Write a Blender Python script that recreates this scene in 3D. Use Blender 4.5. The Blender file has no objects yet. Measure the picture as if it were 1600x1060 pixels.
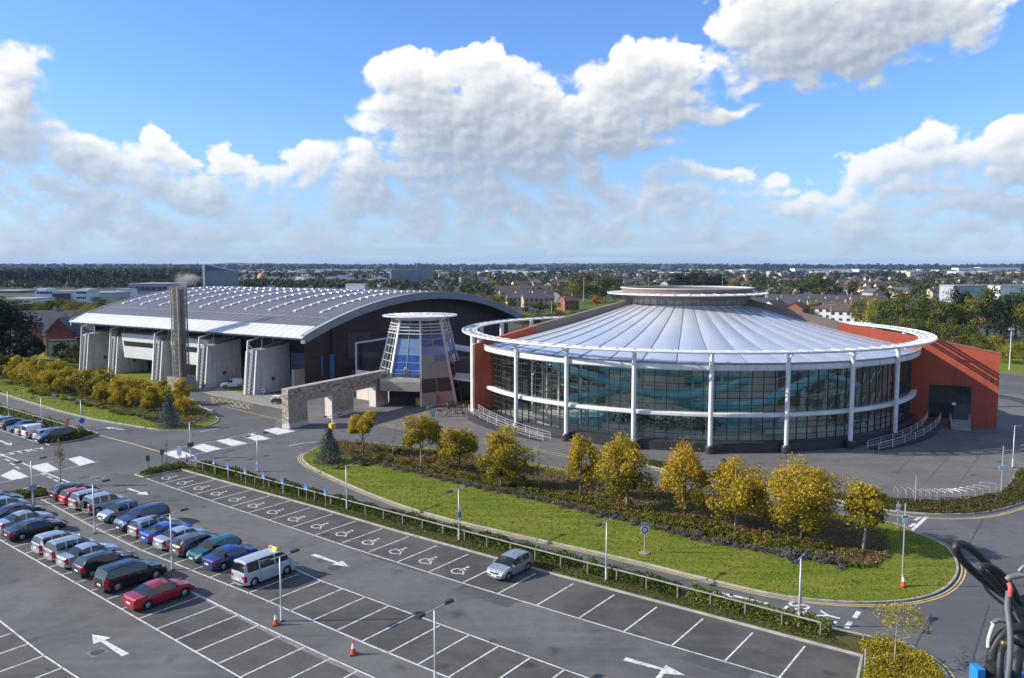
import bpy, bmesh, math, random
import numpy as np
from mathutils import Vector, Matrix, noise as mnoise
random.seed(7); np.random.seed(7)
rad = math.radians
SC = bpy.context.scene
COL = SC.collection

# ------------------------------------------------------------------ camera, sky, sun, exposure
CAM_H, FPX, PITCH = 23.53, 1248.0, rad(5.217)
cam = bpy.data.cameras.new('camera'); camo = bpy.data.objects.new('camera', cam); COL.objects.link(camo)
cam.sensor_width = 36.0; cam.lens = 36.0 * FPX / 1600.0
cam.clip_start = 0.1; cam.clip_end = 40000.0
camo.location = (0, 0, CAM_H); camo.rotation_euler = (rad(90) - PITCH, 0, 0)
SC.camera = camo
SUN_EL, SUN_AZ = rad(28.5), rad(182.0)          # azimuth measured from +X: the sun stands off to the side (-X)
sund = bpy.data.lights.new('sun', 'SUN'); suno = bpy.data.objects.new('sun', sund); COL.objects.link(suno)
sund.energy = 5.0; sund.angle = rad(0.5); sund.color = (1.0, 0.93, 0.82)
sdir = Vector((math.cos(SUN_EL) * math.cos(SUN_AZ), math.cos(SUN_EL) * math.sin(SUN_AZ), math.sin(SUN_EL)))
suno.rotation_euler = sdir.to_track_quat('Z', 'Y').to_euler()
suno.location = (-60, 0, 60)
SC.view_settings.view_transform = 'Standard'
try: SC.view_settings.look = 'None'
except Exception: pass
SC.view_settings.exposure = 0.42; SC.view_settings.gamma = 1.0; SC.view_settings.use_curve_mapping = False
SC.cycles.max_bounces = 8; SC.cycles.transparent_max_bounces = 16

def ground_at(px, py, z=0.0):
    """the point of the level z that the photograph shows at pixel (px, py): a survey of the site"""
    x = (px - 800) / FPX; y = (py - 530) / FPX
    cp, sp = math.cos(PITCH), math.sin(PITCH)
    dy = cp - y * sp; dz = -y * cp - sp
    t = (z - CAM_H) / dz
    return (x * t, dy * t)
def G3(px, py, z=0.0):
    p = ground_at(px, py, z); return Vector((p[0], p[1], z))
def px_dir(px, py):
    x = (px - 800) / FPX; y = (py - 530) / FPX
    cp, sp = math.cos(PITCH), math.sin(PITCH)
    d = Vector((x, cp - y * sp, -y * cp - sp)).normalized()
    return math.atan2(d.x, d.y), math.asin(d.z)
TH = rad(-36.9)
U = Vector((math.cos(TH), math.sin(TH), 0)); NN = Vector((-math.sin(TH), math.cos(TH), 0))
def AB(a, b, z=0.0):                            # car park grid: a along the bays, b across them
    v = U * a + NN * b; return Vector((v.x, v.y, z))

class NT:
    """tiny helper that adds nodes to a tree"""
    def __init__(s, tree): s.t = tree
    def add(s, typ, ins=None, **props):
        n = s.t.nodes.new(typ)
        for k, v in props.items(): setattr(n, k, v)
        for k, v in (ins or {}).items():
            if isinstance(v, bpy.types.NodeSocket): s.t.links.new(v, n.inputs[k])
            else: n.inputs[k].default_value = v
        return n
    def m(s, op, a, b=0.0, c=None, clamp=False):
        ins = {0: a, 1: b}
        if c is not None: ins[2] = c
        return s.add('ShaderNodeMath', ins, operation=op, use_clamp=clamp).outputs[0]
    def vm(s, op, a, b=(0, 0, 0)):
        n = s.add('ShaderNodeVectorMath', {0: a, 1: b}, operation=op)
        return n.outputs['Value'] if op in ('LENGTH', 'DOT_PRODUCT') else n.outputs[0]
    def noise(s, vec, scale, detail=4.0, rough=0.55, dist=0.0):
        return s.add('ShaderNodeTexNoise', {'Vector': vec, 'Scale': scale, 'Detail': detail, 'Roughness': rough, 'Distortion': dist}).outputs[0]
    def ramp(s, fac, stops, interp='LINEAR'):
        n = s.add('ShaderNodeValToRGB', {0: fac}); cr = n.color_ramp; cr.interpolation = interp
        while len(cr.elements) < len(stops): cr.elements.new(0.5)
        for e, (p, c) in zip(cr.elements, stops):
            e.position = p; e.color = tuple(c) + (1,) if len(c) == 3 else c
        return n.outputs[0]
    def mix(s, fac, a, b, mode='MIX'):
        n = s.add('ShaderNodeMix', data_type='RGBA', blend_type=mode)
        for i, v in ((0, fac), (6, a), (7, b)):
            if isinstance(v, bpy.types.NodeSocket): s.t.links.new(v, n.inputs[i])
            else: n.inputs[i].default_value = (tuple(v) + (1,)) if (i and len(v) == 3) else v
        return n.outputs[2]
    def smooth(s, x, a, b):
        return s.add('ShaderNodeMapRange', {0: x, 1: a, 2: b, 3: 0.0, 4: 1.0}, interpolation_type='SMOOTHSTEP').outputs[0]

# --- sky with cumulus: clouds are a procedural layer of the sky, placed by direction
W = bpy.data.worlds.new('World'); SC.world = W; W.use_nodes = True
wt = W.node_tree; wt.nodes.clear(); w = NT(wt)
sky = w.add('ShaderNodeTexSky', sky_type='NISHITA')
sky.sun_disc = False; sky.sun_elevation = SUN_EL; sky.sun_rotation = rad(90) - SUN_AZ
sky.altitude = 100; sky.air_density = 1.15; sky.dust_density = 0.6; sky.ozone_density = 2.2
BLOBS = [  # px, py, half width, half height in photograph pixels
 (640,150,70,48),(750,135,80,50),(700,180,110,55),(820,170,60,60),(860,215,120,60),(1000,120,85,52),(940,175,70,40),(1045,165,55,35),(960,215,95,38),(1110,178,50,15),
 (720,240,110,45),(800,280,130,40),(650,280,110,40),(560,275,90,48),(500,285,70,42),(880,275,60,30),(740,320,120,25),
 (1230,40,95,72),(1330,30,150,72),(1290,85,85,45),(1440,10,110,42),(1190,60,70,45),(1160,120,22,14),(1180,105,26,16),
 (10,140,42,60),(25,230,55,60),(90,270,85,45),(30,300,90,35),(150,260,45,30),
 (230,265,58,40),(350,260,45,42),(330,300,110,42),(440,300,75,40),(250,320,80,38),(400,350,140,32),(480,340,90,30),(180,345,90,28),(60,360,70,40),(20,390,60,30),
 (1480,270,95,42),(1570,250,75,48),(1410,285,70,32),(1600,290,80,45),(1550,320,65,24),
 (1060,290,70,28),(1155,290,32,24),(1000,320,95,30),(1110,325,110,28),(1230,325,100,30),(1330,335,110,26),(1420,330,90,24),(880,335,100,26),(820,350,90,18),
 (930,370,150,20),(1120,365,170,18),(1300,370,170,20),(1480,365,140,22),(1590,360,90,26),(650,360,130,20),(540,380,130,16),(300,390,150,16)]
# the cloud layer is computed here, as light transport through a thickness field over the whole sky, and laid over the Sky Texture by direction
def cloud_layer(Wd=4096, Hd=1024):
    rng = np.random.default_rng(11); f4 = np.float32
    az = ((np.arange(Wd, dtype=f4) + .5) / Wd * 2 - 1) * np.pi; el = (np.arange(Hd, dtype=f4) + .5) / Hd * (np.pi / 2)
    def perlin(cx, cy):
        """gradient noise with cx cells round the sky and cy cells up to the zenith"""
        x = (np.arange(Wd, dtype=f4) + .5) / Wd * cx; y = (np.arange(Hd, dtype=f4) + .5) / Hd * cy
        a = rng.uniform(0, 2*np.pi, (cy + 2, cx)).astype(f4); gx, gy = np.cos(a), np.sin(a)
        xi = x.astype(int); yi = y.astype(int); xf = (x - xi)[None, :]; yf = (y - yi)[:, None]
        sx = xf*xf*xf*(xf*(xf*6-15)+10); sy = yf*yf*yf*(yf*(yf*6-15)+10); x1 = (xi + 1) % cx; xi = xi % cx
        def c(jy, jx, ox, oy): return gx[jy][:, jx] * (xf - ox) + gy[jy][:, jx] * (yf - oy)
        n0 = c(yi, xi, 0, 0); n0 += sx * (c(yi, x1, 1, 0) - n0); n1 = c(yi+1, xi, 0, 1); n1 += sx * (c(yi+1, x1, 1, 1) - n1)
        return (n0 + sy * (n1 - n0)) * 1.5
    def fbm(cx, cy, octs, gain=.52, billow=False):
        o = np.zeros((Hd, Wd), f4); a = 1.0; s = 0.0
        for k in range(octs):
            if cx > Wd / 3 or cy > Hd / 2: break
            p = perlin(cx, cy); o += a * ((np.abs(p) * 2 - .6) if billow else p); s += a; a *= gain; cx *= 2; cy *= 2
        return o / s
    F = np.full((Hd, Wd), -3.0, f4); A, E = np.meshgrid(az, el)
    w1 = fbm(64, 20, 3); w2 = fbm(64, 20, 3); Aw = A + w1 * .05; Ew = E + w2 * .035
    for (bx, by, rx, ry) in BLOBS:
        a0, e0 = px_dir(bx, by); k = FPX / 1.18
        f = 1 - np.sqrt(((Aw - a0) * (k / rx))**2 + ((Ew - e0) * (k / ry))**2)
        h = np.clip(.25 - np.abs(F - f), 0, None) / .25
        F = np.maximum(F, f) + h * h * .25 * .25
    far = fbm(22, 9, 3) * 5.0 - .55                                     # outside the photograph: the same scattered cumulus goes on
    sm = lambda x, a, b: (lambda t: t*t*(3-2*t))(np.clip((x - a) / (b - a), 0, 1))
    outm = np.maximum(sm(np.abs(A), .66, .85), sm(E, .40, .54))
    F = np.maximum(F, far + (outm - 1) * 6)
    low_far = fbm(60, 60, 4) * 2.6 - .25 - np.abs(E - .05) * 14        # flat banks low over the horizon, all the way round
    F = np.maximum(F, low_far)
    puff = fbm(84, 30, 6, .56, True); fine = fbm(150, 52, 5, .6)
    cap = .52 - .27 * sm(.17 - E, 0, .09); F = np.where(F > cap - .25, cap - .25 + .25 * np.tanh((F - cap + .25) / .25), F)
    D = F * 1.6 + puff * .78 + fine * .44 + .03
    T = np.clip(D, 0, 1.6)
    soft = .16 + .34 * sm(fbm(40, 14, 2), -.2, .4)
    alpha = sm(D, -.04, soft)
    def shift(X, dx, dy):
        Y = np.roll(X, -dx, axis=1)
        if dy > 0: Y = np.concatenate([Y[dy:], np.repeat(Y[-1:], dy, 0)], 0)
        elif dy < 0: Y = np.concatenate([np.repeat(Y[:1], -dy, 0), Y[:dy]], 0)
        return Y
    od = np.zeros_like(T); up = np.zeros_like(T)
    Ts = np.clip(F * 1.6 + puff * .20 + .14, 0, 1.1)
    for k, s in enumerate((3, 7, 12, 18, 25, 33, 42, 52, 64)): od += shift(Ts, -int(s * .8), int(s * .7)); up += shift(Ts, 0, int(s * .9))
    low = np.clip(1 - E / .16, 0, 1); kk_ = 1 + 1.6 * low
    litf = np.exp(-.21 * kk_ * np.clip(od - .9, 0, None)); amb = np.exp(-.20 * kk_ * np.clip(up - .5, 0, None))
    grad = T - shift(T, -4, 4)
    L = .17 + .44 * litf + .40 * amb + np.clip(grad, -.35, .5) * .34
    alpha = sm(D, -.04, soft + .35 * (1 - amb))
    L = np.clip(L + fine * .05, 0, 1.05)
    L = np.clip((L - .5) * 1.06 + .52, 0, 1.02)
    st = np.array([0.0, .28, .5, .72, .95]); C = np.array([[2.7, 3.3, 4.3], [3.6, 4.2, 5.2], [5.2, 5.7, 6.4], [7.2, 7.5, 7.8], [8.8, 8.8, 8.7]])
    low = np.clip(1 - E / .16, 0, 1)
    rgb = [np.interp(L, st, C[:, i]).astype(f4) for i in range(3)]
    for i, hz in enumerate((4.9, 6.0, 7.2)): rgb[i] += (hz - rgb[i]) * (low * .45)
    alpha = alpha * (1 - .25 * low)
    streak = sm(fbm(40, 200, 4), -.25, .45) * np.clip(1 - E / .10, 0, 1) * .40     # thin veil near the horizon
    out = np.empty((Hd, Wd, 4), f4)
    a2 = alpha + streak * (1 - alpha)
    for i, vc in enumerate((6.2, 6.8, 7.3)): out[..., i] = (rgb[i] * alpha + vc * streak * (1 - alpha)) / np.maximum(a2, 1e-4)
    out[..., 3] = a2
    img = bpy.data.images.new('cloud_layer', Wd, Hd, alpha=True, float_buffer=True)
    img.colorspace_settings.name = 'Linear Rec.709'; img.alpha_mode = 'CHANNEL_PACKED'
    img.pixels.foreach_set(out.ravel()); img.update()
    return img
tc = w.add('ShaderNodeTexCoord'); sp_ = w.add('ShaderNodeSeparateXYZ', {0: tc.outputs['Generated']})
az_ = w.m('ARCTAN2', sp_.outputs[0], sp_.outputs[1]); el_ = w.m('MAXIMUM', w.m('ARCSINE', sp_.outputs[2]), 0.001)
uvw = w.add('ShaderNodeCombineXYZ', {0: w.m('MULTIPLY_ADD', az_, 1 / (2*math.pi), .5), 1: w.m('MULTIPLY', el_, 2 / math.pi)}).outputs[0]
it = w.add('ShaderNodeTexImage', {0: uvw}, interpolation='Linear', extension='EXTEND'); it.image = cloud_layer()
low = w.m('SUBTRACT', 1.0, w.smooth(el_, 0.0, 0.20))
skyv = w.mix(1.0, sky.outputs[0], (.86, 1.20, 1.84), 'MULTIPLY')
skyv = w.mix(w.m('MULTIPLY', low, 0.45), skyv, (3.6, 5.5, 8.4))
allc = w.mix(it.outputs[1], skyv, it.outputs[0])
bg = w.add('ShaderNodeBackground', {'Color': allc, 'Strength': 0.088})
wo = w.add('ShaderNodeOutputWorld', {'Surface': bg.outputs[0]})
W.cycles.sampling_method = 'MANUAL'; W.cycles.sample_map_resolution = 512
SC.cycles.use_adaptive_sampling = True; SC.cycles.adaptive_threshold = 0.012; SC.cycles.adaptive_min_samples = 24
SC.cycles.use_denoising = True; SC.cycles.time_limit = 1100

# ------------------------------------------------------------------ materials
MATS = {}
def mat(name, col, rough=0.7, var=0.0, scale=1.0, col2=None, metal=0.0, spec=0.5, bump=0.0, bscale=40.0, coat=0.0, emit=None, island=0.0, coord='pos', contrast=(.35, .65), streak=0.0):
    if name in MATS: return MATS[name]
    m = bpy.data.materials.new(name); m.use_nodes = True; t = m.node_tree; n = NT(t)
    b = t.nodes['Principled BSDF']
    b.inputs['Base Color'].default_value = tuple(col) + (1,)
    b.inputs['Roughness'].default_value = rough; b.inputs['Metallic'].default_value = metal
    b.inputs['Specular IOR Level'].default_value = spec; b.inputs['Coat Weight'].default_value = coat
    if coord == 'pos': vec = n.add('ShaderNodeNewGeometry').outputs['Position']
    else: vec = n.add('ShaderNodeTexCoord').outputs['Object']
    c = None
    if col2 is not None or var > 0:
        c2 = col2 if col2 is not None else tuple(x * (1 - var) for x in col)
        f = n.noise(vec, scale, 6.0, 0.6); f = n.smooth(f, *contrast)
        c = n.mix(f, col, c2)
    if island > 0:
        r = n.add('ShaderNodeNewGeometry').outputs['Random Per Island']
        k = n.m('ADD', n.m('MULTIPLY', r, 2 * island), 1 - island)
        src = c if c is not None else tuple(col)
        kk = n.add('ShaderNodeCombineXYZ', {0: k, 1: k, 2: k}).outputs[0]
        c = n.mix(1.0, src, kk, 'MULTIPLY')
    if streak > 0:
        sv = n.add('ShaderNodeMapping', {'Vector': vec, 'Scale': (1.0, 1.0, .07)}).outputs[0]
        k = n.m('SUBTRACT', 1.0, n.m('MULTIPLY', n.smooth(n.noise(sv, 1.6, 5.0, .65), .45, .75), streak)); kk = n.add('ShaderNodeCombineXYZ', {0: k, 1: k, 2: k}).outputs[0]
        c = n.mix(1.0, c if c is not None else tuple(col), kk, 'MULTIPLY')
    if c is not None: t.links.new(c, b.inputs['Base Color'])
    if bump > 0:
        h = n.noise(vec, bscale, 3.0, .6)
        bp = n.add('ShaderNodeBump', {'Height': h, 'Strength': bump, 'Distance': 0.02})
        t.links.new(bp.outputs[0], b.inputs['Normal'])
    if emit: b.inputs['Emission Color'].default_value = tuple(emit[:3]) + (1,); b.inputs['Emission Strength'].default_value = emit[3]
    MATS[name] = m; return m

def leaf_mat(name, stops, transl=0.35, zgrad=0.0):
    if name in MATS: return MATS[name]
    m = bpy.data.materials.new(name); m.use_nodes = True; t = m.node_tree; t.nodes.clear(); n = NT(t)
    ge = n.add('ShaderNodeNewGeometry'); r = ge.outputs['Random Per Island']
    oi = n.add('ShaderNodeObjectInfo').outputs['Random']
    f = n.m('ADD', n.m('MULTIPLY', r, 0.62), n.m('MULTIPLY', n.noise(ge.outputs['Position'], 0.55, 3.0), 0.5))
    f = n.m('ADD', f, n.m('MULTIPLY', n.m('SUBTRACT', oi, .5), 0.34))
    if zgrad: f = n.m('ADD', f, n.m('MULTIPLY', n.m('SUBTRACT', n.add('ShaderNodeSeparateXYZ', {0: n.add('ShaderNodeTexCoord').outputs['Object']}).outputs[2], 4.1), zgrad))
    f = n.m('SUBTRACT', f, 0.06, clamp=True)
    c = n.ramp(f, stops)
    d = n.add('ShaderNodeBsdfDiffuse', {'Color': c}); tr = n.add('ShaderNodeBsdfTranslucent', {'Color': c})
    gl = n.add('ShaderNodeBsdfGlossy', {'Color': (1, 1, 1, 1), 'Roughness': 0.5})
    mx = n.add('ShaderNodeMixShader', {0: transl, 1: d.outputs[0], 2: tr.outputs[0]})
    m2 = n.add('ShaderNodeMixShader', {0: 0.012, 1: mx.outputs[0], 2: gl.outputs[0]})
    n.add('ShaderNodeOutputMaterial', {'Surface': m2.outputs[0]})
    MATS[name] = m; return m

def glass_mat(name, tint=(.86, .93, .91), refl=0.08, rough=0.02, dark=0.0):
    """thin architectural glass: fresnel reflection over tinted transparency"""
    if name in MATS: return MATS[name]
    m = bpy.data.materials.new(name); m.use_nodes = True; t = m.node_tree; t.nodes.clear(); n = NT(t)
    fr = n.add('ShaderNodeFresnel', {'IOR': 1.5}); k = n.m('ADD', n.m('MULTIPLY', fr.outputs[0], 1.5), refl, clamp=True)
    tr = n.add('ShaderNodeBsdfTransparent', {'Color': tuple(tint) + (1,)})
    df = n.add('ShaderNodeBsdfDiffuse', {'Color': (.03, .045, .05, 1)})
    base = n.add('ShaderNodeMixShader', {0: dark, 1: tr.outputs[0], 2: df.outputs[0]})
    gl = n.add('ShaderNodeBsdfGlossy', {'Color': (.95, .97, 1, 1), 'Roughness': rough})
    mx = n.add('ShaderNodeMixShader', {0: k, 1: base.outputs[0], 2: gl.outputs[0]})
    n.add('ShaderNodeOutputMaterial', {'Surface': mx.outputs[0]})
    MATS[name] = m; return m

# ------------------------------------------------------------------ mesh building
class MB:
    def __init__(s): s.v = []; s.f = []; s.mi = []
    def add(s, vs, fs, mi=0, M=None):
        o = len(s.v)
        s.v.extend([tuple(M @ Vector(p)) if M is not None else tuple(p) for p in vs])
        s.f.extend([tuple(i + o for i in f) for f in fs]); s.mi.extend([mi] * len(fs)); return s
    def box(s, c, d, rz=0.0, mi=0, M=None):
        x, y, z = d[0] / 2, d[1] / 2, d[2] / 2
        R = Matrix.Translation(c) @ Matrix.Rotation(rz, 4, 'Z')
        if M is not None: R = M @ R
        vs = [(-x,-y,-z),(x,-y,-z),(x,y,-z),(-x,y,-z),(-x,-y,z),(x,-y,z),(x,y,z),(-x,y,z)]
        return s.add(vs, [(0,3,2,1),(4,5,6,7),(0,1,5,4),(1,2,6,5),(2,3,7,6),(3,0,4,7)], mi, R)
    def beam(s, a, b, wdt, hgt=None, mi=0):
        """box of section wdt x hgt from a to b"""
        a = Vector(a); b = Vector(b); hgt = hgt or wdt
        d = b - a; L = d.length
        if L < 1e-6: return s
        q = d.to_track_quat('X', 'Z').to_matrix().to_4x4()
        return s.box((L / 2, 0, 0), (L, wdt, hgt), 0, mi, Matrix.Translation(a) @ q)
    def tube(s, pts, r, n=8, mi=0, cap=True, closed=False):
        pts = [Vector(p) for p in pts]; k = len(pts)
        rs = list(r) if hasattr(r, '__len__') else [r] * k
        o = len(s.v); ref = None
        for i, p in enumerate(pts):
            if closed: t = pts[(i + 1) % k] - pts[i - 1]
            else: t = pts[min(i + 1, k - 1)] - pts[max(i - 1, 0)]
            t.normalize()
            if ref is None:
                ref = Vector((0, 0, 1)) if abs(t.z) < .9 else Vector((1, 0, 0))
            a = (ref - t * ref.dot(t)).normalized(); b = t.cross(a); ref = a
            for j in range(n):
                th = 2 * math.pi * j / n
                s.v.append(tuple(p + (a * math.cos(th) + b * math.sin(th)) * rs[i]))
        for i in range(k if closed else k - 1):
            i2 = (i + 1) % k
            for j in range(n):
                j2 = (j + 1) % n
                s.f.append((o + i*n + j, o + i2*n + j, o + i2*n + j2, o + i*n + j2)); s.mi.append(mi)
        if cap and not closed:
            s.f.append(tuple(o + j for j in range(n))); s.mi.append(mi)
            s.f.append(tuple(o + (k-1)*n + j for j in reversed(range(n)))); s.mi.append(mi)
        return s
    def cyl(s, c, r, h, n=16, mi=0, r2=None):
        c = Vector(c); return s.tube([c, c + Vector((0, 0, h))], [r, r if r2 is None else r2], n, mi)
    def lathe(s, prof, n=24, c=(0, 0, 0), mi=0, a0=0.0, a1=2*math.pi):
        full = abs(a1 - a0 - 2 * math.pi) < 1e-6; o = len(s.v); k = len(prof); m = n if full else n + 1
        for i in range(m):
            th = a0 + (a1 - a0) * i / n
            for (r, z) in prof: s.v.append((c[0] + r * math.cos(th), c[1] + r * math.sin(th), c[2] + z))
        for i in range(n):
            i2 = (i + 1) % m
            for j in range(k - 1):
                s.f.append((o+i*k+j, o+i2*k+j, o+i2*k+j+1, o+i*k+j+1)); s.mi.append(mi)
        return s
    def prism(s, poly, z0, z1, mi=0):
        """vertical extrusion of a flat outline [(x, y)]"""
        n = len(poly); area = sum(poly[i][0]*poly[(i+1)%n][1] - poly[(i+1)%n][0]*poly[i][1] for i in range(n))
        if area < 0: poly = poly[::-1]
        vs = [(p[0], p[1], z0) for p in poly] + [(p[0], p[1], z1) for p in poly]
        fs = [tuple(reversed(range(n))), tuple(range(n, 2*n))] + [(i, (i+1)%n, n+(i+1)%n, n+i) for i in range(n)]
        return s.add(vs, fs, mi)
    def sheet(s, poly, z, mi=0):
        n = len(poly); area = sum(poly[i][0]*poly[(i+1)%n][1] - poly[(i+1)%n][0]*poly[i][1] for i in range(n))
        if area < 0: poly = poly[::-1]
        return s.add([(p[0], p[1], z) for p in poly], [tuple(range(n))], mi)
    def strip(s, pts, wdt, z, mi=0):
        """flat ribbon along a polyline"""
        P = [Vector((p[0], p[1], 0)) for p in pts]; o = len(s.v)
        for i, p in enumerate(P):
            t = (P[min(i+1, len(P)-1)] - P[max(i-1, 0)]).normalized(); q = Vector((-t.y, t.x, 0)) * wdt / 2
            s.v.append((p.x+q.x, p.y+q.y, z)); s.v.append((p.x-q.x, p.y-q.y, z))
        for i in range(len(P)-1):
            s.f.append((o+2*i, o+2*i+1, o+2*i+3, o+2*i+2)); s.mi.append(mi)
        return s
    def wallstrip(s, pts, wdt, z0, z1, mi=0):
        """kerb: a ribbon with height"""
        P = [Vector((p[0], p[1], 0)) for p in pts]; o = len(s.v)
        for i, p in enumerate(P):
            t = (P[min(i+1, len(P)-1)] - P[max(i-1, 0)]).normalized(); q = Vector((-t.y, t.x, 0)) * wdt / 2
            for (sg, z) in ((1, z0), (1, z1), (-1, z1), (-1, z0)): s.v.append((p.x+sg*q.x, p.y+sg*q.y, z))
        for i in range(len(P)-1):
            for j in range(3):
                s.f.append((o+4*i+j, o+4*i+4+j, o+4*i+5+j, o+4*i+j+1)[::-1]); s.mi.append(mi)
        e = len(s.v) - 4
        s.f.append((o, o+1, o+2, o+3)); s.mi.append(mi); s.f.append((e+3, e+2, e+1, e)); s.mi.append(mi)
        return s
    def mesh(s, name, mats, smooth=False, angle=None):
        me = bpy.data.meshes.new(name); me.from_pydata(s.v, [], s.f)
        for m in (mats if isinstance(mats, (list, tuple)) else [mats]): me.materials.append(m)
        if any(s.mi): me.polygons.foreach_set('material_index', s.mi)
        if smooth or angle:
            me.polygons.foreach_set('use_smooth', [True] * len(s.f))
        me.update()
        if angle: me.set_sharp_from_angle(angle=rad(angle))
        return me
    def build(s, name, mats, parent=None, smooth=False, angle=None, loc=None, rz=0.0):
        return link(name, s.mesh(name, mats, smooth, angle), parent, loc, rz)

def link(name, data, parent=None, loc=None, rz=0.0):
    o = bpy.data.objects.new(name, data); COL.objects.link(o)
    if parent is not None: o.parent = parent
    if loc is not None: o.location = loc
    if rz: o.rotation_euler = (0, 0, rz)
    return o
def tag(o, label=None, cat=None, group=None, kind=None):
    if label: o['label'] = label
    if cat: o['category'] = cat
    if group: o['group'] = group
    if kind: o['kind'] = kind
    return o
def thing(name, label, cat, loc=(0, 0, 0), rz=0.0, group=None):
    return tag(link(name, None, None, loc, rz), label, cat, group)
def struct(name, mb, m, **k): return tag(mb.build(name, m, **k), kind='structure')
def copy_tree(o, loc=None, rz=None, label=None, parent=None, sc=None):
    c = o.copy(); COL.objects.link(c)
    if parent is not None: c.parent = parent
    if loc is not None: c.location = loc
    if rz is not None: c.rotation_euler = (0, 0, rz)
    if sc is not None: c.scale = sc if hasattr(sc, '__len__') else (sc, sc, sc)
    if label: c['label'] = label
    for ch in o.children: copy_tree(ch, parent=c)
    return c
def quads_mesh(name, V, m, smooth=False):
    """V: (n, 4, 3) array of separate quads"""
    n = len(V); me = bpy.data.meshes.new(name)
    me.vertices.add(4*n); me.vertices.foreach_set('co', np.ascontiguousarray(V, dtype=np.float32).ravel())
    me.loops.add(4*n); me.loops.foreach_set('vertex_index', np.arange(4*n, dtype=np.int32))
    me.polygons.add(n); me.polygons.foreach_set('loop_start', np.arange(0, 4*n, 4, dtype=np.int32))
    for mm in (m if isinstance(m, (list, tuple)) else [m]): me.materials.append(mm)
    me.update(calc_edges=True); me.validate(); return me
def leaf_quads(P, Nrm, size, rng, aspect=0.7, up=0.0):
    """a small quad at each point, roughly facing its normal"""
    n = len(P); R = rng.normal(size=(n, 3))
    d = Nrm + R * 0.75; d /= np.linalg.norm(d, axis=1, keepdims=True) + 1e-9
    a = np.cross(d, rng.normal(size=(n, 3))); a /= np.linalg.norm(a, axis=1, keepdims=True) + 1e-9
    b = np.cross(d, a); s = size * rng.uniform(.6, 1.35, (n, 1))
    a = a * s / 2; b = b * s * aspect / 2
    return np.stack([P - a, P - b, P + a, P + b], 1)          # diamond leaf clump
# ------------------------------------------------------------------ ground, roads, car park, islands
def GP(*pts): return [ground_at(*p) for p in pts]
M_ground = mat('rough_ground', (.030, .045, .018), .95, col2=(.055, .055, .028), scale=.02, bump=.0)
def asphalt(name, c, c2, sc=.25, patch=(1, 1, 1)):
    if name in MATS: return MATS[name]
    m = bpy.data.materials.new(name); m.use_nodes = True; t = m.node_tree; n = NT(t); b = t.nodes['Principled BSDF']
    pos = n.add('ShaderNodeNewGeometry').outputs['Position']
    big = n.smooth(n.noise(pos, sc * .35, 5.0, .65, .6), .40, .60); med = n.noise(pos, sc * 5, 6.0, .65); fine = n.noise(pos, 14.0, 3.0, .7)
    # tyre-worn streaks along the driving direction and small oil stains
    uv = n.add('ShaderNodeMapping', {'Vector': pos, 'Rotation': (0, 0, -TH), 'Scale': (.05, 1.1, 1)}).outputs[0]
    stre = n.smooth(n.noise(uv, 1.0, 4.0, .6), .42, .72)
    vor = n.add('ShaderNodeTexVoronoi', {'Vector': pos, 'Scale': .33, 'Randomness': 1.0}).outputs['Distance']
    spot = n.m('MULTIPLY', n.m('SUBTRACT', 1.0, n.smooth(n.m('ADD', vor, n.m('MULTIPLY', med, .45)), .24, .46)), .62)
    col = n.mix(big, c, c2)
    col = n.mix(n.m('MULTIPLY', stre, .30), col, tuple(x * 1.28 for x in c2))
    col = n.mix(spot, col, tuple(x * .45 for x in c))
    k = n.m('ADD', n.m('MULTIPLY', med, .5), n.m('MULTIPLY', fine, .5)); k = n.m('ADD', k, .5)
    kk = n.add('ShaderNodeCombineXYZ', {0: k, 1: k, 2: k}).outputs[0]
    col = n.mix(1.0, col, kk, 'MULTIPLY')
    t.links.new(col, b.inputs['Base Color']); b.inputs['Roughness'].default_value = .88; b.inputs['Specular IOR Level'].default_value = .25
    bp = n.add('ShaderNodeBump', {'Height': fine, 'Strength': .25, 'Distance': .01}); t.links.new(bp.outputs[0], b.inputs['Normal'])
    MATS[name] = m; return m
M_lane = asphalt('worn_asphalt', (.100, .099, .095), (.140, .137, .130))
M_bay = asphalt('parking_bay_asphalt', (.068, .067, .061), (.100, .097, .086), .4)
M_road = asphalt('road_asphalt', (.098, .098, .098), (.126, .125, .123), .2)
M_fore = asphalt('forecourt_asphalt', (.125, .118, .112), (.155, .146, .138), .3)
M_white = mat('road_paint_white', (.68, .68, .66), .8, col2=(.30, .30, .29), scale=2.3, contrast=(.44, .72))
M_yellow = mat('road_paint_yellow', (.70, .52, .16), .75, col2=(.45, .35, .16), scale=1.4)
M_kerb = mat('kerb_concrete', (.42, .40, .35), .85, col2=(.30, .28, .24), scale=1.1)
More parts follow.
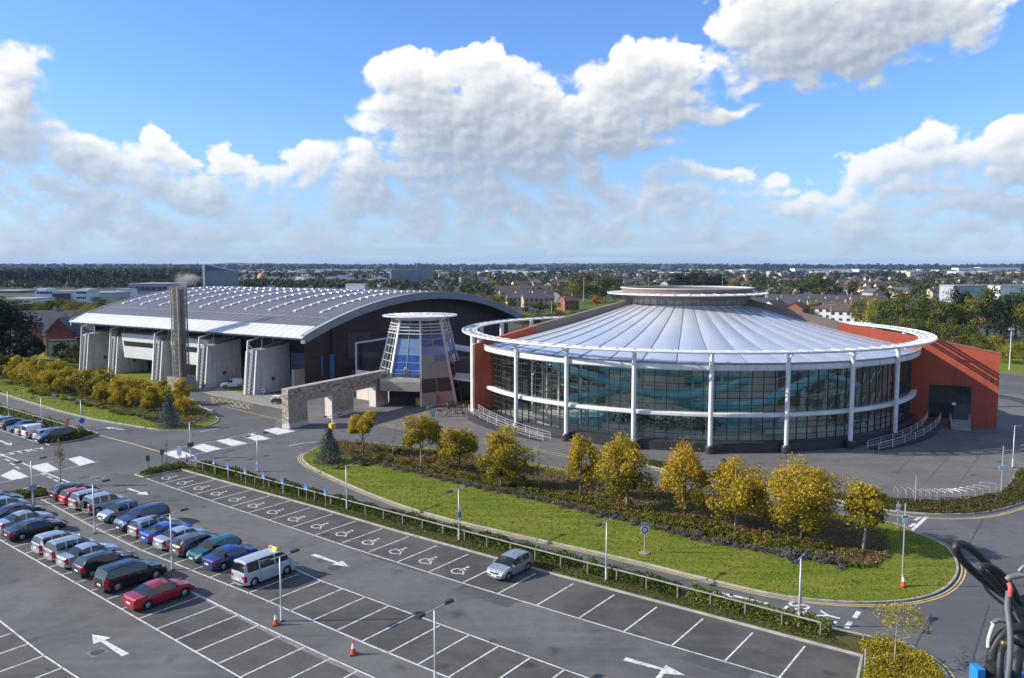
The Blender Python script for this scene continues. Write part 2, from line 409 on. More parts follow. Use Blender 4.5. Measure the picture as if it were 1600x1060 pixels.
def grass_mat(name, c, c2, c3, leaves=0.0):
    m = bpy.data.materials.new(name); m.use_nodes = True; t = m.node_tree; n = NT(t); b = t.nodes['Principled BSDF']
    pos = n.add('ShaderNodeNewGeometry').outputs['Position']
    f = n.smooth(n.noise(pos, .22, 5.0, .6), .35, .68); f2 = n.noise(pos, 7.0, 5.0, .7)
    uv = n.add('ShaderNodeMapping', {'Vector': pos, 'Rotation': (0, 0, -TH), 'Scale': (.12, 1.0, 1)}).outputs[0]
    mow = n.smooth(n.noise(uv, 1.3, 2.0, .5), .4, .62)
    col = n.mix(f, c, c2); col = n.mix(n.m('MULTIPLY', mow, .6), col, c3)
    k = n.m('ADD', n.m('MULTIPLY', f2, 1.0), .5); kk = n.add('ShaderNodeCombineXYZ', {0: k, 1: k, 2: k}).outputs[0]
    col = n.mix(1.0, col, kk, 'MULTIPLY')
    t.links.new(col, b.inputs['Base Color']); b.inputs['Roughness'].default_value = .95; b.inputs['Specular IOR Level'].default_value = .1
    bp = n.add('ShaderNodeBump', {'Height': n.noise(pos, 22.0, 4.0, .7), 'Strength': .9, 'Distance': .06}); t.links.new(bp.outputs[0], b.inputs['Normal'])
    MATS[name] = m; return m
M_lawn = grass_mat('mown_lawn', (.115, .165, .014), (.165, .195, .022), (.235, .215, .040))
M_bed = mat('planting_soil', (.055, .040, .022), .95, col2=(.10, .075, .035), scale=1.3, bump=.5, bscale=6)
M_verge = grass_mat('rough_verge', (.075, .100, .022), (.10, .085, .035), (.13, .10, .04))
M_field = grass_mat('far_grass', (.07, .13, .02), (.10, .15, .03), (.12, .15, .04))

# one sheet to the horizon
MBg = MB(); R0 = 26000
MBg.sheet([(-R0, -R0), (R0, -R0), (R0, R0), (-R0, R0)], 0.0)
struct('ground', MBg, M_ground)
struct('road', MB().sheet([(-260, 4), (170, 4), (170, 100), (150, 178), (108, 178), (84, 152), (70, 170), (-10, 170), (-30, 150), (-110, 190), (-260, 300)], .006), M_road)
struct('car_park', MB().sheet([AB(-93, -80), AB(40, -80), AB(40, 20), AB(-10.4, 44), AB(-10.4, 49.6), AB(-85.5, 49.6), AB(-88.5, 44), AB(-90, 20)], .010), M_lane)
fore_edge = [(540, 652), (591, 662), (643, 673), (720, 687), (808, 698), (888, 713), (960, 722), (1017, 730), (1060, 738), (1130, 752), (1200, 764), (1300, 777), (1420, 787), (1500, 785), (1560, 774), (1585, 752), (1595, 738), (1700, 738)]
struct('forecourt', MB().sheet(GP(*fore_edge) + [(112, 100), (112, 150), (70, 150), (-20, 150), (-34, 142), (-36, 120), (-34, 112)], .011), M_fore)
struct('pavement', MB().sheet(GP((300, 608), (345, 600), (400, 618), (455, 612), (445, 640), (380, 628), (330, 618)), .012), mat('pale_paving', (.30, .28, .25), .9, col2=(.22, .21, .19), scale=.8))
# parking bay surfaces (a darker, unworn asphalt)
bays = MB()
bays.sheet([AB(-87.0, 34.9), AB(-63.6, 33.4), AB(-40, 33.1), AB(-6, 33.0), AB(-6, 37.75), AB(-49, 38.0), AB(-86.0, 39.6)], .014)
bays.sheet([AB(-100, 27.6), AB(-75.5, 27.1), AB(-55.8, 26.4), AB(-38.9, 25.7), AB(-6, 25.4), AB(-6, 30.4), AB(-40, 30.5), AB(-56.7, 31.0), AB(-76, 31.8), AB(-100, 32.3)], .014)
bays.sheet([AB(-85.5, 45.2), AB(-61.5, 44.35), AB(-37.5, 43.9), AB(-10.6, 44.3), AB(-10.6, 49.5), AB(-85.5, 49.5)], .014)
bays.sheet([AB(-90, 15), AB(-10, 15), AB(-10, 20), AB(-90, 20.6)], .014)
bays.sheet([AB(-190, 47.2), AB(-127, 46.5), AB(-112.4, 46.1), AB(-112.4, 50.1), AB(-190, 51)], .014)
struct('parking_bay_surface', bays, M_bay)

# painted lines
ln = MB(); Z = .020; LW = .11
def line(*ab, wd=LW): ln.strip([AB(*p) for p in ab], wd, Z)
def pline(*px, wd=LW): ln.strip(GP(*px), wd, Z)
line((-84.9, 45.2), (-75, 44.75), (-61.5, 44.35), (-50, 43.95), (-37.5, 43.85), (-24, 44.0), (-14, 44.3), (-8, 44.5))
O = (-61.53, 44.38)
fr = [(252,756),(277,764),(304,772.5),(331,782),(360,792),(390,801),(421,813),(456,824),(493,836),(534,849),(576,863),(620,879),(670,894),(721,912),(778,928),(839,946),(905,966),(974,988),(1050,1009),(1132,1034),(1218,1059)]
hd = [(308,742),(332,750),(359.5,758),(388,766),(417,774.5),(449,784),(483,794),(518,805),(555,815),(595,827),(637,840),(681,853),(731,866),(784,881),(837.5,896),(897.5,912.5),(960,929),(1027,947),(1100,966),(1178,987),(1261,1009)]
# dividers of the disabled bays: fr[i] <-> the head two bays further along in the survey list
divs = []
for i, p in enumerate(fr):
    a = Vector(ground_at(*p)); 
    e = a + Vector((NN.x, NN.y)) * 4.72
    ln.strip([a, e], LW, Z); divs.append(a)
line((-90, 34.95), (-84, 34.5), (-73, 33.6), (-63.6, 33.1), (-48, 33.2), (-36, 32.9), (-30, 32.9), (-8, 32.8))
line((-86.3, 39.2), (-49.6, 38.1), (-46.3, 37.8), (-24.3, 37.66), (-8, 37.8))
a_near = [-46.3 + 2.43 * k for k in range(-17, 15)]
for a in a_near:
    lo = 33.0 + max(0, (-60 - a)) * .058
    line((a, lo), (a, lo + 4.7))
line((-100, 27.7), (-75.5, 27.08), (-55.8, 26.39), (-48.6, 26.1), (-38.9, 25.74), (-8, 25.4))
line((-100, 32.4), (-76, 31.7), (-56.7, 31.0), (-43.7, 30.5), (-36.4, 30.35), (-8, 30.1))
for k in range(-13, 13):
    a = -55.8 + 2.42 * k; lo = 26.4 - (a + 55.8) * .036; line((a, lo), (a, lo + 4.6))
line((-80, 21.2), (-58, 20.5), (-50.7, 20.13), (-44, 20.1), (-20, 20))
for k in range(-8, 8): line((-53 + 2.42 * k, 20.2), (-53 + 2.42 * k, 15.5))
line((-190, 48.2), (-127.2, 46.45), (-112.8, 45.93))
for k in range(14): line((-115 - 2.45 * k, 46.1 + k * .08), (-115 - 2.45 * k, 50))
pline((0, 710), (26, 720), (60, 735), (120, 759), wd=.2)
for x, y in ((3, 712), (11, 719), (19, 725.5), (27, 731)): pline((x - 3, y - 1.2), (x + 4, y + 1.8), wd=.2)
for x, y in ((67, 741), (77, 746), (87, 751), (96, 755)): pline((x - 3, y - 1.2), (x + 4, y + 1.8), wd=.2)
pline((26, 766), (62, 759), wd=.15); pline((312, 675.5), (352, 667.5), wd=.15); pline((451, 697), (472, 693), (495, 691), wd=.2)
# crossings: broad painted blocks and their edge lines
def blk(*px): ln.sheet(GP(*px), Z)
C5 = lambda x, y: (x * .25, 600 + y * .25)
C7 = lambda x, y: (380 + x * .302, 600 + y * .302)
for q in ([(0,575),(85,535),(180,580),(75,605)], [(195,515),(290,493),(365,535),(285,555)], [(425,470),(500,452),(600,490),(500,515)],
          [(1010,435),(1110,412),(1220,450),(1110,468)], [(1195,395),(1270,375),(1385,405),(1290,430)], [(1350,357),(1430,342),(1545,372),(1450,390)]):
    blk(*[C5(*p) for p in q])
for q in ([(0,272),(50,257),(145,285),(60,295)], [(105,240),(170,227),(270,245),(180,265)]): blk(*[C7(*p) for p in q])
pline(C5(0, 620), C5(180, 582), C5(620, 486), wd=.1); pline(C5(290, 493), C5(425, 468), wd=.1)
pline(C5(1040, 418), C5(1430, 340), C5(1600, 302), wd=.1); pline(C5(1220, 440), C5(1560, 372), C5(1700, 340), wd=.1)
pline((1448, 808), (1420, 834), wd=.32)
for x, y in ((1434, 811), (1426, 821), (1418, 831)): pline((x - 4.5, y + 2.5), (x + 3.5, y - 2.5), wd=.3)
for x, y in ((1338, 961), (1325, 977)): pline((x - 3, y + 5), (x + 4, y - 5), wd=.32)
pline((1107, 925), (1145, 932), wd=.5); pline((1140, 930), (1200, 944), wd=.3)
def arrow(t, h, wd=.16, head=1.1, hl=1.4):
    t = Vector(ground_at(*t)); h = Vector(ground_at(*h)); d = (h - t).normalized(); q = Vector((-d.y, d.x)); b = h - d * hl
    ln.sheet([t + q*wd*1.1, t - q*wd*1.1, b - q*wd*.6, b - q*head*.5, h, b + q*head*.5, b + q*wd*.6], Z)
arrow((194, 672), (165, 668)); arrow((0, 689), (18, 696)); arrow((200, 764), (232, 774)); arrow((489, 867), (545, 886), .2)
arrow((196, 1024), (144, 992), .2); arrow((318, 637), (331, 643))
arrow((976, 1030), (1071, 1056), .2)
p_ = Vector(ground_at(1040, 1046)); q_ = Vector(ground_at(1022, 1068)); ln.strip([Vector(ground_at(1012, 1041)), p_, q_], .3, Z + .002)
struct('road_marking', ln, M_white)
# wheelchair symbols
sym = MB()
def symbol(c, s=1.0):
    def pt(x, y): v = Vector((c.x, c.y, 0)) + U * (x * s) + NN * (y * s); return (v.x, v.y)
    zz = Z
    sym.strip([pt(.02, .62), pt(-.06, .05), pt(.36, .02), pt(.56, -.42), pt(.72, -.36)], .13, zz)
    sym.strip([pt(-.02, .36), pt(.32, .33)], .11, zz + .003)
    sym.sheet([pt(.03 + .13 * math.cos(t), .80 + .13 * math.sin(t)) for t in np.linspace(0, 6.0, 10)], zz)
    sym.strip([pt(-.02 + .46 * math.cos(t), -.18 + .46 * math.sin(t)) for t in np.linspace(rad(115), rad(335), 16)], .12, zz + .005)
for i in range(-1, 13):
    if i < 0: c = divs[0] - (divs[1] - divs[0]) * .5
    else: c = (divs[i] + divs[i + 1]) * .5
    c = c + Vector((NN.x, NN.y)) * 1.75
    symbol(c, 1.12)
tag(sym.build('accessible_bay_symbol', M_white), kind='structure')
# yellow lines
yl = MB()
def yline(px, wd=.12, off=0.0):
    P = [Vector(ground_at(*p)) for p in px]
    out = []
    for i, p in enumerate(P):
        t = (P[min(i+1, len(P)-1)] - P[max(i-1, 0)]).normalized(); out.append(p + Vector((-t.y, t.x)) * off)
    yl.strip(out, wd, Z + .001)
def smooth_px(pts, n=6):
    out = []
    for i in range(len(pts) - 1):
        p0 = Vector(pts[max(i-1, 0)]); p1 = Vector(pts[i]); p2 = Vector(pts[i+1]); p3 = Vector(pts[min(i+2, len(pts)-1)])
        for k in range(n):
            t = k / n
            out.append(tuple(.5*((2*p1) + (-p0+p2)*t + (2*p0-5*p1+4*p2-p3)*t*t + (-p0+3*p1-3*p2+p3)*t**3)))
    out.append(tuple(pts[-1])); return out
ISL = smooth_px([(505,695),(488,704),(474,713),(474,720),(486,730),(510,742),(540,756),(585,775),(640,795),(700,812),(760,826),(830,842),(900,857),(1000,880),(1100,905),(1180,924),(1240,935),(1300,941),(1350,943),(1400,941),(1440,935),(1470,924),(1489,908),(1496,890),(1490,870),(1474,854),(1450,842),(1425,833)], 4)
isl_top = smooth_px([(1425,833),(1400,820),(1300,803),(1200,787),(1100,772),(1000,756),(940,746),(880,735),(800,720),(720,708),(640,699),(560,692),(505,695)], 3)
yline(ISL[6:], .11, -.30); yline(ISL[6:], .11, -.55)
yline([(540, 651), (591, 661), (643, 672), (720, 686), (808, 697), (888, 712), (960, 722), (1017, 731), (1045, 737)], .11); yline([(540, 654), (591, 664), (643, 675), (720, 689), (808, 700), (888, 715), (960, 725), (1017, 734)], .11)
YH = smooth_px([(1022, 733), (1120, 754), (1290, 783), (1340, 795), (1400, 803.5), (1470, 809), (1540, 806), (1600, 790), (1660, 765)], 4)
yline(YH, .11, -.25); yline(YH, .11, -.5)
yline([(157, 681), (200, 692), (262, 710)], .22)
yline([(330, 631), (445, 658)], .14); yline([(390, 628), (450, 641)], .14)
for k in range(6): yline([(333 + k * 10, 623 + k * 1.6), (345 + k * 9, 632 + k * 1.4)], .12); yline([(345 + k * 9, 623 + k * 1.6), (333 + k * 10, 632 + k * 1.4)], .12)
yline([(330, 621), (392, 632), (398, 640), (334, 632), (330, 621)], .12)
yl3 = smooth_px([(1412, 1008), (1423, 1016), (1447, 1028), (1468, 1044), (1480, 1062), (1486, 1080)], 4)
yline(yl3, .1, .2); yline(yl3, .1, .42)
yline([(0, 617), (50, 632), (95, 645), (140, 655.5), (190, 664.5), (250, 673.5), (300, 673)], .12)
struct('yellow_line', yl, M_yellow)
# road lettering (flat paint)
def road_text(name, txt, origin, xdir, size, stretch):
    cu = bpy.data.curves.new(name, 'FONT'); cu.body = txt; cu.size = size; cu.align_x = 'RIGHT'; cu.offset = .012
    o = link(name, cu); cu.materials.append(M_white)
    a = math.atan2(xdir.y, xdir.x); o.location = (origin.x, origin.y, Z + .002); o.rotation_euler = (0, 0, a); o.scale = (1, stretch, 1)
    tag(o, kind='structure'); return o
yb = Vector(ground_at(1290, 938)); aU = Vector((U.x, U.y))
p = ground_at(1268, 947); road_text('road_lettering', 'BUSES', Vector((p[0], p[1])), NN, 2.05, 1.0)
p = ground_at(1316, 962); road_text('road_lettering', 'ONLY', Vector((p[0], p[1])), NN, 2.05, 1.0)
p = ground_at(76, 701); road_text('road_lettering', 'NO ENTRY', Vector((p[0], p[1])), NN, 2.1, 1.0)
# drain covers and trench, tar seams
dr = MB()
dr.sheet(GP((134, 1021), (160, 1012), (170, 1019), (144, 1029)), .017)
dr.strip([AB(-53.5, 30.9), AB(-40, 30.15), AB(-8, 29.75)], .35, .017)
dr.sheet(GP((139, 747), (152, 744), (164, 748), (151, 752)), .017)
struct('drain_cover', dr, mat('drain_concrete', (.22, .21, .19), .9, var=.3, scale=3))
dk = MB()
for c, r in (((152, 1020), .42), ((151.5, 748), .5), ((523, 887.5), .55), ((770, 1002), .28), ((1486, 839), .5), ((474, 757.5), .3)):
    p = ground_at(*c); dk.sheet([(p[0] + r * math.cos(t), p[1] + r * math.sin(t)) for t in np.linspace(0, 6.0, 14)], .021)
for a, b in (((1488, 708), (1447, 753)), ((1533, 708), (1497, 758)), ((1428, 712), (1400, 740)), ((1535, 812), (1515, 850)), ((1455, 960), (1430, 1010)), ((1545, 945), (1520, 1030)), ((1250, 722), (1600, 702)), ((560, 700), (480, 690))):
    dk.strip(GP(a, b), .07, .019)
for k_, (px_, py_, l_, w_, rz_) in enumerate(((760, 930, 5.0, 1.6, 0), (300, 970, 3.5, 2.2, .1), (620, 880, 7.0, .7, 0), (1120, 1040, 4, 1.3, 0), (240, 700, 6, 1.2, .2), (520, 720, 4.5, 1.8, .3), (1380, 890, 0, 0, 0))):
    if l_: c_ = ground_at(px_, py_); rp_ = MB().box((c_[0], c_[1], .0075), (l_, w_, .015 if k_ not in (4, 5) else .006), TH + rz_); struct('asphalt_patch', rp_, mat('patched_asphalt', (.066, .066, .064), .9, col2=(.085, .085, .08), scale=1.2))
struct('tar_seam', dk, mat('tar', (.062, .062, .062), .85))

# raised islands: kerb + lawn + beds
kerbs = MB()
def island(name, poly, m, kerb=True, h=.12, kw=.16, closed=True, label=None):
    struct(name, MB().prism([tuple(p[:2]) for p in poly], -.05, h), m)
    if kerb:
        ps = [tuple(p[:2]) for p in poly]
        kerbs.wallstrip(ps + [ps[0]] if closed else ps, kw, -.02, h + .012)
isl_poly = GP(*ISL) + GP(*isl_top[1:-1])
island('lawn', isl_poly, M_lawn)
LS = smooth_px([(-60, 600), (0, 615), (50, 630), (95, 643), (140, 654), (190, 663), (250, 672), (300, 671), (325, 666), (340, 659), (338, 652), (316, 638), (296, 624), (240, 612), (130, 586), (40, 566), (-60, 550)], 3)
island('lawn', GP(*LS), M_lawn)
island('lawn', GP((-60, 548), (40, 564), (130, 583), (240, 609), (262, 616), (300, 612), (306, 606), (336, 600), (350, 606), (396, 620), (398, 612), (345, 592), (200, 560), (0, 530)), M_lawn, kerb=False, h=.06)
struct('footpath', MB().prism(GP((-60, 549), (40, 565), (130, 584.5), (240, 610.5), (290, 620), (298, 626), (240, 613.5), (130, 587), (40, 567), (-60, 552)), -.05, .08), mat('path_concrete', (.36, .32, .25), .9, var=.25, scale=.8))
island('verge', [AB(-87.3, 45.2), AB(-85.4, 45.2), AB(-85.2, 49.6), AB(-61, 49.5), AB(-50, 49.2), AB(-33, 49.3), AB(-14, 49.7), AB(-10.9, 49.8)] + [Vector((*ground_at(1340, 1062), 0)), Vector((*ground_at(1335, 1100), 0)), Vector((*ground_at(1492, 1100), 0))] + [Vector((*ground_at(*p), 0)) for p in reversed(yl3[:-2])] + [Vector((*ground_at(1370, 1000), 0)), AB(-14, 52.6), AB(-30, 52.4), AB(-60, 52.4), AB(-84, 52.7), AB(-87.0, 51.5)], M_verge)
island('verge', [AB(-200, 51.8), AB(-127, 50.6), AB(-113.0, 50.2), AB(-112.6, 46.2), AB(-111.0, 46.2), AB(-111.2, 50.2), AB(-113.0, 53.6), AB(-127, 53.8), AB(-200, 55)], M_verge)
island('verge', [AB(-89.5, 31.9), AB(-86.3, 31.9), AB(-85.6, 36.1), AB(-88.6, 36.1)], M_verge)
HS = GP(*smooth_px([(1012, 726), (1022, 731), (1120, 751), (1290, 779), (1340, 791), (1400, 800), (1470, 805), (1540, 802), (1600, 786), (1660, 762)], 3)) + GP(*smooth_px([(1660, 735), (1595, 736), (1583, 750), (1562, 770), (1505, 781), (1420, 783), (1340, 777), (1200, 760), (1130, 747), (1060, 730), (1017, 720)], 3))
island('verge', HS, mat('ground_cover_soil', (.05, .045, .02), .95, col2=(.075, .07, .03), scale=1.5))
struct('kerb', kerbs, M_kerb)
# planting bed on the island
bed_px = [(500, 690), (520, 706), (540, 716), (600, 731), (700, 754), (800, 777), (900, 798), (1000, 823), (1100, 848), (1200, 868), (1300, 886), (1365, 888), (1392, 872), (1385, 840), (1330, 815), (1240, 795), (1100, 775), (1000, 760), (880, 742), (760, 716), (640, 702), (560, 693)]
BED = GP(*bed_px)
struct('planting_bed', MB().prism(BED, .05, .16), M_bed)
bedL = GP((-60, 565), (0, 590), (60, 606), (130, 628), (190, 645), (240, 662), (290, 668), (318, 661), (334, 655), (312, 640), (290, 626), (240, 615), (130, 590), (40, 570))
struct('planting_bed', MB().prism(bedL, .05, .15), M_bed)
# ------------------------------------------------------------------ round pool hall
HC = (29.3, 134.5, 0.0)
def pol(r, deg, z=0.0): a = rad(deg); return Vector((r * math.cos(a), r * math.sin(a), z))
M_wmetal = mat('white_painted_steel', (.76, .76, .75), .5, var=.14, scale=.6, streak=.18)
M_dframe = mat('dark_frame', (.022, .028, .028), .5)
M_plinth = mat('plinth_black_granite', (.030, .030, .034), .35, col2=(.045, .045, .05), scale=2)
M_red = mat('red_render', (.44, .085, .040), .85, col2=(.36, .072, .036), scale=.35, bump=.15, bscale=12, streak=.28)
M_cream = mat('cream_render', (.66, .58, .44), .85, col2=(.54, .47, .36), scale=.6)
M_brown = mat('brown_cladding', (.17, .125, .10), .7, col2=(.21, .16, .135), scale=.3)
M_glass = glass_mat('clear_glass', (.92, .99, .97), .015, .01)
M_dglass = glass_mat('tinted_glass', (.30, .36, .36), .07, .02, .55)
M_groof = mat('grey_membrane', (.19, .175, .165), .7, col2=(.24, .22, .205), scale=.2)
def cushion_mat():
    m = bpy.data.materials.new('air_cushion_film'); m.use_nodes = True; t = m.node_tree; t.nodes.clear(); n = NT(t)
    fr = n.add('ShaderNodeFresnel', {'IOR': 1.42}); k = n.m('ADD', n.m('MULTIPLY', fr.outputs[0], 1.1), .17, clamp=True)
    pos = n.add('ShaderNodeNewGeometry').outputs['Position']
    f = n.smooth(n.noise(pos, .35, 4.0, .6), .4, .7); c = n.mix(f, (.90, .93, .97), (.82, .88, .95))
    tr = n.add('ShaderNodeBsdfTransparent', {'Color': (.92, .96, .98, 1)}); tl = n.add('ShaderNodeBsdfTranslucent', {'Color': c}); df = n.add('ShaderNodeBsdfDiffuse', {'Color': c})
    a = n.add('ShaderNodeMixShader', {0: .30, 1: df.outputs[0], 2: tl.outputs[0]}); b = n.add('ShaderNodeMixShader', {0: .16, 1: a.outputs[0], 2: tr.outputs[0]})
    gl = n.add('ShaderNodeBsdfGlossy', {'Color': (.92, .96, 1, 1), 'Roughness': .22}); e = n.add('ShaderNodeMixShader', {0: k, 1: b.outputs[0], 2: gl.outputs[0]})
    n.add('ShaderNodeOutputMaterial', {'Surface': e.outputs[0]}); return m
M_cush = cushion_mat()
hall = thing('leisure_pool_hall', 'round glass pool hall with white columns, ring canopy and red end walls', 'leisure centre', HC)
A0, A1 = -162.0, -24.5                          # glazed sector
RG = 34.3; ZF = 1.3; ZB0, ZB1 = 4.50, 5.00; ZT = 10.45; ZE = 11.3
p = MB(); p.lathe([(33.9, 0), (35.25, 0), (35.25, 1.15), (34.9, 1.3), (33.9, 1.3)][1:], 64, a0=rad(A0), a1=rad(A1)); p.build('plinth', M_plinth, hall)
# floor and pool inside
fl = MB(); fl.lathe([(0.01, 1.22), (34.2, 1.22)], 60, a0=rad(A0), a1=rad(A1)); fl.build('floor', mat('pool_floor_tiles', (.66, .63, .56), .4, col2=(.56, .54, .48), scale=.5), hall)
pw = MB()
pw.sheet([pol(24 + 6.5 * math.cos(t) , -128 + 15 * math.sin(t)) for t in np.linspace(0, 6.1, 22)], 1.30)
pw.sheet([pol(27 + 4.6 * math.cos(t) , -88 + 20 * math.sin(t)) for t in np.linspace(0, 6.1, 26)], 1.30)
pw.build('pool_water', mat('pool_water', (.12, .55, .68), .08, col2=(.16, .52, .60), scale=.5, bump=.25, bscale=3), hall)
pk = MB()
for (r, a, l, hh) in ((30.5, -118, 5, .9), (29, -112, 4, .7), (31.5, -104, 8, .8), (31.8, -92, 9, .7), (30, -76, 7, .8), (31, -64, 6, 1.0), (27, -98, 5, 1.4), (31.5, -52, 4, 1.1), (24, -70, 6, 2.0)):
    c = pol(r, a, 1.22 + hh / 2); pk.box(c, (l, 1.6, hh), rad(a + 90))
pk.build('pool_surround', mat('pale_pool_surround', (.74, .72, .64), .6, var=.25, scale=.6), hall)
# inner rear partition that shows through the glass
bw = MB()
bw.lathe([(15.0, 1.2), (15.0, 12.5)], 40, a0=rad(A0 + 3), a1=rad(A1 - 3)); bw.build('inner_wall', mat('inner_wall_paint', (.60, .59, .53), .85, col2=(.66, .58, .46), scale=.14, contrast=(.45, .55)), hall)
ic = MB()
for a in np.arange(-157, -27, 10.3):
    q = pol(26.5, a); ic.cyl((q.x, q.y, 1.2), .24, 11.2, 10)
    q2 = pol(33.0, a + 3); ic.beam((q.x, q.y, 8.0), (q2.x, q2.y, 10.6), .18); ic.beam((q.x, q.y, 12.4), (q2.x, q2.y, 10.8), .2)
    q3 = pol(26.5, a + 5); q4 = pol(26.5, a + 10.3); ic.beam((q.x, q.y, 9.0), (q4.x, q4.y, 12.0), .12)
    ic.beam((q.x, q.y, 12.2), (q4.x, q4.y, 12.2), .22)
for a in np.arange(-150, -30, 7.1):                   # raised walkways, stairs and slide supports
    q = pol(30.3, a); q2 = pol(30.6, a + 3.1); ic.cyl((q.x, q.y, 1.2), .13, 6.5 + 2.4 * math.sin(a), 8); ic.beam((q.x, q.y, 5.6 + 2 * math.sin(a)), (q2.x, q2.y, 8.4), .10); ic.beam((q.x, q.y, 2.6), (q2.x, q2.y, 5.2), .09)
ic.build('inner_column', mat('inner_steel', (.62, .62, .58), .5), hall)
wk = MB()
for (a_, b_, r_, z_) in ((-150, -122, 24, 5.2), (-118, -96, 22.5, 6.4), (-92, -62, 23, 5.0), (-58, -34, 25, 4.6)):
    P_ = [pol(r_, a) for a in np.linspace(a_, b_, 14)]; wk.wallstrip([(p_.x, p_.y) for p_ in P_], 2.2, z_, z_ + .3)
    for p_ in P_: wk.beam((p_.x * 1.04, p_.y * 1.04, z_ + .3), (p_.x * 1.04, p_.y * 1.04, z_ + 1.3), .06)
    wk.tube([(p_.x * 1.04, p_.y * 1.04, z_ + 1.3) for p_ in P_], .05, 6)
wk.build('inner_walkway', mat('walkway_pale', (.52, .52, .48), .6), hall)
M_slide = mat('teal_slide', (.12, .46, .50), .16, col2=(.22, .60, .62), scale=.6, coat=.4)
def catmull(P, n=8, closed=False):
    P = [Vector(p) for p in P]; out = []
    for i in range(len(P) - 1):
        p0 = P[max(i-1, 0)]; p1 = P[i]; p2 = P[i+1]; p3 = P[min(i+2, len(P)-1)]
        for k in range(n):
            t = k / n; out.append(.5*((2*p1) + (p2-p0)*t + (2*p0-5*p1+4*p2-p3)*t*t + (3*p1-p0-3*p2+p3)*t**3))
    out.append(P[-1]); return out
for path, r in (([(22, -150, 9.6), (29, -143, 9.2), (31, -132, 8.9), (30, -120, 7.6), (29.5, -110, 6.3), (30.5, -101, 6.6), (30, -92, 7.6), (27, -84, 8.2), (24, -90, 8.2), (23, -102, 7.2)], .62),
                ([(20, -100, 4.2), (26, -104, 5.0), (30.6, -99, 5.2), (31.2, -92, 5.3), (31, -84, 5.6), (31, -77, 7.2), (30.5, -68, 8.6), (28, -60, 9.2), (22, -58, 9.0)], .66),
                ([(26, -70, 9.4), (30.6, -63, 8.6), (31.4, -56, 7.4), (29.5, -49, 6.6), (25, -46, 6.0)], .5),
                ([(31, -124, 9.8), (31.8, -113, 9.9), (29.5, -105, 9.4), (25, -101, 9.0), (21, -106, 8.4)], .55),
                ([(27, -98, 3.2), (31, -92, 3.4), (32, -86, 3.9), (30, -79, 3.6), (25, -79, 2.6)], .75),
                ([(22, -140, 3.0), (29, -136, 4.4), (31, -128, 5.6), (29, -121, 6.4), (24, -122, 7.4)], .55)):
    sp = catmull([pol(*q) for q in path], 9); MB().tube(sp, r, 12).build('water_slide', M_slide, hall, smooth=True)
pl = MB(); rng = np.random.default_rng(3)
for a in (-117, -113, -106, -98, -60, -56, -50, -44):
    c = pol(29.5 + rng.uniform(-1.5, 1.5), a, 2.5); V = np.array(c)[None] + rng.normal(size=(160, 3)) * (1.1, 1.1, .8)
    for q in leaf_quads(V, rng.normal(size=(160, 3)), .55, rng): pl.add(q.tolist(), [(0, 1, 2, 3)])
pl.build('indoor_planting', mat('indoor_leaf', (.05, .10, .03), .6, col2=(.10, .11, .04), scale=1.5), hall)

# glazing: mullions, transoms, panes
STEP = 15.47; AC = [-97.0 + STEP * k for k in range(-3, 4)]
NC = 54; da = (A1 - A0) / NC
rows = [(1.3, 2.1), (2.1, 2.9), (2.9, 3.7), (3.7, ZB0)] + [(ZB1 + .9 * k, ZB1 + .9 * (k + 1)) for k in range(6)]
mm = None
for i in range(NC + 1):
    a = A0 + da * i
    if mm is None: mm = MB().box((0, 0, (1.3 + ZT) / 2), (.16, .075, ZT - 1.3)).mesh('mullion', M_dframe)
    o = link('mullion', mm, hall, pol(RG, a), rad(a))
zs = sorted({z for r in rows for z in r})
for z in zs:
    t = MB(); t.lathe([(RG - .05, z - .03), (RG + .055, z - .03), (RG + .055, z + .03), (RG - .05, z + .03), (RG - .05, z - .03)], NC, a0=rad(A0), a1=rad(A1)); t.build('transom', M_dframe, hall)
npane = 0; rest = MB(); pm = {}
for k, (z0, z1) in sorted(enumerate(rows), key=lambda e: -e[0]):
    for i in range(NC):
        a = A0 + da * (i + .5); wd = 2 * RG * math.sin(rad(da / 2))
        if npane < 300:
            key = round(z1 - z0, 3)
            if key not in pm: pm[key] = MB().add([(0, -wd/2, -key/2), (0, wd/2, -key/2), (0, wd/2, key/2), (0, -wd/2, key/2)], [(0, 1, 2, 3)]).mesh('pane', M_glass)
            link('pane', pm[key], hall, pol(RG * math.cos(rad(da/2)), a, (z0 + z1) / 2), rad(a)); npane += 1
        else:
            q0, q1 = pol(RG, A0 + da * i), pol(RG, A0 + da * (i + 1))
            rest.add([(q0.x, q0.y, z0), (q1.x, q1.y, z0), (q1.x, q1.y, z1), (q0.x, q0.y, z1)], [(0, 1, 2, 3)])
tag(rest.build('lower_panes', M_glass, hall), kind='stuff')
bd = MB(); bd.lathe([(34.36, ZB0), (35.1, ZB0), (35.2, ZB0 + .1), (35.2, ZB1 - .1), (35.1, ZB1), (34.36, ZB1)], 96, a0=rad(A0), a1=rad(A1)); bd.build('white_band', M_wmetal, hall)
fa = MB(); fa.lathe([(34.2, ZT), (35.35, ZT), (35.5, ZT + .15), (35.5, ZE - .12), (35.35, ZE), (34.3, ZE + .02)], 96, a0=rad(A0), a1=rad(A1)); fa.build('fascia', M_wmetal, hall)
RING_Z = 12.95
cm = MB().tube([(0, 0, 1.0), (0, 0, RING_Z - .3)], .29, 16, 0).mesh('column', M_wmetal, smooth=True, angle=40)
pm_ = MB().lathe([(0.01, 0), (.62, 0), (.62, .85), (.5, 1.05), (0.01, 1.05)], 16).mesh('pedestal', M_plinth)
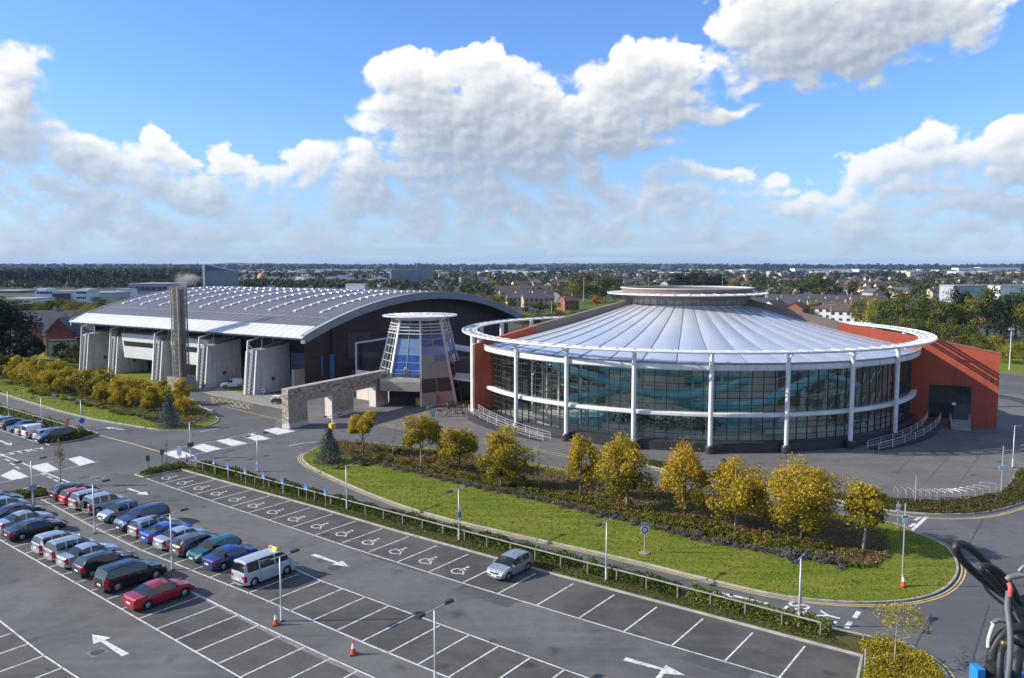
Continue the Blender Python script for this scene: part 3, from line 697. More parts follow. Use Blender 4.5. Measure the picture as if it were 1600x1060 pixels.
for a in AC:
    c = link('column', cm, hall, pol(35.75, a), rad(a)); link('pedestal', pm_, c)
    st = MB(); st.beam((0, 0, RING_Z - .9), (1.2, 0, RING_Z - .15), .14); st.beam((0, 0, RING_Z - .9), (-1.1, 0, RING_Z - .15), .14); st.build('bracket', M_wmetal, c)
sm_ = MB().tube([(0, 0, 8.6), (0, 0, RING_Z - .25)], .40, 14).mesh('column', M_wmetal, smooth=True, angle=40)
for k in range(2, 17):
    a = AC[-1] + STEP * k
    if a < 360 + AC[0] - 6: link('column', sm_, hall, pol(35.9, a), rad(a))
# ring canopy
rc = MB(); rc.tube([pol(37.55, a, RING_Z) for a in np.arange(0, 360, 2.5)], .16, 10, closed=True); rc.build('ring_tube', M_wmetal, hall, smooth=True)
rc = MB(); rc.tube([pol(35.25, a, RING_Z - .05) for a in np.arange(0, 360, 2.5)], .13, 8, closed=True); rc.build('ring_tube', M_wmetal, hall, smooth=True)
for (r0, r1) in ((35.55, 36.05), (36.55, 37.1)):
    d = MB(); d.lathe([(r0, RING_Z + .03), (r1, RING_Z + .0), (r1, RING_Z - .05), (r0, RING_Z - .02), (r0, RING_Z + .03)], 144); d.build('ring_deck', M_wmetal, hall)
slm = MB().box((0, 0, 0), (2.3, .14, .16)).mesh('canopy_slat', M_wmetal)
for k in range(96): link('canopy_slat', slm, hall, pol(36.4, k * 3.75, RING_Z + .02), rad(k * 3.75))

# cushion roof
NP = 19; dp = (A1 - A0) / NP; R_in, Z_in = 10.7, 17.25
def roof_z(r): t = (r - R_in) / (35.3 - R_in); return Z_in + (ZE - Z_in) * t - .55 * math.sin(math.pi * t)
cu = MB(); nr, na = 14, 8
for i in range(nr + 1):
    r = R_in + (35.3 - R_in) * i / nr
    for j in range(na + 1):
        s = j / na; a = dp * (s - .5); bulge = (math.sin(math.pi * s) ** .8) * min(1.0, math.sin(math.pi * min(1, max(0, i / nr))) ** .5 if 0 < i < nr else 0) * (.05 + .006 * r)
        q = pol(r, a); cu.v.append((q.x, q.y, roof_z(r) + bulge))
for i in range(nr):
    for j in range(na): cu.f.append((i*(na+1)+j, (i+1)*(na+1)+j, (i+1)*(na+1)+j+1, i*(na+1)+j+1)); cu.mi.append(0)
cum = cu.mesh('roof_cushion', M_cush, smooth=True)
rbm = MB(); rbm.tube([Vector((r, 0, roof_z(r) + .05)) for r in np.linspace(R_in, 35.35, 12)], .05, 6); rbm = rbm.mesh('roof_rib', mat('rib_aluminium', (.26, .27, .28), .45, metal=.3))
for k in range(NP + 1):
    a = A0 + dp * k; link('roof_rib', rbm, hall, None, rad(a))
    if k < NP: link('roof_cushion', cum, hall, None, rad(a + dp / 2))
gt = MB(); gt.lathe([(35.15, ZE + .03), (35.6, ZE + .05), (35.62, ZE + .2), (35.5, ZE + .2)], 96, a0=rad(A0), a1=rad(A1)); gt.build('gutter', mat('gutter_metal', (.30, .31, .32), .5), hall)
# opaque rear roof and wall
br = MB(); br.lathe([(10.3, 17.5), (20, 13.8), (33.6, 9.4), (34.4, 9.2), (34.4, 8.7)], 72, a0=rad(A1), a1=rad(360 + A0)); br.build('rear_roof', M_groof, hall)
bk = MB(); bk.lathe([(34.0, 8.9), (34.0, 0)], 60, a0=rad(A1), a1=rad(360 + A0)); bk.build('rear_wall', M_red, hall)
# lantern
ld = MB(); ld.lathe([(10.45, 16.9), (10.45, 17.42), (10.25, 17.42), (10.25, 18.35), (10.5, 18.35), (10.5, 19.05)], 64); ld.build('lantern_wall', M_brown, hall)
lw = MB()
for k in range(48):
    q0, q1 = pol(10.33, k * 7.5 + .4), pol(10.33, k * 7.5 + 7.1)
    lw.add([(q0.x, q0.y, 17.48), (q1.x, q1.y, 17.48), (q1.x, q1.y, 18.3), (q0.x, q0.y, 18.3)], [(0, 1, 2, 3)])
lw.build('lantern_glazing', mat('lantern_glass', (.20, .20, .19), .12, col2=(.30, .29, .26), scale=.4), hall)
lc = MB(); lc.lathe([(10.4, 19.22), (13.1, 19.12), (13.2, 19.02), (13.1, 18.92), (10.4, 18.88)], 72); lc.build('lantern_canopy', M_wmetal, hall)
ls = MB()
for k in range(36):
    a = k * 10; q0, q1 = pol(10.6, a, 19.24), pol(13.22, a, 19.10); ls.beam(q0, q1, .12, .14)
ls.build('canopy_rib', M_wmetal, hall)
lr = MB(); lr.lathe([(10.62, 19.0), (10.85, 19.9), (10.55, 19.9), (10.5, 19.62), (0.01, 19.75)], 64); lr.build('lantern_roof', M_brown, hall)
lr = MB(); lr.lathe([(10.84, 19.86), (10.98, 19.88), (10.98, 20.02), (10.5, 20.02), (10.5, 19.8)], 64); lr.build('lantern_rim', mat('pale_coping', (.52, .49, .45), .6), hall)
lw = MB(); lw.lathe([(10.48, 17.32), (10.75, 17.28), (10.75, 17.12)], 40, a0=rad(-130), a1=rad(-50)); lw.build('lantern_sill', M_wmetal, hall)

# radial end walls
def radial_wall(deg, prof, th, m, name='end_wall'):
    """vertical slab along a radius with outline [(r, z)]"""
    d = pol(1, deg); q = Vector((-d.y, d.x, 0)) * th / 2; n = len(prof)
    vs = [d * r + q + Vector((0, 0, z)) for r, z in prof] + [d * r - q + Vector((0, 0, z)) for r, z in prof]
    mb = MB(); mb.add(vs, [tuple(range(n)), tuple(range(2*n - 1, n - 1, -1))] + [(i, n+i, n+(i+1) % n, (i+1) % n) for i in range(n)])
    return mb.build(name, m, hall)
radial_wall(197.6, [(9, 0), (37.0, 0), (37.0, 11.5), (27.0, 14.1), (9, 18.3)], 1.1, M_red)
radial_wall(197.6, [(9, 10), (26.9, 10), (26.9, 14.25), (9, 18.45)], 1.16, M_brown, 'wall_cladding')
radial_wall(197.6, [(37.0, 0), (37.35, 0), (37.35, 11.45), (37.0, 11.55)], 1.3, M_cream, 'end_pier')
radial_wall(-24.7, [(9, 0), (45.8, 0), (45.8, 10.85), (36.5, 12.7), (24, 14.8), (9, 18.3)], 1.1, M_red)
radial_wall(-24.7, [(9, 10), (23.9, 10), (23.9, 14.95), (9, 18.45)], 1.16, M_brown, 'wall_cladding')
radial_wall(-24.7, [(36.4, 12.68), (45.95, 10.78), (45.95, 10.95), (36.4, 12.86)], 1.25, mat('coping', (.30, .11, .07), .7), 'coping')
radial_wall(197.6, [(9.5, 1.3), (33.6, 1.3), (33.6, 10.8), (11, 16.4), (9.5, 16.4)], 1.15, mat('lining_dark_brown', (.10, .07, .055), .8), 'inner_lining')
radial_wall(-24.7, [(9.5, 1.3), (33.6, 1.3), (33.6, 10.8), (11, 16.4), (9.5, 16.4)], 1.15, mat('lining_ochre', (.24, .13, .05), .8, col2=(.10, .15, .06), scale=.16, contrast=(.47, .53)), 'inner_lining')
# side entrance in the right-hand end wall
d = pol(1, -24.7); q = Vector((-d.y, d.x, 0)); E = lambda r, off, z: d * r - q * off + Vector((0, 0, z))
RZ = rad(-24.7)
en = MB()
for r in (36.9, 38.0, 39.1, 40.2, 41.25, 42.3): en.box(E(r, .60, 3.4), (.09, .12, 4.9), RZ)
for z in (.98, 2.1, 3.3, 4.5, 5.85): en.box(E(39.6, .60, z), (5.4, .11, .09), RZ)
en.build('entrance_frame', M_dframe, hall)
pe = MB(); pe.add([E(36.9, .57, .95), E(42.3, .57, .95), E(42.3, .57, 5.85), E(36.9, .57, 5.85)], [(0, 1, 2, 3)]); pe.build('entrance_glazing', mat('dark_entrance_glass', (.02, .03, .03), .05), hall)
dp_ = MB(); dp_.box(E(41.25, .68, 2.1), (2.0, .06, 2.2), RZ); dp_.build('entrance_door', mat('door_grey', (.05, .06, .065), .4), hall)
sg = MB(); sg.box(E(40.2, .75, 3.2), (.5, .1, .4), RZ); sg.build('wall_lamp', M_wmetal, hall)
sp2 = MB(); sp2.box(E(40.9, 2.0, .45), (2.4, 2.8, .9), RZ); 
for k in range(4): sp2.box(E(40.9, 3.55 + .35 * k, .36 - .09 * k), (2.4, .35, .72 - .18 * k), RZ)
sp2.build('entrance_steps', mat('step_concrete', (.34, .31, .26), .9, var=.2, scale=1), hall)
hr = MB()
for s in (-1.2, 1.2):
    hr.tube([E(40.9 + s, .9, 1.9), E(40.9 + s, 3.4, 1.9), E(40.9 + s, 4.8, 1.0), E(40.9 + s, 4.8, 0)], .035, 6)
    for o_ in (1.2, 2.3, 3.4): hr.tube([E(40.9 + s, o_, .9), E(40.9 + s, o_, 1.9)], .03, 6)
hr.build('handrail', mat('galvanised_rail', (.50, .51, .52), .4, metal=.5), hall)
M_galv = MATS['galvanised_rail']
# curved access ramps along the plinth
def ramp(a_hi, a_lo, r0, r1, zh, nm):
    N = 16; mb = MB()
    for i in range(N + 1):
        a = a_hi + (a_lo - a_hi) * i / N; z = zh * (1 - i / N) + .03
        for (r, zz) in ((r0, 0), (r0, z), (r1, z), (r1, 0)): mb.v.append(tuple(pol(r, a, zz)))
    for i in range(N):
        for j in range(3): mb.f.append((4*i+j, 4*i+4+j, 4*i+5+j, 4*i+j+1)); mb.mi.append(0)
    mb.f.append((0, 1, 2, 3)); mb.mi.append(0)
    mb.build('access_ramp', M_plinth, hall)
    for rr in (r0 + .12, r1 - .1):
        h = MB()
        for hz in (.35, .7, 1.05): h.tube([pol(rr, a_hi + (a_lo - a_hi) * i / N, zh * (1 - i / N) + hz) for i in range(N + 1)], .02, 6)
        for i in range(0, N + 1, 2):
            b = pol(rr, a_hi + (a_lo - a_hi) * i / N, 0); h.tube([(b.x, b.y, 0), (b.x, b.y, zh * (1 - i / N) + 1.05)], .03, 6)
        h.build('ramp_railing', mat('white_rail', (.72, .72, .71), .4), hall)
ramp(-160, -131, 36.6, 38.4, 1.2, 'left'); ramp(-30, -63, 36.7, 38.6, 1.2, 'right')
# ------------------------------------------------------------------ sports arena with arched roof
E0 = Vector((-36.0, 137.8, 0)); ex = Vector((-.836, .549, 0)).normalized(); ey = Vector((.549, .836, 0)).normalized()
AR_ROT = math.atan2(ey.y, ey.x) - math.pi / 2      # local x runs against ex, local y along ey
def ar(e, s, z=0.0): return Vector((-e, s, z))      # local coordinates of the arena
LA, CH, ZEV, RISE = 76.0, 70.0, 11.45, 6.6
RAR = ((CH/2)**2 + RISE**2) / (2 * RISE)
def arc_z(s): return ZEV - (RAR - RISE) + math.sqrt(max(0, RAR**2 - (s - CH/2)**2))
arena = thing('sports_arena', 'sports arena with long arched grey roof, rooflight strips and concrete fins', 'sports hall', E0, AR_ROT)
M_aroof = mat('standing_seam_grey', (.135, .133, .138), .55, col2=(.16, .157, .16), scale=.06, metal=.15)
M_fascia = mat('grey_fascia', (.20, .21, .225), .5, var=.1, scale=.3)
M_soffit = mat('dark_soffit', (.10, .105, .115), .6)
M_gable = mat('maroon_cladding', (.040, .024, .022), .7, col2=(.055, .034, .030), scale=.25)
M_fin = mat('fin_panels', (.66, .65, .62), .6, col2=(.56, .55, .54), scale=.25, streak=.25)
M_wpan = mat('white_panel', (.62, .63, .645), .5, var=.08, scale=.3)
M_bluegl = glass_mat('blue_grey_glass', (.25, .33, .38), .10, .02, .5)
NS = 32
# roof deck in standing-seam bays (each 7.6 m bay of the roof is a panel)
nb = 10
for k in range(nb):
    e0, e1 = LA * k / nb, LA * (k + 1) / nb; r = MB(); n = NS
    for i in range(n + 1):
        s = 3.4 + (CH - 3.4) * i / n; z = arc_z(s)
        for (e, dz) in ((e0, -.25), (e0, 0), (e1, 0), (e1, -.25)): r.v.append(tuple(ar(e, s, z + dz)))
    for i in range(n):
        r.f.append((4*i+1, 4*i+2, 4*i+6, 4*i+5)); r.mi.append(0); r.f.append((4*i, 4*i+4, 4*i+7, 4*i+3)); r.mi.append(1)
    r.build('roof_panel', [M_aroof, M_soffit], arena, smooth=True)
sm2 = MB()
for k in range(0, 77):
    e = LA * k / 76
    if k % 2 == 0:
        for i in range(NS):
            s0 = 3.4 + (CH - 3.4) * i / NS; s1 = 3.4 + (CH - 3.4) * (i + 1) / NS
            sm2.beam(ar(e, s0, arc_z(s0) + .015), ar(e, s1, arc_z(s1) + .015), .04, .022)
tag(sm2.build('roof_seam', M_aroof, arena), kind='stuff')
# gable fascia: thick grey band that follows the arch, set at the roof's end
def arch_band(e0, e1, zt, zb, m, name, s0=0.0, s1=CH):
    r = MB(); n = 40
    for i in range(n + 1):
        s = s0 + (s1 - s0) * i / n; z = arc_z(s)
        for (e, dz) in ((e0, zb), (e0, zt), (e1, zt), (e1, zb)): r.v.append(tuple(ar(e, s, z + dz)))
    for i in range(n):
        for j in range(4): r.f.append((4*i+j, 4*i+(j+1) % 4, 4*i+4+(j+1) % 4, 4*i+4+j)); r.mi.append(0)
    r.f.append((0, 1, 2, 3)); r.mi.append(0); r.f.append((4*n+3, 4*n+2, 4*n+1, 4*n)); r.mi.append(0)
    return r.build(name, m, arena, smooth=False, angle=30)
arch_band(-.12, .9, .12, -1.35, M_fascia, 'gable_fascia'); arch_band(-.20, .06, .19, .125, M_wpan, 'gable_coping')
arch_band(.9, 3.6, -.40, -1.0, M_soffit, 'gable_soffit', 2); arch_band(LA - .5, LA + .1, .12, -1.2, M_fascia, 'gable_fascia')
# rooflights
rl = MB()
for (x0, x1, y0, y1, z) in ((-.44, .44, -.88, .88, .22),): 
    rl.add([(x0, y0, 0), (x1, y0, 0), (x1, y1, 0), (x0, y1, 0), (x0*.9, y0*.92, .14), (x1*.9, y0*.92, .14), (x1*.9, y1*.92, .14), (x0*.9, y1*.92, .14), (x0*.4, y0*.7, .24), (x1*.4, y0*.7, .24), (x1*.4, y1*.7, .24), (x0*.4, y1*.7, .24)],
           [(0,1,5,4),(1,2,6,5),(2,3,7,6),(3,0,4,7),(4,5,9,8),(5,6,10,9),(6,7,11,10),(7,4,8,11),(8,9,10,11)])
rlm = rl.mesh('rooflight', mat('rooflight_dome', (.50, .52, .54), .3), smooth=False)
for k in range(10):
    e = 6.6 + 7.25 * k
    for j in range(24):
        s = 11.0 + 2.05 * j; o = link('rooflight', rlm, arena, ar(e, s, arc_z(s) + .02))
        o.rotation_euler = (math.atan2(arc_z(s + .5) - arc_z(s - .5), 1.0), 0, 0)
# eave canopy of white panels
for k in range(38):
    e0, e1 = LA * k / 38 + .07, LA * (k + 1) / 38 - .07; r = MB()
    P = [(-.35, arc_z(0) - .30), (1.6, arc_z(1.6) + .02), (3.6, arc_z(3.6) + .10)]
    vs = []
    for (s, z) in P: vs += [ar(e0, s, z), ar(e1, s, z)]
    for (s, z) in P: vs += [ar(e0, s, z - .12), ar(e1, s, z - .12)]
    r.add(vs, [(0,1,3,2), (2,3,5,4), (6,8,9,7), (8,10,11,9), (0,6,7,1), (4,5,11,10), (0,2,8,6), (2,4,10,8), (1,7,9,3), (3,9,11,5)])
    r.build('eave_panel', M_wpan, arena)
eb = MB(); eb.beam(ar(0, .2, arc_z(0) - .62), ar(LA, .2, arc_z(0) - .62), .3, .3); eb.beam(ar(0, 3.2, arc_z(3) - .35), ar(LA, 3.2, arc_z(3) - .35), .3, .4); eb.build('eave_beam', M_fascia, arena)
rp = MB()
for e in np.arange(2, 75, 6.2): rp.cyl(ar(e, 7.0, arc_z(7.0)), .05, .5, 6); rp.cyl(ar(e, 7.0, arc_z(7.0) + .5), .14, .1, 6)
rp.tube([ar(e, 7.0, arc_z(7.0) + .32) for e in (0.5, 75)], .02, 4); rp.build('roof_anchor', mat('anchor_metal', (.40, .40, .40), .5), arena)
# gable wall and long wall
gw = MB(); n = 40; pts = [(s, arc_z(s) - .9) for s in np.linspace(3, CH - 1, n)]
vs = [ar(3.4, s, z) for s, z in pts] + [ar(3.4, CH - 1, 0), ar(3.4, 3, 0)]; gw.add(vs, [tuple(range(len(vs)))]); gw.build('gable_wall', M_gable, arena)
gb = MB()
for z in np.arange(1.4, 17, 1.4):
    sl = [s for s, zz in pts if zz > z]
    if sl: gb.beam(ar(3.33, min(sl), z), ar(3.33, max(sl), z), .05, .07)
gb.build('cladding_rail', mat('maroon_joint', (.028, .018, .017), .7), arena)
pk_ = MB()
for i in range(6):
    for j in range(5): pk_.box(ar(3.31, 14.2 + i * 1.05, 6.4 + j * .95), (.06, .98, .88))
pk_.build('gable_panel', mat('brown_panel', (.085, .055, .05), .6), arena)
lw_ = MB(); lw_.add([ar(3, 9.5, 0), ar(LA - 2, 9.5, 0), ar(LA - 2, 9.5, 13.5), ar(3, 9.5, 13.5)], [(0, 1, 2, 3)]); lw_.add([ar(LA - 1, 5, 0), ar(LA - 1, CH - 2, 0)] + [ar(LA - 1, s, arc_z(s) - .5) for s in np.linspace(CH - 2, 5, 20)], [tuple(range(22))]); lw_.build('long_wall', M_gable, arena)
# louvres and glazing bands under the eave
lv = MB()
for k in range(5): lv.beam(ar(4, 9.2, 7.2 + k * .42), ar(LA - 3, 9.2, 7.2 + k * .42), .25, .10)
lv.build('louvre', mat('louvre_grey', (.16, .15, .15), .6), arena)
def inv(x, y): v = Vector((x, y, 0)) - E0; return v.dot(ex), v.dot(ey)
cols_px = [(133, 578), (186, 583), (243, 595), (311, 607), (388, 617)]
cols = [inv(*ground_at(*p_)) for p_ in cols_px]
for (e, s) in cols:
    s = max(-.6, min(s, 1.6))
    # leaning white mast with a propped head, then the curved fin behind it
    cb = MB(); cb.beam(ar(e + .55, s - .25, 0), ar(e + .35, s + .55, 9.9), .34, .30); cb.beam(ar(e + .35, s + .5, 9.75), ar(e + .35, s + 5.2, 10.9), .26, .26); cb.beam(ar(e + .35, s + .45, 9.3), ar(e + .35, s + 2.4, 7.6), .2, .2)
    cb.beam(ar(e + 1.35, s + .1, 0), ar(e + 1.2, s + .8, 7.9), .2, .24)
    cb.build('mast', M_wpan, arena)
    ld_ = MB()
    for z in np.arange(.6, 7.8, .75): ld_.beam(ar(e + .5, s + z * .07, z), ar(e - .9, s + .25 + z * .1, z), .07, .07)
    ld_.build('fin_slot_rung', mat('rung', (.34, .34, .35), .5), arena)
    sg_ = MB(); sg_.add([ar(e + 1.3, s + .55, .1), ar(e - 1.0, s + .55, .1), ar(e - .9, s + 1.35, 7.8), ar(e + 1.2, s + 1.35, 7.8)], [(0, 1, 2, 3)]); sg_.build('fin_slot_glass', mat('slot_glass', (.05, .065, .08), .06), arena)
    # fin: lofted, curved in plan, leaning front edge, panel joints as separate pieces
    NI, NZ = 7, 5; L = 8.8
    def fin_pt(i, z, side):
        t = i / NI; zt = 8.1 + .9 * t; zz = z * zt; s0 = s + .35 + zz * .10
        ss = s0 + (s + L - s0) * t; bow = 1.25 * math.sin(math.pi * min(1, t * .8 + .08)) 
        return ar(e - 1.15 - .15 * bow - (0 if side else -.0) + (0 if side == 0 else 2.45), ss, zz)
    for side in (0, 1):
        for i in range(NI):
            for j in range(NZ):
                a_, b_, c_, d_ = fin_pt(i, j/NZ, side), fin_pt(i+1, j/NZ, side), fin_pt(i+1, (j+1)/NZ, side), fin_pt(i, (j+1)/NZ, side)
                c0 = (a_ + b_ + c_ + d_) / 4; sh = lambda v: c0 + (v - c0) * .986
                off = Vector((.05 if side == 0 else -.05, 0, 0))
                MBp = MB(); q4 = [sh(a_), sh(b_), sh(c_), sh(d_)]
                MBp.add([v + off for v in q4] + [v - off for v in q4], [(0,1,2,3), (7,6,5,4), (0,4,5,1), (1,5,6,2), (2,6,7,3), (3,7,4,0)])
                if side == 0: MBp.build('fin_panel', M_fin, arena)
                elif i == 0 and j == 0: pass
    back = MB(); P0 = [fin_pt(i, 0, 0) for i in range(NI + 1)]; P1 = [fin_pt(i, 1, 0) for i in range(NI + 1)]; P2 = [fin_pt(i, 0, 1) for i in range(NI + 1)]; P3 = [fin_pt(i, 1, 1) for i in range(NI + 1)]
    n1 = NI + 1; back.add([v + Vector((.03, 0, 0)) for v in P0] + [v + Vector((.03, 0, -.02)) for v in P1] + P2 + P3,
        [(i, i+1, n1+i+1, n1+i) for i in range(NI)] + [(2*n1+i, 3*n1+i, 3*n1+i+1, 2*n1+i+1) for i in range(NI)] + [(n1+i, n1+i+1, 3*n1+i+1, 3*n1+i) for i in range(NI)] + [(0, n1, 3*n1, 2*n1)])
    back.build('fin_core', mat('fin_core_grey', (.26, .265, .275), .7), arena)
    edg = MB(); edg.beam(ar(e - 1.18, s + .3, 0), ar(e - 1.18, s + 1.15, 8.1), .30, .16); edg.build('fin_edge', M_wpan, arena)
    # small trusses between fin and roof
    tr_ = MB(); tr_.beam(ar(e - .3, s + 3, 8.4), ar(e - .3, s + 8.6, 9.6), .22, .22); tr_.beam(ar(e - .3, s + 3, 8.4), ar(e - .3, s + 3.4, 11.4), .16, .16); tr_.beam(ar(e - .3, s + 6, 9.0), ar(e - .3, s + 4.6, 11.8), .14, .14); tr_.build('roof_prop', mat('prop_grey', (.40, .39, .38), .5), arena)
    vb = MB(); vb.box(ar(e - 1.42, s + 4.6, 2.6), (.12, .7, .7)); vb.build('fin_vent', mat('vent_dark', (.10, .10, .10), .6), arena)
# white window boxes between the middle fins
for (k0, k1) in ((1, 2), (2, 3)):
    e0, e1 = cols[k1][0] + 1.8, cols[k0][0] - 2.6; r = MB(); zb, zt = 3.7, 9.0; s0 = 2.7
    r.add([ar(e0, s0 + .5, zb), ar(e1, s0 + .5, zb), ar(e1, s0, zt), ar(e0, s0, zt), ar(e0, 9.4, zb), ar(e1, 9.4, zb), ar(e1, 9.4, zt), ar(e0, 9.4, zt)], [(0,1,2,3), (7,6,5,4), (0,4,5,1), (3,2,6,7), (0,3,7,4), (1,5,6,2)]); r.build('window_box', M_wpan, arena)
    nw = 7
    for i in range(nw):
        a_, b_ = e0 + .6 + (e1 - e0 - 1.2) * i / nw + .04, e0 + .6 + (e1 - e0 - 1.2) * (i + 1) / nw - .04
        wv_ = MB(); wv_.add([ar(a_, s0 + .20, 6.3), ar(b_, s0 + .20, 6.3), ar(b_, s0 + .08, 7.35), ar(a_, s0 + .08, 7.35)], [(0, 1, 2, 3)]); wv_.build('window', mat('box_window_glass', (.035, .04, .04), .08), arena)
# glazed lower walls right of the last fins
def glazed(e0, e1, s, z0, z1, nx, nz, frame):
    f = MB()
    for i in range(nx + 1): x = e0 + (e1 - e0) * i / nx; f.box(ar(x, s - .06, (z0 + z1) / 2), (.12, .12, z1 - z0))
    for j in range(nz + 1): z = z0 + (z1 - z0) * j / nz; f.box(ar((e0 + e1) / 2, s - .05, z), (abs(e1 - e0), .10, .10))
    f.build('window_frame', frame, arena)
    for i in range(nx):
        for j in range(nz):
            a_, b_ = e0 + (e1 - e0) * (i + .04) / nx, e0 + (e1 - e0) * (i + .96) / nx; c_, d_ = z0 + (z1 - z0) * (j + .03) / nz, z0 + (z1 - z0) * (j + .97) / nz
            MB().add([ar(a_, s, c_), ar(b_, s, c_), ar(b_, s, d_), ar(a_, s, d_)], [(0, 1, 2, 3)]).build('pane', mat('arena_glass', (.055, .085, .10), .05), arena)
M_bluef = mat('blue_frame', (.05, .16, .34), .5)
glazed(cols[4][0] - 3.0, 3.8, 7.2, 3.6, 7.2, 5, 2, M_bluef); glazed(cols[3][0] - 2.5, cols[4][0] + 2.2, 8.8, 3.4, 7.0, 5, 2, M_dframe)
lowp = MB(); lowp.box(ar((cols[3][0] + cols[4][0]) / 2, 8.7, 1.7), (cols[3][0] - cols[4][0] - 3, .4, 3.4)); lowp.box(ar(7.6, 7.3, 1.8), (8.2, .4, 3.5)); lowp.build('lower_wall', mat('buff_render', (.30, .27, .24), .85, var=.15, scale=.5), arena)
bp = MB(); bp.box(ar(3.5, 7.1, 5.3), (.5, .3, 3.8)); bp.box(ar(3.15, 9.4, 5.0), (.3, .9, 4.4)); bp.build('blue_post', M_bluef, arena)
rdp = MB(); rdp.box(ar((cols[2][0] + cols[3][0]) / 2, 9.0, 1.2), (2.2, .2, 2.4)); rdp.build('service_door', mat('dull_red_door', (.22, .04, .04), .6), arena)
# ------------------------------------------------------------------ glazed entrance tower
TC = Vector((-16.2, 140.6, 0)); TROT = math.atan2(-TC.y, -TC.x)      # one rib of the octagon looks down the approach
tower = thing('entrance_tower', 'tapering glass entrance tower with blue panes and a disc canopy on top', 'entrance tower', TC, TROT)
M_blue = mat('blue_pane', (.018, .055, .19), .08, col2=(.026, .072, .235), scale=.3, spec=.6)
M_lblue = mat('pale_blue_pane', (.10, .17, .30), .06, col2=(.15, .23, .36), scale=.4, spec=.7)
M_beige = mat('beige_reflection_pane', (.25, .30, .24), .22, col2=(.20, .24, .20), scale=.4)  # opaque glazing: the beige reflection of its surroundings is put into the pane colour
M_dpane = mat('dark_pane', (.020, .030, .034), .04, spec=.5)
M_rib = mat('pale_rib', (.62, .60, .56), .5, var=.15, scale=.6)
def TR(z): return 8.35 + (4.75 - 8.35) * z / 14.2
def tp(k, z, dr=0.0):
    a = rad(45 * k); r = TR(z) + dr; return Vector((r * math.cos(a), r * math.sin(a), z))
def facet_pt(k, u, z, dr=0.0): a = tp(k, z, dr); b = tp(k + 1, z, dr); return a + (b - a) * u
# facets: k = -1 is the one left of the facing rib seen from the car park, 0 the one to its right
def rows_of(k): return [(0, 2.2), (2.2, 4.6), (4.6, 5.9), (5.9, 7.2), (7.2, 8.5), (8.5, 9.8), (9.8, 11.1), (11.1, 12.0), (12.0, 12.75), (12.75, 13.5), (13.5, 14.2)]
for k in range(8):
    kk = k if k < 4 else k - 8
    nc = 3 if kk in (-3, 2, 3, -4) else 2
    if kk in (-2,): nc = 3
    for (z0, z1) in rows_of(kk):
        if kk in (-1, -2) and z0 < 4.6: continue
        for c in range(nc):
            u0, u1 = (c + .02) / nc, (c + .98) / nc
            if kk == -1: m = M_blue if z0 < 8.5 else M_lblue if z0 < 11.1 else M_dpane
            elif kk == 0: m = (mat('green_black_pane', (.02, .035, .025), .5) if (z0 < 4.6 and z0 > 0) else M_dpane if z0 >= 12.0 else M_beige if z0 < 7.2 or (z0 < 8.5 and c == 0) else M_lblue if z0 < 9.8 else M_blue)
            elif kk == 1: m = M_dpane if z0 < 7.2 else M_lblue if z0 < 12 else M_dpane
            else: m = M_dpane
            if kk == -2: m = M_dpane
            P = [facet_pt(k, u0, z0 + .03), facet_pt(k, u1, z0 + .03), facet_pt(k, u1, z1 - .03), facet_pt(k, u0, z1 - .03)]
            Q = [facet_pt(k, u0, z0 + .03, -.06), facet_pt(k, u1, z0 + .03, -.06), facet_pt(k, u1, z1 - .03, -.06), facet_pt(k, u0, z1 - .03, -.06)]
            MB().add(P + Q, [(0,1,2,3), (7,6,5,4), (0,4,5,1), (1,5,6,2), (2,6,7,3), (3,7,4,0)]).build('pane', m, tower)
    fr_ = MB(); zlo = 4.6 if kk in (-1, -2) else 0
    for c in range(1, nc): fr_.beam(facet_pt(k, c / nc, zlo, .04), facet_pt(k, c / nc, 14.2, .04), .10, .08)
    for (z0, z1) in rows_of(kk):
        if z0 >= zlo: fr_.beam(facet_pt(k, 0, z0, .03), facet_pt(k, 1, z0, .03), .06, .09)
    fr_.build('glazing_bar', M_rib if kk in (-2,) else mat('grey_bar', (.30, .30, .29), .5), tower)
    rb = MB(); rb.beam(tp(k, zlo, .1), tp(k, 14.3, .1), .34, .30); rb.build('rib', M_wmetal if kk in (-1, -2) else M_rib, tower)
for z, dr in ((12.0, .30), (12.55, .28), (13.1, .26), (13.65, .24)):
    lv = MB(); lv.tube([tp(k, z, dr) for k in range(8)], .09, 6, closed=True); lv.build('louvre_rail', M_rib, tower)
dc = MB(); dc.lathe([(0.01, 14.75), (4.4, 14.78), (6.3, 14.98), (6.55, 14.90), (6.5, 14.78), (4.6, 14.45), (4.5, 14.2), (0.01, 14.2)], 48); dc.build('disc_canopy', M_wmetal, tower, angle=30, smooth=True)
df = MB()
for k in range(24): a = rad(15 * k); df.beam((4.2*math.cos(a), 4.2*math.sin(a), 14.82), (6.5*math.cos(a), 6.5*math.sin(a), 15.0), .10, .12)
df.tube([(6.5*math.cos(a), 6.5*math.sin(a), 14.92) for a in np.linspace(0, 2*math.pi, 48, endpoint=False)], .10, 6, closed=True); df.build('canopy_frame', M_wmetal, tower)
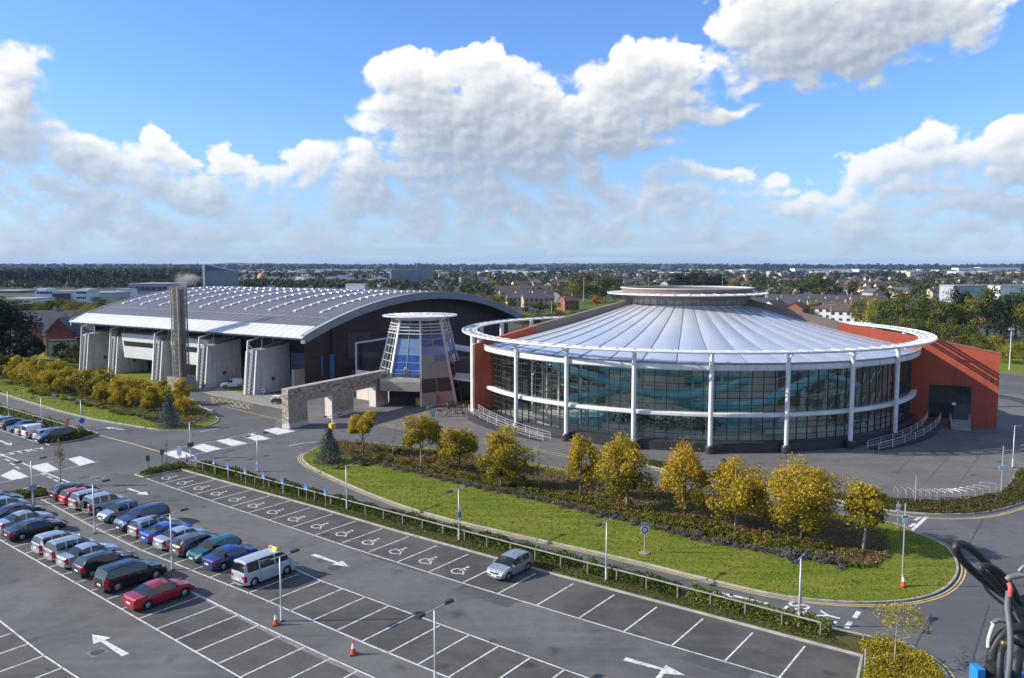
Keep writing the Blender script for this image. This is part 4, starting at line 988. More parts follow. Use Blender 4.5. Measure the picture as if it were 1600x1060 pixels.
# balcony and doors below the blue facet
def wp(x, y, z): return Matrix.Rotation(-TROT, 4, 'Z') @ (Vector((x, y, z)) - TC)
bx = lambda px, y, z: wp((px - 800) / FPX * (y * math.cos(PITCH) - (z - CAM_H) * math.sin(PITCH)), y, z)
ba = MB()
P = [bx(594, 136.5, 4.35), bx(594, 132.2, 4.35), bx(657, 131.4, 4.35), bx(657, 136.5, 4.35)]
ba.add(P + [v + Vector((0, 0, .35)) for v in P], [(3,2,1,0), (4,5,6,7), (0,1,5,4), (1,2,6,5), (2,3,7,6), (3,0,4,7)])
ba.build('balcony_slab', M_cream, tower)
bp_ = MB(); bp_.beam(bx(594, 132.25, 3.55), bx(657, 131.45, 3.55), .25, 1.6); bp_.build('balcony_front', mat('buff_panel', (.40, .36, .29), .8, var=.15, scale=.6), tower)
gp = MB()
for t in np.linspace(0, 1, 6):
    b = bx(594 + 63 * t, 132.2 - .8 * t, 4.7); gp.beam(b, b + Vector((0, 0, 1.0)), .05, .05)
gp.beam(bx(594, 132.2, 5.7), bx(657, 131.4, 5.7), .06, .06); gp.build('balcony_rail', M_galv, tower)
gpn = MB(); gpn.add([bx(594, 132.2, 4.75), bx(657, 131.4, 4.75), bx(657, 131.4, 5.65), bx(594, 132.2, 5.65)], [(0,1,2,3)]); gpn.build('balcony_glass', glass_mat('balcony_pane', (.72, .80, .74), .06, .02, .15), tower)
dm = MB()
for i in range(7):
    t0, t1 = 608 + 7 * i, 608 + 7 * (i + 1) - .6
    MB().add([bx(t0, 134.6, .05), bx(t1, 134.6, .05), bx(t1, 134.6, 2.9), bx(t0, 134.6, 2.9)], [(0,1,2,3)]).build('door_pane', M_dpane, tower)
    dm.beam(bx(t1 + .3, 134.55, 0), bx(t1 + .3, 134.55, 2.95), .09, .09)
dm.build('door_frame', M_dframe, tower)
# link block between the tower and the pool hall, with a white canopy
lk = thing('link_building', 'low dark glass link with a white sloping canopy between the tower and the round hall', 'building', (-7.5, 139, 0), 0)
MB().box((0, 4, 3.4), (9, 8, 6.8)).build('wall', mat('link_dark_wall', (.05, .048, .045), .6), lk)
lm = MB(); lm.add([(-5.2, -1.2, 4.4), (1.0, -3.0, 3.9), (1.6, 0, 4.6), (-4.6, 0.2, 5.2), (-5.2, -1.2, 4.15), (1.0, -3.0, 3.65), (1.6, 0, 4.35), (-4.6, .2, 4.95)], [(0,1,2,3), (7,6,5,4), (0,4,5,1), (1,5,6,2), (2,6,7,3), (3,7,4,0)]); lm.build('canopy', M_wmetal, lk)
for i in range(6):
    MB().box((-3.8 + 1.5 * i, -.05, 2.2), (1.38, .06, 4.2)).build('pane', M_dpane, lk)
up_ = MB(); up_.add([(-3.5, 2, 9.2), (3.0, 1, 8.2), (3.4, 5, 8.4), (-3.2, 6, 9.4), (-3.5, 2, 8.9), (3.0, 1, 7.9), (3.4, 5, 8.1), (-3.2, 6, 9.1)], [(0,1,2,3), (7,6,5,4), (0,4,5,1), (1,5,6,2), (2,6,7,3), (3,7,4,0)]); up_.build('upper_canopy', M_wmetal, lk)
for x in (-3.3, 3.0): MB().cyl((x, 3, 0), .14, 8.4, 8).build('post', M_wmetal, lk)
# framed portal on the arena side of the tower
pt = thing('steel_portal', 'white steel portal frame standing before the maroon gable beside the tower', 'portal frame', (-27.5, 147.5, 0), rad(-8))
MB().beam((-1.5, 0, 0), (-1.5, 0, 9.4), .3, .3).build('post', M_wpan, pt); MB().beam((-1.5, 0, 9.3), (7.0, 1.2, 10.6), .3, .3).build('beam', M_wpan, pt)
MB().box((2.6, 1.4, 4.6), (8.0, .2, 9.0)).build('glazing', mat('portal_glass', (.03, .03, .035), .06), pt)

# ------------------------------------------------------------------ stone portal wall with two openings
s0 = Vector((*ground_at(452, 671), 0)); s1 = Vector((*ground_at(606, 631.5), 0)); sd = (s1 - s0); SL = sd.length; sd.normalize()
M_stone = mat('split_stone', (.42, .355, .255), .9, col2=(.27, .235, .18), scale=2.2, island=.45, bump=.6, bscale=9)
M_mort = mat('stone_backing', (.25, .22, .18), .95, var=.3, scale=2)
stone = thing('stone_wall', 'long grey brown stone wall with two square openings beside the crossing', 'wall', s0, math.atan2(sd.y, sd.x))
def spx(px, py): v = Vector((*ground_at(px, py), 0)) - s0; return v.dot(sd)
o1 = (spx(475, 663), spx(512.5, 653)); o2 = (spx(549, 645), spx(585, 636)); HW = 5.75; HO = 3.6; TW = 1.25; PB = .75
core = MB()
segs = [(0, o1[0]), (o1[1], o2[0]), (o2[1], SL)]
for (a, b) in segs: core.box(((a + b) / 2, TW / 2, HW / 2), (b - a, TW - .12, HW))
for (a, b) in (o1, o2): core.box(((a + b) / 2, TW / 2, (HW + HO) / 2 + .005), (b - a - .01, TW - .14, HW - HO - .02))
core.build('wall_core', M_mort, stone)
rngs = random.Random(5)
nst = 0; bigm = MB()
for face in (0, 1):
    z = PB
    while z < HW - .05:
        h = min(rngs.choice((.22, .28, .34)), HW - z); x = 0.0
        if z < HO < z + h: h = HO - z if HO - z > .12 else h
        while x < SL - .02:
            l = min(rngs.uniform(.35, .95), SL - x)
            inside = False
            if z < HO - .01:
                for a, b in (o1, o2):
                    if a - .02 <= x < b - .02: inside = True; l = b - x
                    elif x < a and x + l > a: l = a - x
            xm = x + l / 2
            if not inside and l > .04:
                pr = rngs.uniform(.02, .07); y = -pr / 2 + .055 if face == 0 else TW + pr / 2 - .055
                dims = (l - .025, .09 + pr, h - .022)
                if face == 0 and nst < 290: MB().box((xm, y, z + h / 2), dims).build('stone', M_stone, stone); nst += 1
                else: bigm.box((xm, y, z + h / 2), dims)
            x += l
        z += h
z = PB
while z < HW - .05:                                   # the sunlit end face
    h = min(rngs.choice((.22, .28, .34)), HW - z); y = 0.0
    while y < TW - .03:
        l = min(rngs.uniform(.3, .7), TW - y); bigm.box((-.02, y + l / 2, z + h / 2), (.10, l - .02, h - .02)); y += l
    z += h
tag(bigm.build('small_stones', M_stone, stone), kind='stuff')
pb = MB()
for (a, b) in segs: pb.box(((a + b) / 2, TW / 2, PB / 2), (b - a + .06, TW + .12, PB))
pb.build('base_course', mat('pale_base', (.56, .52, .45), .85, var=.15, scale=.8), stone)
for (a, b) in (o1, o2):
    fr = MB(); 
    for x in (a, b): fr.box((x + (.05 if x == a else -.05), TW / 2, HO / 2 + .02), (.12, TW + .10, HO))
    fr.box(((a + b) / 2, TW / 2, HO - .06), (b - a - .22, TW + .08, .12)); fr.build('reveal', mat('white_reveal', (.72, .68, .60), .8, var=.1, scale=.8), stone)
MB().box((SL / 2, TW / 2, HW + .05), (SL + .1, TW + .1, .1)).build('coping', mat('coping_stone', (.40, .37, .32), .85, var=.2, scale=.8), stone)
# plaza walls, seating steps and terrace behind the stone wall
def wall_run(name, label, pts, h, th, m, cop=None):
    t = thing(name, label, 'wall', (pts[0][0], pts[0][1], 0)); P = [Vector((p[0] - pts[0][0], p[1] - pts[0][1])) for p in pts]
    w_ = MB(); w_.wallstrip(P, th, 0, h); w_.build('body', m, t)
    if cop: c_ = MB(); c_.wallstrip(P, th + .1, h, h + .12); c_.build('coping', cop, t)
    return t
wall_run('plaza_wall', 'buff rendered plaza wall in front of the blue framed windows', [(-40.5, 146.5), (-31.5, 154.5)], 4.3, .8, mat('buff_plaza', (.50, .42, .33), .85, var=.12, scale=.6), M_cream)
wall_run('terrace_parapet', 'curved cream terrace parapet below the tower balcony', [(-27.6, 141.0), (-25.2, 139.2), (-22.8, 138.2), (-20.5, 137.6)], 5.0, .35, M_cream, M_wmetal)
stp = thing('seating_steps', 'grey stepped seating rising to the maroon gable wall', 'steps', (-28.5, 149.5, 0), rad(-33))
M_step = mat('grey_step', (.20, .19, .175), .9, var=.3, scale=.7)
for k in range(9): MB().box((1.0, -4.0 + k * .9, .26 * (k + 1)), (13.0 - k * .5, .88, .52 * (k + 1))).build('step', M_step, stp)

# ------------------------------------------------------------------ lattice chimney
cx, cy = ground_at(281, 611)
chim = thing('lattice_chimney', 'tall square lattice chimney mast on a slatted grey base', 'chimney', (cx, cy + 1.0, 0), rad(-30))
M_lat = mat('weathered_lattice', (.30, .275, .225), .7, col2=(.22, .20, .17), scale=.5)
CHH = 19.8
for i, (a, b) in enumerate(((-1, -1), (1, -1), (1, 1), (-1, 1))):
    MB().box((a * 1.0, b * 1.0, CHH / 2), (.16, .16, CHH)).build('corner_post', M_lat, chim)
for (a, b) in ((-.45, -.45), (.45, -.45), (.45, .45), (-.45, .45)): MB().cyl((a, b, .1), .36, CHH - .3, 14).build('flue', mat('flue_steel', (.26, .25, .23), .45, var=.2, scale=.6, metal=.4), chim, smooth=True, angle=40)
rg = MB(); k = 0
for z in np.arange(2.2, CHH, .85):
    for s in (-1, 1): rg.box((0, s * 1.0, z), (2.0, .07, .09)); rg.box((s * 1.0, 0, z), (.07, 2.0, .09))
rg.build('lattice_ring', M_lat, chim)
sl_ = MB()
for x in np.linspace(-.8, .8, 6):
    for s in (-1, 1): sl_.box((x, s * 1.05, CHH / 2 + 1), (.055, .05, CHH - 2.2)); sl_.box((s * 1.05, x, CHH / 2 + 1), (.05, .055, CHH - 2.2))
sl_.build('lattice_slat', M_lat, chim)
bs_ = MB()
for x in np.linspace(-1.75, 1.75, 15):
    for s in (-1, 1): bs_.box((x, s * 1.8, 1.35), (.17, .06, 2.7)); bs_.box((s * 1.8, x, 1.35), (.06, .17, 2.7))
bs_.build('base_slat', mat('pale_slat', (.42, .41, .38), .7, var=.2, scale=.8), chim); MB().box((0, 0, 1.25), (3.4, 3.4, 2.5)).build('base_box', mat('base_grey', (.24, .235, .22), .8), chim)
# drifting steam at the chimney's mouth
stm = bpy.data.materials.new('steam'); stm.use_nodes = True; t_ = stm.node_tree; t_.nodes.clear(); n_ = NT(t_)
oc = n_.add('ShaderNodeTexCoord').outputs['Object']; le = n_.vm('LENGTH', oc)
dn = n_.m('MULTIPLY', n_.smooth(n_.m('ADD', n_.m('SUBTRACT', 1.0, le), n_.m('MULTIPLY', n_.m('SUBTRACT', n_.noise(oc, 2.2, 5.0, .6), .5), 1.5)), .1, .9), .42)
n_.add('ShaderNodeOutputMaterial', {'Volume': n_.add('ShaderNodeVolumePrincipled', {'Color': (.95, .95, .95, 1), 'Density': dn, 'Anisotropy': .2}).outputs[0]})
bm_ = bmesh.new(); bmesh.ops.create_icosphere(bm_, subdivisions=2, radius=1.0); me_ = bpy.data.meshes.new('steam'); bm_.to_mesh(me_); me_.materials.append(stm)
so = tag(link('steam', me_, None, (cx + 1.6, cy + 1.4, CHH + 1.3)), kind='stuff'); so.scale = (3.6, 1.8, 1.7)
# ------------------------------------------------------------------ vehicles
def paint(name, c, metal=.35, rough=.32):
    return mat('paint_' + name, c, rough, metal=metal, spec=.5, coat=.8, var=.06, scale=.8)
M_carglass = mat('car_glass', (.012, .016, .018), .04, spec=.8)
M_tyre = mat('tyre_rubber', (.018, .018, .018), .85); M_alloy = mat('alloy_rim', (.45, .46, .47), .35, metal=.7); M_trim = mat('black_trim', (.025, .025, .026), .6)
M_head = mat('headlamp', (.62, .64, .66), .12, spec=.8); M_tail = mat('tail_lamp', (.50, .018, .012), .2); M_plate = mat('number_plate', (.75, .75, .72), .5); M_under = mat('underbody', (.012, .012, .012), .9)
# side profiles: top line (x along the car from the tail, z) and greenhouse limits, all in metres for a 4 m car and scaled to length
PROF = {
 'hatch':  dict(L=4.0, W=1.70, H=1.43, top=[(0,.62),(.03,.86),(.10,.95),(.38,1.34),(.62,1.40),(1.3,1.43),(1.95,1.41),(2.25,1.34),(2.95,.95),(3.3,.90),(3.75,.79),(3.93,.64),(4.0,.50)], rw=(.10,.40), ws=(2.22,2.95), side=(.50,2.62), bp=[1.52], belt=.90, wh=(.72,3.22), wr=.31),
 'saloon': dict(L=4.5, W=1.75, H=1.42, top=[(0,.62),(.04,.90),(.12,.96),(.72,1.01),(1.45,1.36),(1.75,1.41),(2.3,1.42),(2.65,1.37),(3.35,.97),(3.8,.91),(4.25,.80),(4.43,.64),(4.5,.50)], rw=(.74,1.42), ws=(2.62,3.35), side=(1.05,3.05), bp=[2.05], belt=.91, wh=(.95,3.62), wr=.32),
 'coupe':  dict(L=4.4, W=1.78, H=1.36, top=[(0,.62),(.04,.90),(.12,.97),(.52,1.01),(1.5,1.32),(1.9,1.36),(2.3,1.35),(2.6,1.29),(3.3,.95),(3.8,.88),(4.15,.78),(4.34,.62),(4.4,.50)], rw=(.55,1.46), ws=(2.55,3.3), side=(1.15,3.0), bp=[1.9], belt=.90, wh=(.9,3.5), wr=.33),
 'estate': dict(L=4.4, W=1.74, H=1.46, top=[(0,.62),(.03,.90),(.08,1.0),(.34,1.38),(.6,1.44),(1.5,1.46),(2.3,1.43),(2.62,1.36),(3.3,.97),(3.7,.91),(4.15,.80),(4.33,.64),(4.4,.50)], rw=(.09,.36), ws=(2.58,3.3), side=(.45,3.0), bp=[1.2,2.1], belt=.91, wh=(.85,3.52), wr=.32),
 'mpv':    dict(L=4.25, W=1.76, H=1.62, top=[(0,.66),(.03,1.0),(.07,1.08),(.26,1.52),(.5,1.60),(1.4,1.62),(2.2,1.58),(2.5,1.50),(3.32,1.05),(3.6,.98),(4.0,.84),(4.18,.66),(4.25,.52)], rw=(.08,.28), ws=(2.46,3.32), side=(.38,3.0), bp=[1.15,2.05], belt=.98, wh=(.8,3.38), wr=.32),
 'suv':    dict(L=4.55, W=1.84, H=1.74, top=[(0,.70),(.03,1.06),(.07,1.14),(.28,1.62),(.5,1.70),(1.5,1.74),(2.4,1.71),(2.75,1.62),(3.35,1.16),(3.8,1.10),(4.3,1.0),(4.48,.80),(4.55,.62)], rw=(.08,.30), ws=(2.70,3.35), side=(.40,3.05), bp=[1.2,2.15], belt=1.08, wh=(.88,3.62), wr=.37),
 'van':    dict(L=4.75, W=1.80, H=1.95, top=[(0,.66),(.03,1.1),(.06,1.2),(.16,1.82),(.32,1.92),(1.6,1.95),(3.2,1.93),(3.5,1.84),(4.15,1.18),(4.4,1.06),(4.62,.86),(4.72,.68),(4.75,.52)], rw=(.07,.17), ws=(3.46,4.15), side=(.30,3.85), bp=[1.35,2.7], belt=1.18, wh=(.85,3.75), wr=.33),
 'smallvan': dict(L=4.2, W=1.74, H=1.82, top=[(0,.64),(.03,1.0),(.06,1.1),(.12,1.70),(.28,1.80),(1.5,1.82),(2.15,1.78),(2.45,1.66),(3.15,1.10),(3.5,1.0),(3.95,.84),(4.13,.66),(4.2,.52)], rw=(.06,.13), ws=(2.42,3.15), side=(2.0,2.85), bp=[], belt=1.06, wh=(.75,3.35), wr=.31),
}
WHEELS = {}
def wheel_meshes(r):
    if r in WHEELS: return WHEELS[r]
    t = MB(); w_ = .20; pr = [(r*.62, -w_/2), (r*.93, -w_/2), (r, -w_*.3), (r, w_*.3), (r*.93, w_/2), (r*.62, w_/2), (r*.60, w_*.2)]
    n = 20
    for i in range(n):
        th = 2*math.pi*i/n
        for (q, y) in pr: t.v.append((q*math.cos(th), y, q*math.sin(th)))
    k = len(pr)
    for i in range(n):
        for j in range(k - 1): t.f.append((i*k+j, i*k+j+1, ((i+1) % n)*k+j+1, ((i+1) % n)*k+j)); t.mi.append(0)
    d = MB(); n = 20; d.v.append((0, w_*.36, 0))
    for i in range(n):
        th = 2*math.pi*i/n; sp = .30 if (i % 4) < 2 else .12
        d.v.append((r*.28*math.cos(th), w_*.36, r*.28*math.sin(th))); d.v.append((r*.62*math.cos(th), w_*sp, r*.62*math.sin(th)))
    for i in range(n):
        i2 = (i+1) % n; d.f.append((0, 1+2*i, 1+2*i2)); d.f.append((1+2*i, 2+2*i, 2+2*i2, 1+2*i2)); d.mi += [0, 0]
    WHEELS[r] = (t.mesh('wheel', M_tyre, smooth=True, angle=45), d.mesh('rim', M_alloy)); return WHEELS[r]
def car(kind, label, pnt, loc, heading, L=None, H=None, roofm=None, cat='car', name='parked_car', windows=True, extras=(), group='vehicles in the car park'):
    """heading: direction the nose points, radians; loc: centre of the footprint"""
    pf = PROF[kind]; L = L or pf['L']; kx = L / pf['L']; H = H or pf['H']; kz = H / pf['H']; W2 = pf['W'] / 2
    root = thing(name, label, cat, (loc[0], loc[1], .022), heading, group)
    top = [(x*kx, z*kz) for x, z in pf['top']]; belt0 = pf['belt'] * kz; wr = pf['wr']; wh = [x*kx for x in pf['wh']]
    rw, ws, sd_ = [tuple(v*kx for v in pf[k]) for k in ('rw', 'ws', 'side')]; bps = [v*kx for v in pf['bp']]
    xs = set([0, .03, .08, .15, L-.03, L-.08, L-.16] + [x for x, _ in top] + list(rw) + list(ws) + list(sd_))
    for b in bps: xs |= {b - .045, b + .045}
    x = .25
    while x < L - .2: xs.add(x); x += .145
    for c in wh:
        for t in np.linspace(0, math.pi, 9): xs.add(c + (wr + .055) * math.cos(t))
    xs = sorted(v for v in xs if 0 <= v <= L); o = [xs[0]]
    for v in xs[1:]:
        if v - o[-1] > .018: o.append(v)
    xs = o
    tx = [p_[0] for p_ in top]; tz = [p_[1] for p_ in top]
    rings = []
    for x in xs:
        zt = float(np.interp(x, tx, tz)); e = min(x, L - x); pl_ = 1 - .16 * max(0, 1 - e / .55) ** 2.2
        if L - x < .9: pl_ -= .03 * (1 - (L - x) / .9)
        w = W2 * pl_; belt = min(belt0 - .03 * kz * (x / L - .4), zt - .015)
        gh = max(0.0, min(1.0, (zt - belt) / (H - belt0))); 
        arch = 0
        for c in wh:
            dx = abs(x - c); R = wr + .055
            if dx < R: arch = max(arch, wr + math.sqrt(R*R - dx*dx))
        zb = .19 + .10 * max(0, 1 - e / .4); zb_ = max(zb, arch)
        wr_ = w * (1 - .20 * gh) if gh > .05 else w * .90
        cr = .035 * (1 if gh > .5 else .6)
        rings.append([(0, max(.20, zb_ if arch else .2)), (w * .82, max(.2, zb_)), (w * .965, max(zb + .03, zb_)), (w, max(.50 * kz, zb_ + .01)), (w * 1.0, max(belt * .80, zb_ + .02)), (w * .965, belt), (wr_, zt - .045 * (gh if gh > .05 else .3)), (wr_ * .84, zt - .004), (0, zt + cr)])
    K = 9; body = MB(); skip = {}
    for r in rings:
        for (y, z) in r: body.v.append((0, y, z))
    n = len(xs); V = []
    for i, r in enumerate(rings):
        V.append([(xs[i] - L/2, y, z) for y, z in r] + [(xs[i] - L/2, -y, z) for y, z in reversed(r[1:-1])])
    M_ = len(V[0]); body = MB(); glass = {'windscreen': MB(), 'rear_window': MB(), 'side_window': []}; lamps = {'headlamp': [MB(), MB()], 'tail_lamp': [MB(), MB()]}; bl = MB(); roof = MB(); sills = MB()
    def offs(q, d): c = sum((Vector(p_) for p_ in q), Vector()) / len(q); nrm = (Vector(q[1]) - Vector(q[0])).cross(Vector(q[2]) - Vector(q[0])); nrm = nrm.normalized() if nrm.length > 1e-9 else Vector((0,0,1)); return [tuple(Vector(p_) + nrm * d) for p_ in q]
    panes = {}
    for i in range(n - 1):
        xm = (xs[i] + xs[i+1]) / 2
        for j in range(M_):
            j2 = (j + 1) % M_; q = [V[i][j], V[i+1][j], V[i+1][j2], V[i][j2]]
            jj = j if j < K - 1 else M_ - 1 - j; side = 0 if j < K - 1 else 1    # mirrored ring index
            zc = sum(p_[2] for p_ in q) / 4; yc = abs(sum(p_[1] for p_ in q) / 4)
            if jj >= 6 and ws[0] + .02 < xm < ws[1]: glass['windscreen'].add(q, [(0, 1, 2, 3)])
            elif jj >= 6 and rw[0] - .005 < xm < rw[1] and windows != 'panel': glass['rear_window'].add(q, [(0, 1, 2, 3)])
            elif jj == 5 and sd_[0] < xm < sd_[1] and windows and not any(abs(xm - b) < .046 for b in bps):
                key = (side, sum(xm > b for b in bps)); panes.setdefault(key, MB()).add(q, [(0, 1, 2, 3)])
            elif jj in (3, 4) and L - xm < .36 and L - xm > .05 and zc > .52 * kz and False: pass
            elif jj == 0 or (jj == 1 and zc < .35): sills.add(q, [(0, 1, 2, 3)])
            elif roofm is not None and jj >= 6 and sd_[0] - .15 < xm <= ws[0] + .02: roof.add(q, [(0, 1, 2, 3)])
            else: body.add(q, [(0, 1, 2, 3)])
            # lamps sit 5 mm proud of the shell they follow
            if jj in (3, 4, 5) and .03 < xm < .26 and zc > .60 * kz and zc < 1.02 * kz: lamps['tail_lamp'][side].add(offs(q, -.010), [(0, 1, 2, 3)])
            if jj in (4, 5) and L - .42 < xm < L - .05 and zc > .50 * kz: lamps['headlamp'][side].add(offs(q, -.010), [(0, 1, 2, 3)])
    body.add(V[0], [tuple(range(M_))]); body.add(V[-1], [tuple(reversed(range(M_)))])
    bo = body.build('body', pnt, root, smooth=True, angle=38); sills.build('underbody', M_under, root)
    if roof.f: roof.build('roof', roofm, root, smooth=True)
    for k in ('windscreen', 'rear_window'):
        if glass[k].f: glass[k].build(k, M_carglass, root, smooth=True)
    for k, m_ in panes.items(): m_.build('side_window', M_carglass, root, smooth=True)
    for k, m_ in (('headlamp', M_head), ('tail_lamp', M_tail)):
        for b in lamps[k]:
            if b.f: b.build(k, m_, root)
    tyre, rim = wheel_meshes(wr)
    for c in wh:
        for s in (-1, 1):
            wo_ = link('wheel', tyre, root, (c - L/2, s * (W2 - .11), wr - .0)); link('rim', rim, wo_)
            if s < 0: wo_.rotation_euler = (0, 0, math.pi)
    for s in (-1, 1): MB().box((-L/2 + .022, s * W2 * .70, .80 * kz if kind not in ('van', 'smallvan', 'mpv', 'suv') else .86 * kz), (.05, .20, .13 if kind in ('saloon', 'coupe') else .24)).build('rear_lamp', M_tail, root)
    # bumpers, grille, plates, mirrors, door gaps, handles
    MB().box((L/2 - .03, 0, .60 * kz), (.06, W2 * .95, .13)).build('grille', M_trim, root)
    MB().box((L/2 + .012, 0, .42), (.02, .50, .11)).build('number_plate', M_plate, root); MB().box((-L/2 - .012, 0, .62 if kind not in ('saloon', 'coupe') else .60), (.02, .50, .11)).build('number_plate', M_plate, root)
    bu = MB(); bu.box((-L/2 + .05, 0, .42), (.14, W2 * 1.66, .12)); bu.build('rear_bumper', M_trim if kind in ('suv', 'van', 'smallvan') else pnt, root)
    for s in (-1, 1):
        MB().box((ws[1] - .22 - L/2, s * (W2 + .06), belt0 + .07), (.10, .18, .13)).build('mirror', pnt, root)
    dg = MB()
    for b in (bps + [ws[1] - .12] if windows != 'panel' else [1.9 * kx, ws[1] - .1]):
        for s in (-1, 1): dg.box((b - L/2, s * (W2 * .995), (belt0 + .30) / 2 + .05), (.014, .02, belt0 - .38))
    dg.build('door_gap', M_trim, root)
    for b in bps[-1:] + bps[:1]:
        for s in (-1, 1): MB().box((b - .14 - L/2, s * (W2 * .985 + .012), belt0 - .10), (.16, .03, .035)).build('door_handle', pnt, root)
    if 'rails' in extras:
        for s in (-1, 1): MB().tube([((sd_[0] - L/2 + .1), s * W2 * .70, H + .0), (sd_[0] - L/2 + .25, s * W2 * .70, H + .05), (ws[0] - L/2 - .3, s * W2 * .70, H + .05), (ws[0] - L/2 - .1, s * W2 * .70, H - .02)], .022, 6).build('roof_rail', M_trim, root)
    if 'spare' in extras:
        sw = link('spare_wheel', tyre, root, (-L/2 - .11, .05, 1.0), rad(90)); MB().lathe([(.01, .13), (wr * .9, .12), (wr * .98, .05)], 16).build('wheel_cover', M_trim, root).matrix_local = Matrix.Translation((-L/2 - .10, .05, 1.0)) @ Matrix.Rotation(rad(-90), 4, 'Y')
    if 'taxi' in extras: MB().box((L/2 - 1.55, 0, H + .12), (.16, .95, .20)).build('roof_sign', mat('taxi_yellow', (.75, .55, .08), .5), root); MB().box((L/2 - 1.55, .25, H + .13), (.17, .3, .12)).build('sign_band', mat('sign_dark', (.05, .05, .05), .5), root)
    return root
HN = math.atan2(NN.y, NN.x)          # nose away from the aisle, along +b
silver = paint('silver', (.42, .44, .46), .6); ltblue = paint('pale_silver_blue', (.44, .49, .54), .55); white_p = paint('white', (.72, .73, .73), 0, .35)
black_p = paint('black', (.012, .014, .014), .2, .25); navy = paint('navy', (.018, .030, .095), .4); blue = paint('bright_blue', (.02, .09, .40), .4); dkblue = paint('deep_blue', (.015, .040, .19), .4)
red_p = paint('red', (.36, .012, .022), .3); brred = paint('bright_red', (.50, .020, .018), .1); dkgreen = paint('dark_green', (.012, .040, .036), .3); teal = paint('teal_green', (.012, .105, .095), .4); greyb = paint('grey_brown', (.16, .15, .15), .5); bkgreen = paint('black_green', (.012, .024, .022), .3)
def row(kind, label, p_, a, b, nose=1, **k):
    L = k.get('L') or PROF[kind]['L']; c = AB(a, b + L / 2); return car(kind, label, p_, (c.x, c.y), HN + (0 if nose > 0 else math.pi) + rad(k.pop('skew', 0)), **k)
R1 = [('estate', 'dark green estate car at the hedge end of its row', dkgreen, -83.9, 34.9, 1, {}),
      ('hatch', 'bright red hatchback between the dark green estate and a silver people carrier', brred, -81.6, 34.8, 1, {}),
      ('mpv', 'silver people carrier parked beside the bright red hatchback', silver, -79.2, 34.7, 1, {}),
      ('suv', 'short silver off-roader with a spare wheel on its tailgate', ltblue, -76.7, 34.8, 1, dict(L=4.0, extras=('spare',))),
      ('hatch', 'silver hatchback with a black roof and its nose to the aisle', silver, -73.2, 34.5, -1, dict(L=3.7, roofm=black_p)),
      ('suv', 'navy off-roader with its nose to the aisle beside the black-roofed hatchback', navy, -69.4, 34.2, -1, dict(extras=('rails',))),
      ('estate', 'silver estate car between the navy off-roader and the bright blue coupe', silver, -66.8, 34.1, 1, dict(L=4.3)),
      ('coupe', 'bright blue low coupe between two silver cars', blue, -64.5, 33.9, 1, {}),
      ('saloon', 'silver saloon parked beside the bright blue coupe', ltblue, -62.1, 33.8, 1, {}),
      ('hatch', 'grey brown five-door car between the silver saloon and the teal car', greyb, -59.6, 33.8, 1, dict(L=4.3, H=1.5)),
      ('hatch', 'teal green hatchback with its nose to the aisle', teal, -57.3, 33.9, -1, dict(L=4.2)),
      ('saloon', 'deep blue saloon parked beside the teal hatchback', dkblue, -54.8, 33.7, 1, {})]
for (k, lab, pt_, a, b, ns_, kw) in R1: row(k, lab, pt_, a, b, ns_, **kw)
row('van', 'silver taxi minibus with a yellow sign on its roof', paint('minibus_silver', (.50, .53, .55), .3), -50.2, 33.3, 1, name='minibus', cat='minibus', extras=('taxi',))
R2 = [('hatch', 'silver blue hatchback partly cut by the picture edge beside a deep blue saloon', ltblue, -89.6, 28.6, 1, {}),
      ('saloon', 'deep blue saloon beside the hedge planter in the second row', dkblue, -86.4, 28.6, 1, {}),
      ('mpv', 'silver people carrier between the deep blue saloon and a dark green saloon', ltblue, -83.6, 28.4, 1, {}),
      ('saloon', 'dark green saloon between two silver cars in the second row', bkgreen, -80.7, 28.2, 1, {}),
      ('saloon', 'silver saloon beside the long black coupe', silver, -77.6, 27.7, 1, {}),
      ('coupe', 'long black coupe standing before an empty bay', black_p, -74.6, 27.2, 1, dict(L=4.7)),
      ('mpv', 'small silver upright hatchback across the empty bay from the black coupe', ltblue, -69.2, 27.3, 1, dict(L=3.8, H=1.5)),
      ('mpv', 'silver people carrier between the small upright hatchback and a silver saloon', silver, -66.7, 27.2, 1, dict(L=4.1, H=1.56)),
      ('saloon', 'silver saloon between the people carrier and a black green hatchback', ltblue, -64.3, 27.1, 1, {}),
      ('hatch', 'black green hatchback between the silver saloon and the black off-roader', bkgreen, -61.4, 27.0, 1, dict(L=4.5, H=1.48)),
      ('suv', 'big black off-roader with roof rails beside the red saloon', black_p, -57.3, 26.7, 1, dict(L=4.8, extras=('rails',))),
      ('saloon', 'crimson red saloon at the open end of its row', red_p, -52.6, 26.4, 1, dict(L=4.55))]
for (k, lab, pt_, a, b, ns_, kw) in R2: row(k, lab, pt_, a, b, ns_, **kw)
c = AB(-35.9, 47.55); car('hatch', 'silver hatchback alone in the row beside the accessible bays', silver, (c.x, c.y), HN + math.pi)
